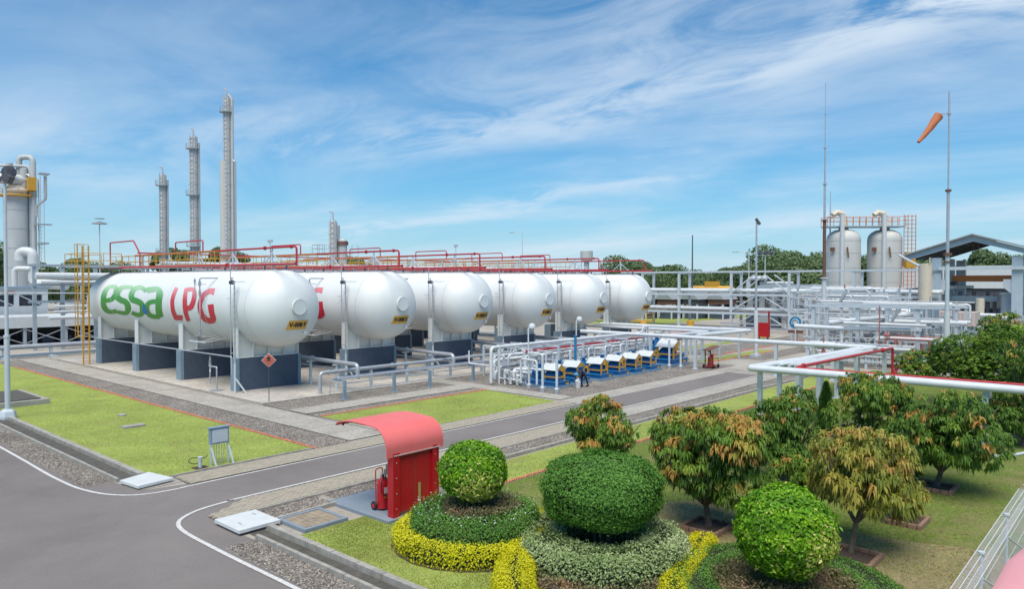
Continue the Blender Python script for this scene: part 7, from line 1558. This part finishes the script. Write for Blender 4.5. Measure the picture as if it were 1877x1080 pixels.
tree('rain_tree', 'bright green broad tree behind the big dark one at the right edge', (55.5, 5.6), (55.5, 5.6, 3.1), (3.2, 3.2, 1.9), 1300, 12, .22, .09, 'lf_lime', .35, .5, seed=31, cat='tree', trunk_r=.16, droop=.4)
tree('frangipani_bush', 'loose yellow-tipped bush before the open shed', (66, 8.8), (66, 8.8, 2.4), (2.2, 2.2, 2.3), 420, 11, .32, .1, 'lf_mango', .22, .42, seed=33, cat='bush')
tree('round_bush', 'round mid-green bush beside the foot of the windsock mast', (58.5, 12.6), (58.5, 12.7, 1.1), (1.75, 1.75, 1.15), 480, 12, .2, .07, 'lf_mango', .06, .45, seed=35, cat='bush', trunk_r=.05)
tree('round_bush', 'lime green bush against the windsock mast', (56.5, 9.9), (56.5, 9.9, 1.5), (1.3, 1.3, 1.5), 360, 12, .2, .07, 'lf_lime', .2, .5, seed=37, cat='bush', trunk_r=.05)
def conifer(label, base, h, r, n, seed):
    t = thing('conifer', label, 'conifer', (base[0], base[1], 0), 'slim conifers in the garden'); u = RNG.uniform(0, 1, n); a = RNG.uniform(0, 6.283, n)
    rad = r * (1 - u) ** .75 * (1 + .25 * np.sin(u * 22 + a * 3)) * RNG.uniform(.55, 1, n)
    P = np.stack([base[0] + rad * np.cos(a), base[1] + rad * np.sin(a), .12 + u * h], 1); Nn = unit(np.stack([np.cos(a), np.sin(a), np.full(n, .9)], 1))
    V, F, T = leaves(P, Nn + RNG.normal(0, .25, (n, 3)), RNG.normal(size=(n, 3)), .12, .03, np.clip(.45 + RNG.normal(0, .2, n), 0, 1))
    link('foliage', npmesh('foliage', V - np.array([base[0], base[1], 0]), F, 'lf_con', T), t); MB().tube([(base[0], base[1], 0), (base[0], base[1], h * .8)], [.05, .015], 6).build('trunk', 'wood', t); return t
conifer('small dark conifer beside the bushy mango tree under the zigzag pipes', (33.8, 11.2), 2.3, .48, 9000, 1)
conifer('feathery conifer in front of the green mango trees at the right', (28.6, 6.9), 2.05, .62, 11000, 2)
# brick planters round the trees
brm = MB().box(-.105, .105, -.05, .05, 0, .068).mesh('brick', 'brick')
def planter(cx_, cy_, w, d, label):
    t = thing('brick_planter', label, 'planter', (cx_, cy_, 0), 'brick planters round the trees')
    MB().box(cx_ - w / 2 + .1, cx_ + w / 2 - .1, cy_ - d / 2 + .1, cy_ + d / 2 - .1, .02, .09).build('soil', 'soil', t)
    for lay in range(2):
        z = .02 + lay * .075
        for s in (-1, 1):
            nb = int(w / .22)
            for k in range(nb): piece(t, 'brick', brm, (cx_ - w / 2 + (k + .5) * w / nb, cy_ + s * (d / 2 - .05), z + random.uniform(-.004, .004)), (0, 0, random.uniform(-.04, .04)))
            nb = int((d - .2) / .22)
            for k in range(nb): piece(t, 'brick', brm, (cx_ + s * (w / 2 - .05), cy_ - d / 2 + .1 + (k + .5) * (d - .2) / nb, z + random.uniform(-.004, .004)), (0, 0, math.pi / 2 + random.uniform(-.04, .04)))
    return t
planter(18.85, 9.45, 1.25, 1.15, 'mossy brick planter round the trunk of the nearest large mango tree')
planter(23.15, 5.4, 1.1, 1.0, 'reddish brick planter holding the pale sapling')
planter(27.55, 5.55, 1.2, 1.15, 'brick planter round the trunk of the dark mango with orange tufts')
planter(19.2, 5.65, 1.15, 1.1, 'brick planter partly hidden behind the bright clipped ball')
planter(25.1, 9.7, 1.1, 1.1, 'brick planter under the bushy mango tree with peach tips')
solo('flat_stone', MB().lathe([(.30, 0), (.28, .08), (.0, .1)], (24.4, 8.9, .03), 9), 'pinkish', 'flat pale stone in the grass behind the nearest mango tree', 'stone')

# ------------------------------------------------------------------ distant trees
def far_proto(seed, r, h, n, dense=1.0):
    rs = random.Random(seed); lob = [(rs.uniform(-.55, .55) * r, rs.uniform(-.5, .5) * r, h * rs.uniform(.45, .80), rs.uniform(.35, .6) * r) for _ in range(9)]
    Ps, Ns = [], []
    for (x, y, z, q) in lob:
        S = rsphere(n // 9); Ps.append(np.array([x, y, z]) + S * q * np.array([1, 1, .75]) * RNG.uniform(.75, 1.05, (n // 9, 1))); Ns.append(S)
    P = np.concatenate(Ps); Nn = np.concatenate(Ns); n = len(P)
    D = unit(np.cross(Nn, RNG.normal(size=(n, 3)))) + Nn * .4; V, F, T = leaves(P, D, Nn, .75, .5, np.clip(.45 + .3 * lump(P, .9, seed) + RNG.normal(0, .15, n), 0, 1))
    me = npmesh('crown', V, F, 'lf_far', T); b = MB().tube([(0, 0, 0), (.1, 0, h * .3), (0, 0, h * .6)], [.3, .22, .1], 7)
    for k in range(5): a = k * 1.26; b.tube([(0, 0, h * .3), (math.cos(a) * r * .4, math.sin(a) * r * .4, h * .62)], [.14, .05], 5)
    return me, b.mesh('trunk', 'wood')
protos = [far_proto(s, r, h, n) for s, r, h, n in ((1, 5.0, 10, 3600), (2, 6.0, 9, 4200), (3, 4.2, 11.5, 3200), (4, 7.0, 12.5, 4800))]
def far_tree(x, y, k, s, label, name='far_tree', group='trees of the distant tree line'):
    t = thing(name, label, 'tree', (x, y, 0), group)
    for nm, me in (('crown', protos[k][0]), ('trunk', protos[k][1])):
        o = bpy.data.objects.new(nm, me); COL.objects.link(o); o.parent = t
    t.scale = (s, s, s * random.uniform(.85, 1.1)); t.rotation_euler = (0, 0, random.uniform(0, 6.28)); return t
rt2 = random.Random(21)
px_ = 1150
while px_ < 1960:
    d = rt2.uniform(205, 250); x, y = D_(px_, d)
    hh = 12.0 if px_ < 1400 else 14.5
    if 1230 < px_ < 1330: hh = 9.8
    far_tree(x, y, rt2.randrange(4), hh / 10 * rt2.uniform(.8, 1.02), 'green tree in the dense distant tree line right of the tanks'); px_ += rt2.uniform(11, 18)
px_ = 1160
while px_ < 1700:
    d = rt2.uniform(180, 200); x, y = D_(px_, d)
    far_tree(x, y, rt2.randrange(4), .62 * rt2.uniform(.8, 1.1), 'low bushy tree along the front of the distant tree line', 'far_bush', 'low bushes of the distant tree line'); px_ += rt2.uniform(14, 22)
for px_, d, k, s, lb in ((1215, 190, 0, 1.12, 'rounded tree just right of the last tank'), (1462, 165, 3, 1.2, 'wide spreading tree left of the silos'), (1500, 160, 1, 1.3, 'dense tree directly behind the lightning mast'), (1578, 150, 2, 1.12, 'tree seen between the two silos'),
                      (1672, 150, 1, 1.5, 'dark tree between the silos and the open shed'), (1690, 160, 3, .95, 'tree just left of the shed roof'), (650, 190, 0, 1.3, 'tree behind the short tower'), (490, 200, 1, 1.4, 'tree right of the tall columns over the tank tops'),
                      (330, 200, 0, 1.55, 'tree between the first two slim columns'), (420, 205, 2, 1.5, 'tree at the foot of the tallest slim column'), (700, 205, 3, .85, 'low tree right of the short tower'), (860, 205, 1, .92, 'tree above the middle tanks, left one'), (960, 200, 2, 1.0, 'reddish-topped tree above the fourth tank'),
                      (1010, 210, 0, .9, 'tree above the fifth tank'), (1130, 200, 1, .98, 'tree above the last tank'), (70, 170, 2, 1.15, 'tree right of the big process column'), (155, 150, 2, 1.0, 'feathery tall tree left of the caged ladder'), (110, 160, 0, .75, 'low tree behind the left pipe rack'), (215, 190, 1, 1.2, 'tree behind the yellow platform'), (560, 210, 1, .95, 'tree over the red pipes left of the short tower'), (-20, 170, 3, 1.3, 'tree behind the big column at the left edge'), (780, 210, 0, .85, 'small tree above tank V-008 D')):
    x, y = D_(px_, d); far_tree(x, y, k, s, lb, group='scattered trees beyond the plant')
# far woodland beyond the line so that no bare ground shows at the horizon
n = 60000; pxr = RNG.uniform(-200, 2100, n); dd_ = RNG.uniform(255, 330, n); s_ = (pxr - 938.5) / 1336
P = np.stack([dd_ * (math.cos(AZ) + s_ * math.sin(AZ)), dd_ * (math.sin(AZ) - s_ * math.cos(AZ)), RNG.uniform(.2, 1, n) ** .7 * 8.5], 1); P[:, 2] *= (1 + .18 * lump(P, .08, 2))
V, F, T = leaves(P, RNG.normal(size=(n, 3)), RNG.normal(size=(n, 3)), 2.2, 1.5, np.clip(.42 + .25 * lump(P, .12, 3) + RNG.normal(0, .15, n), 0, 1))
o = link('far_woodland', npmesh('far_woodland', V, F, 'lf_far', T)); o['kind'] = 'stuff'; o['label'] = 'continuous dark woodland far behind the plant along the horizon'; o['category'] = 'woodland'
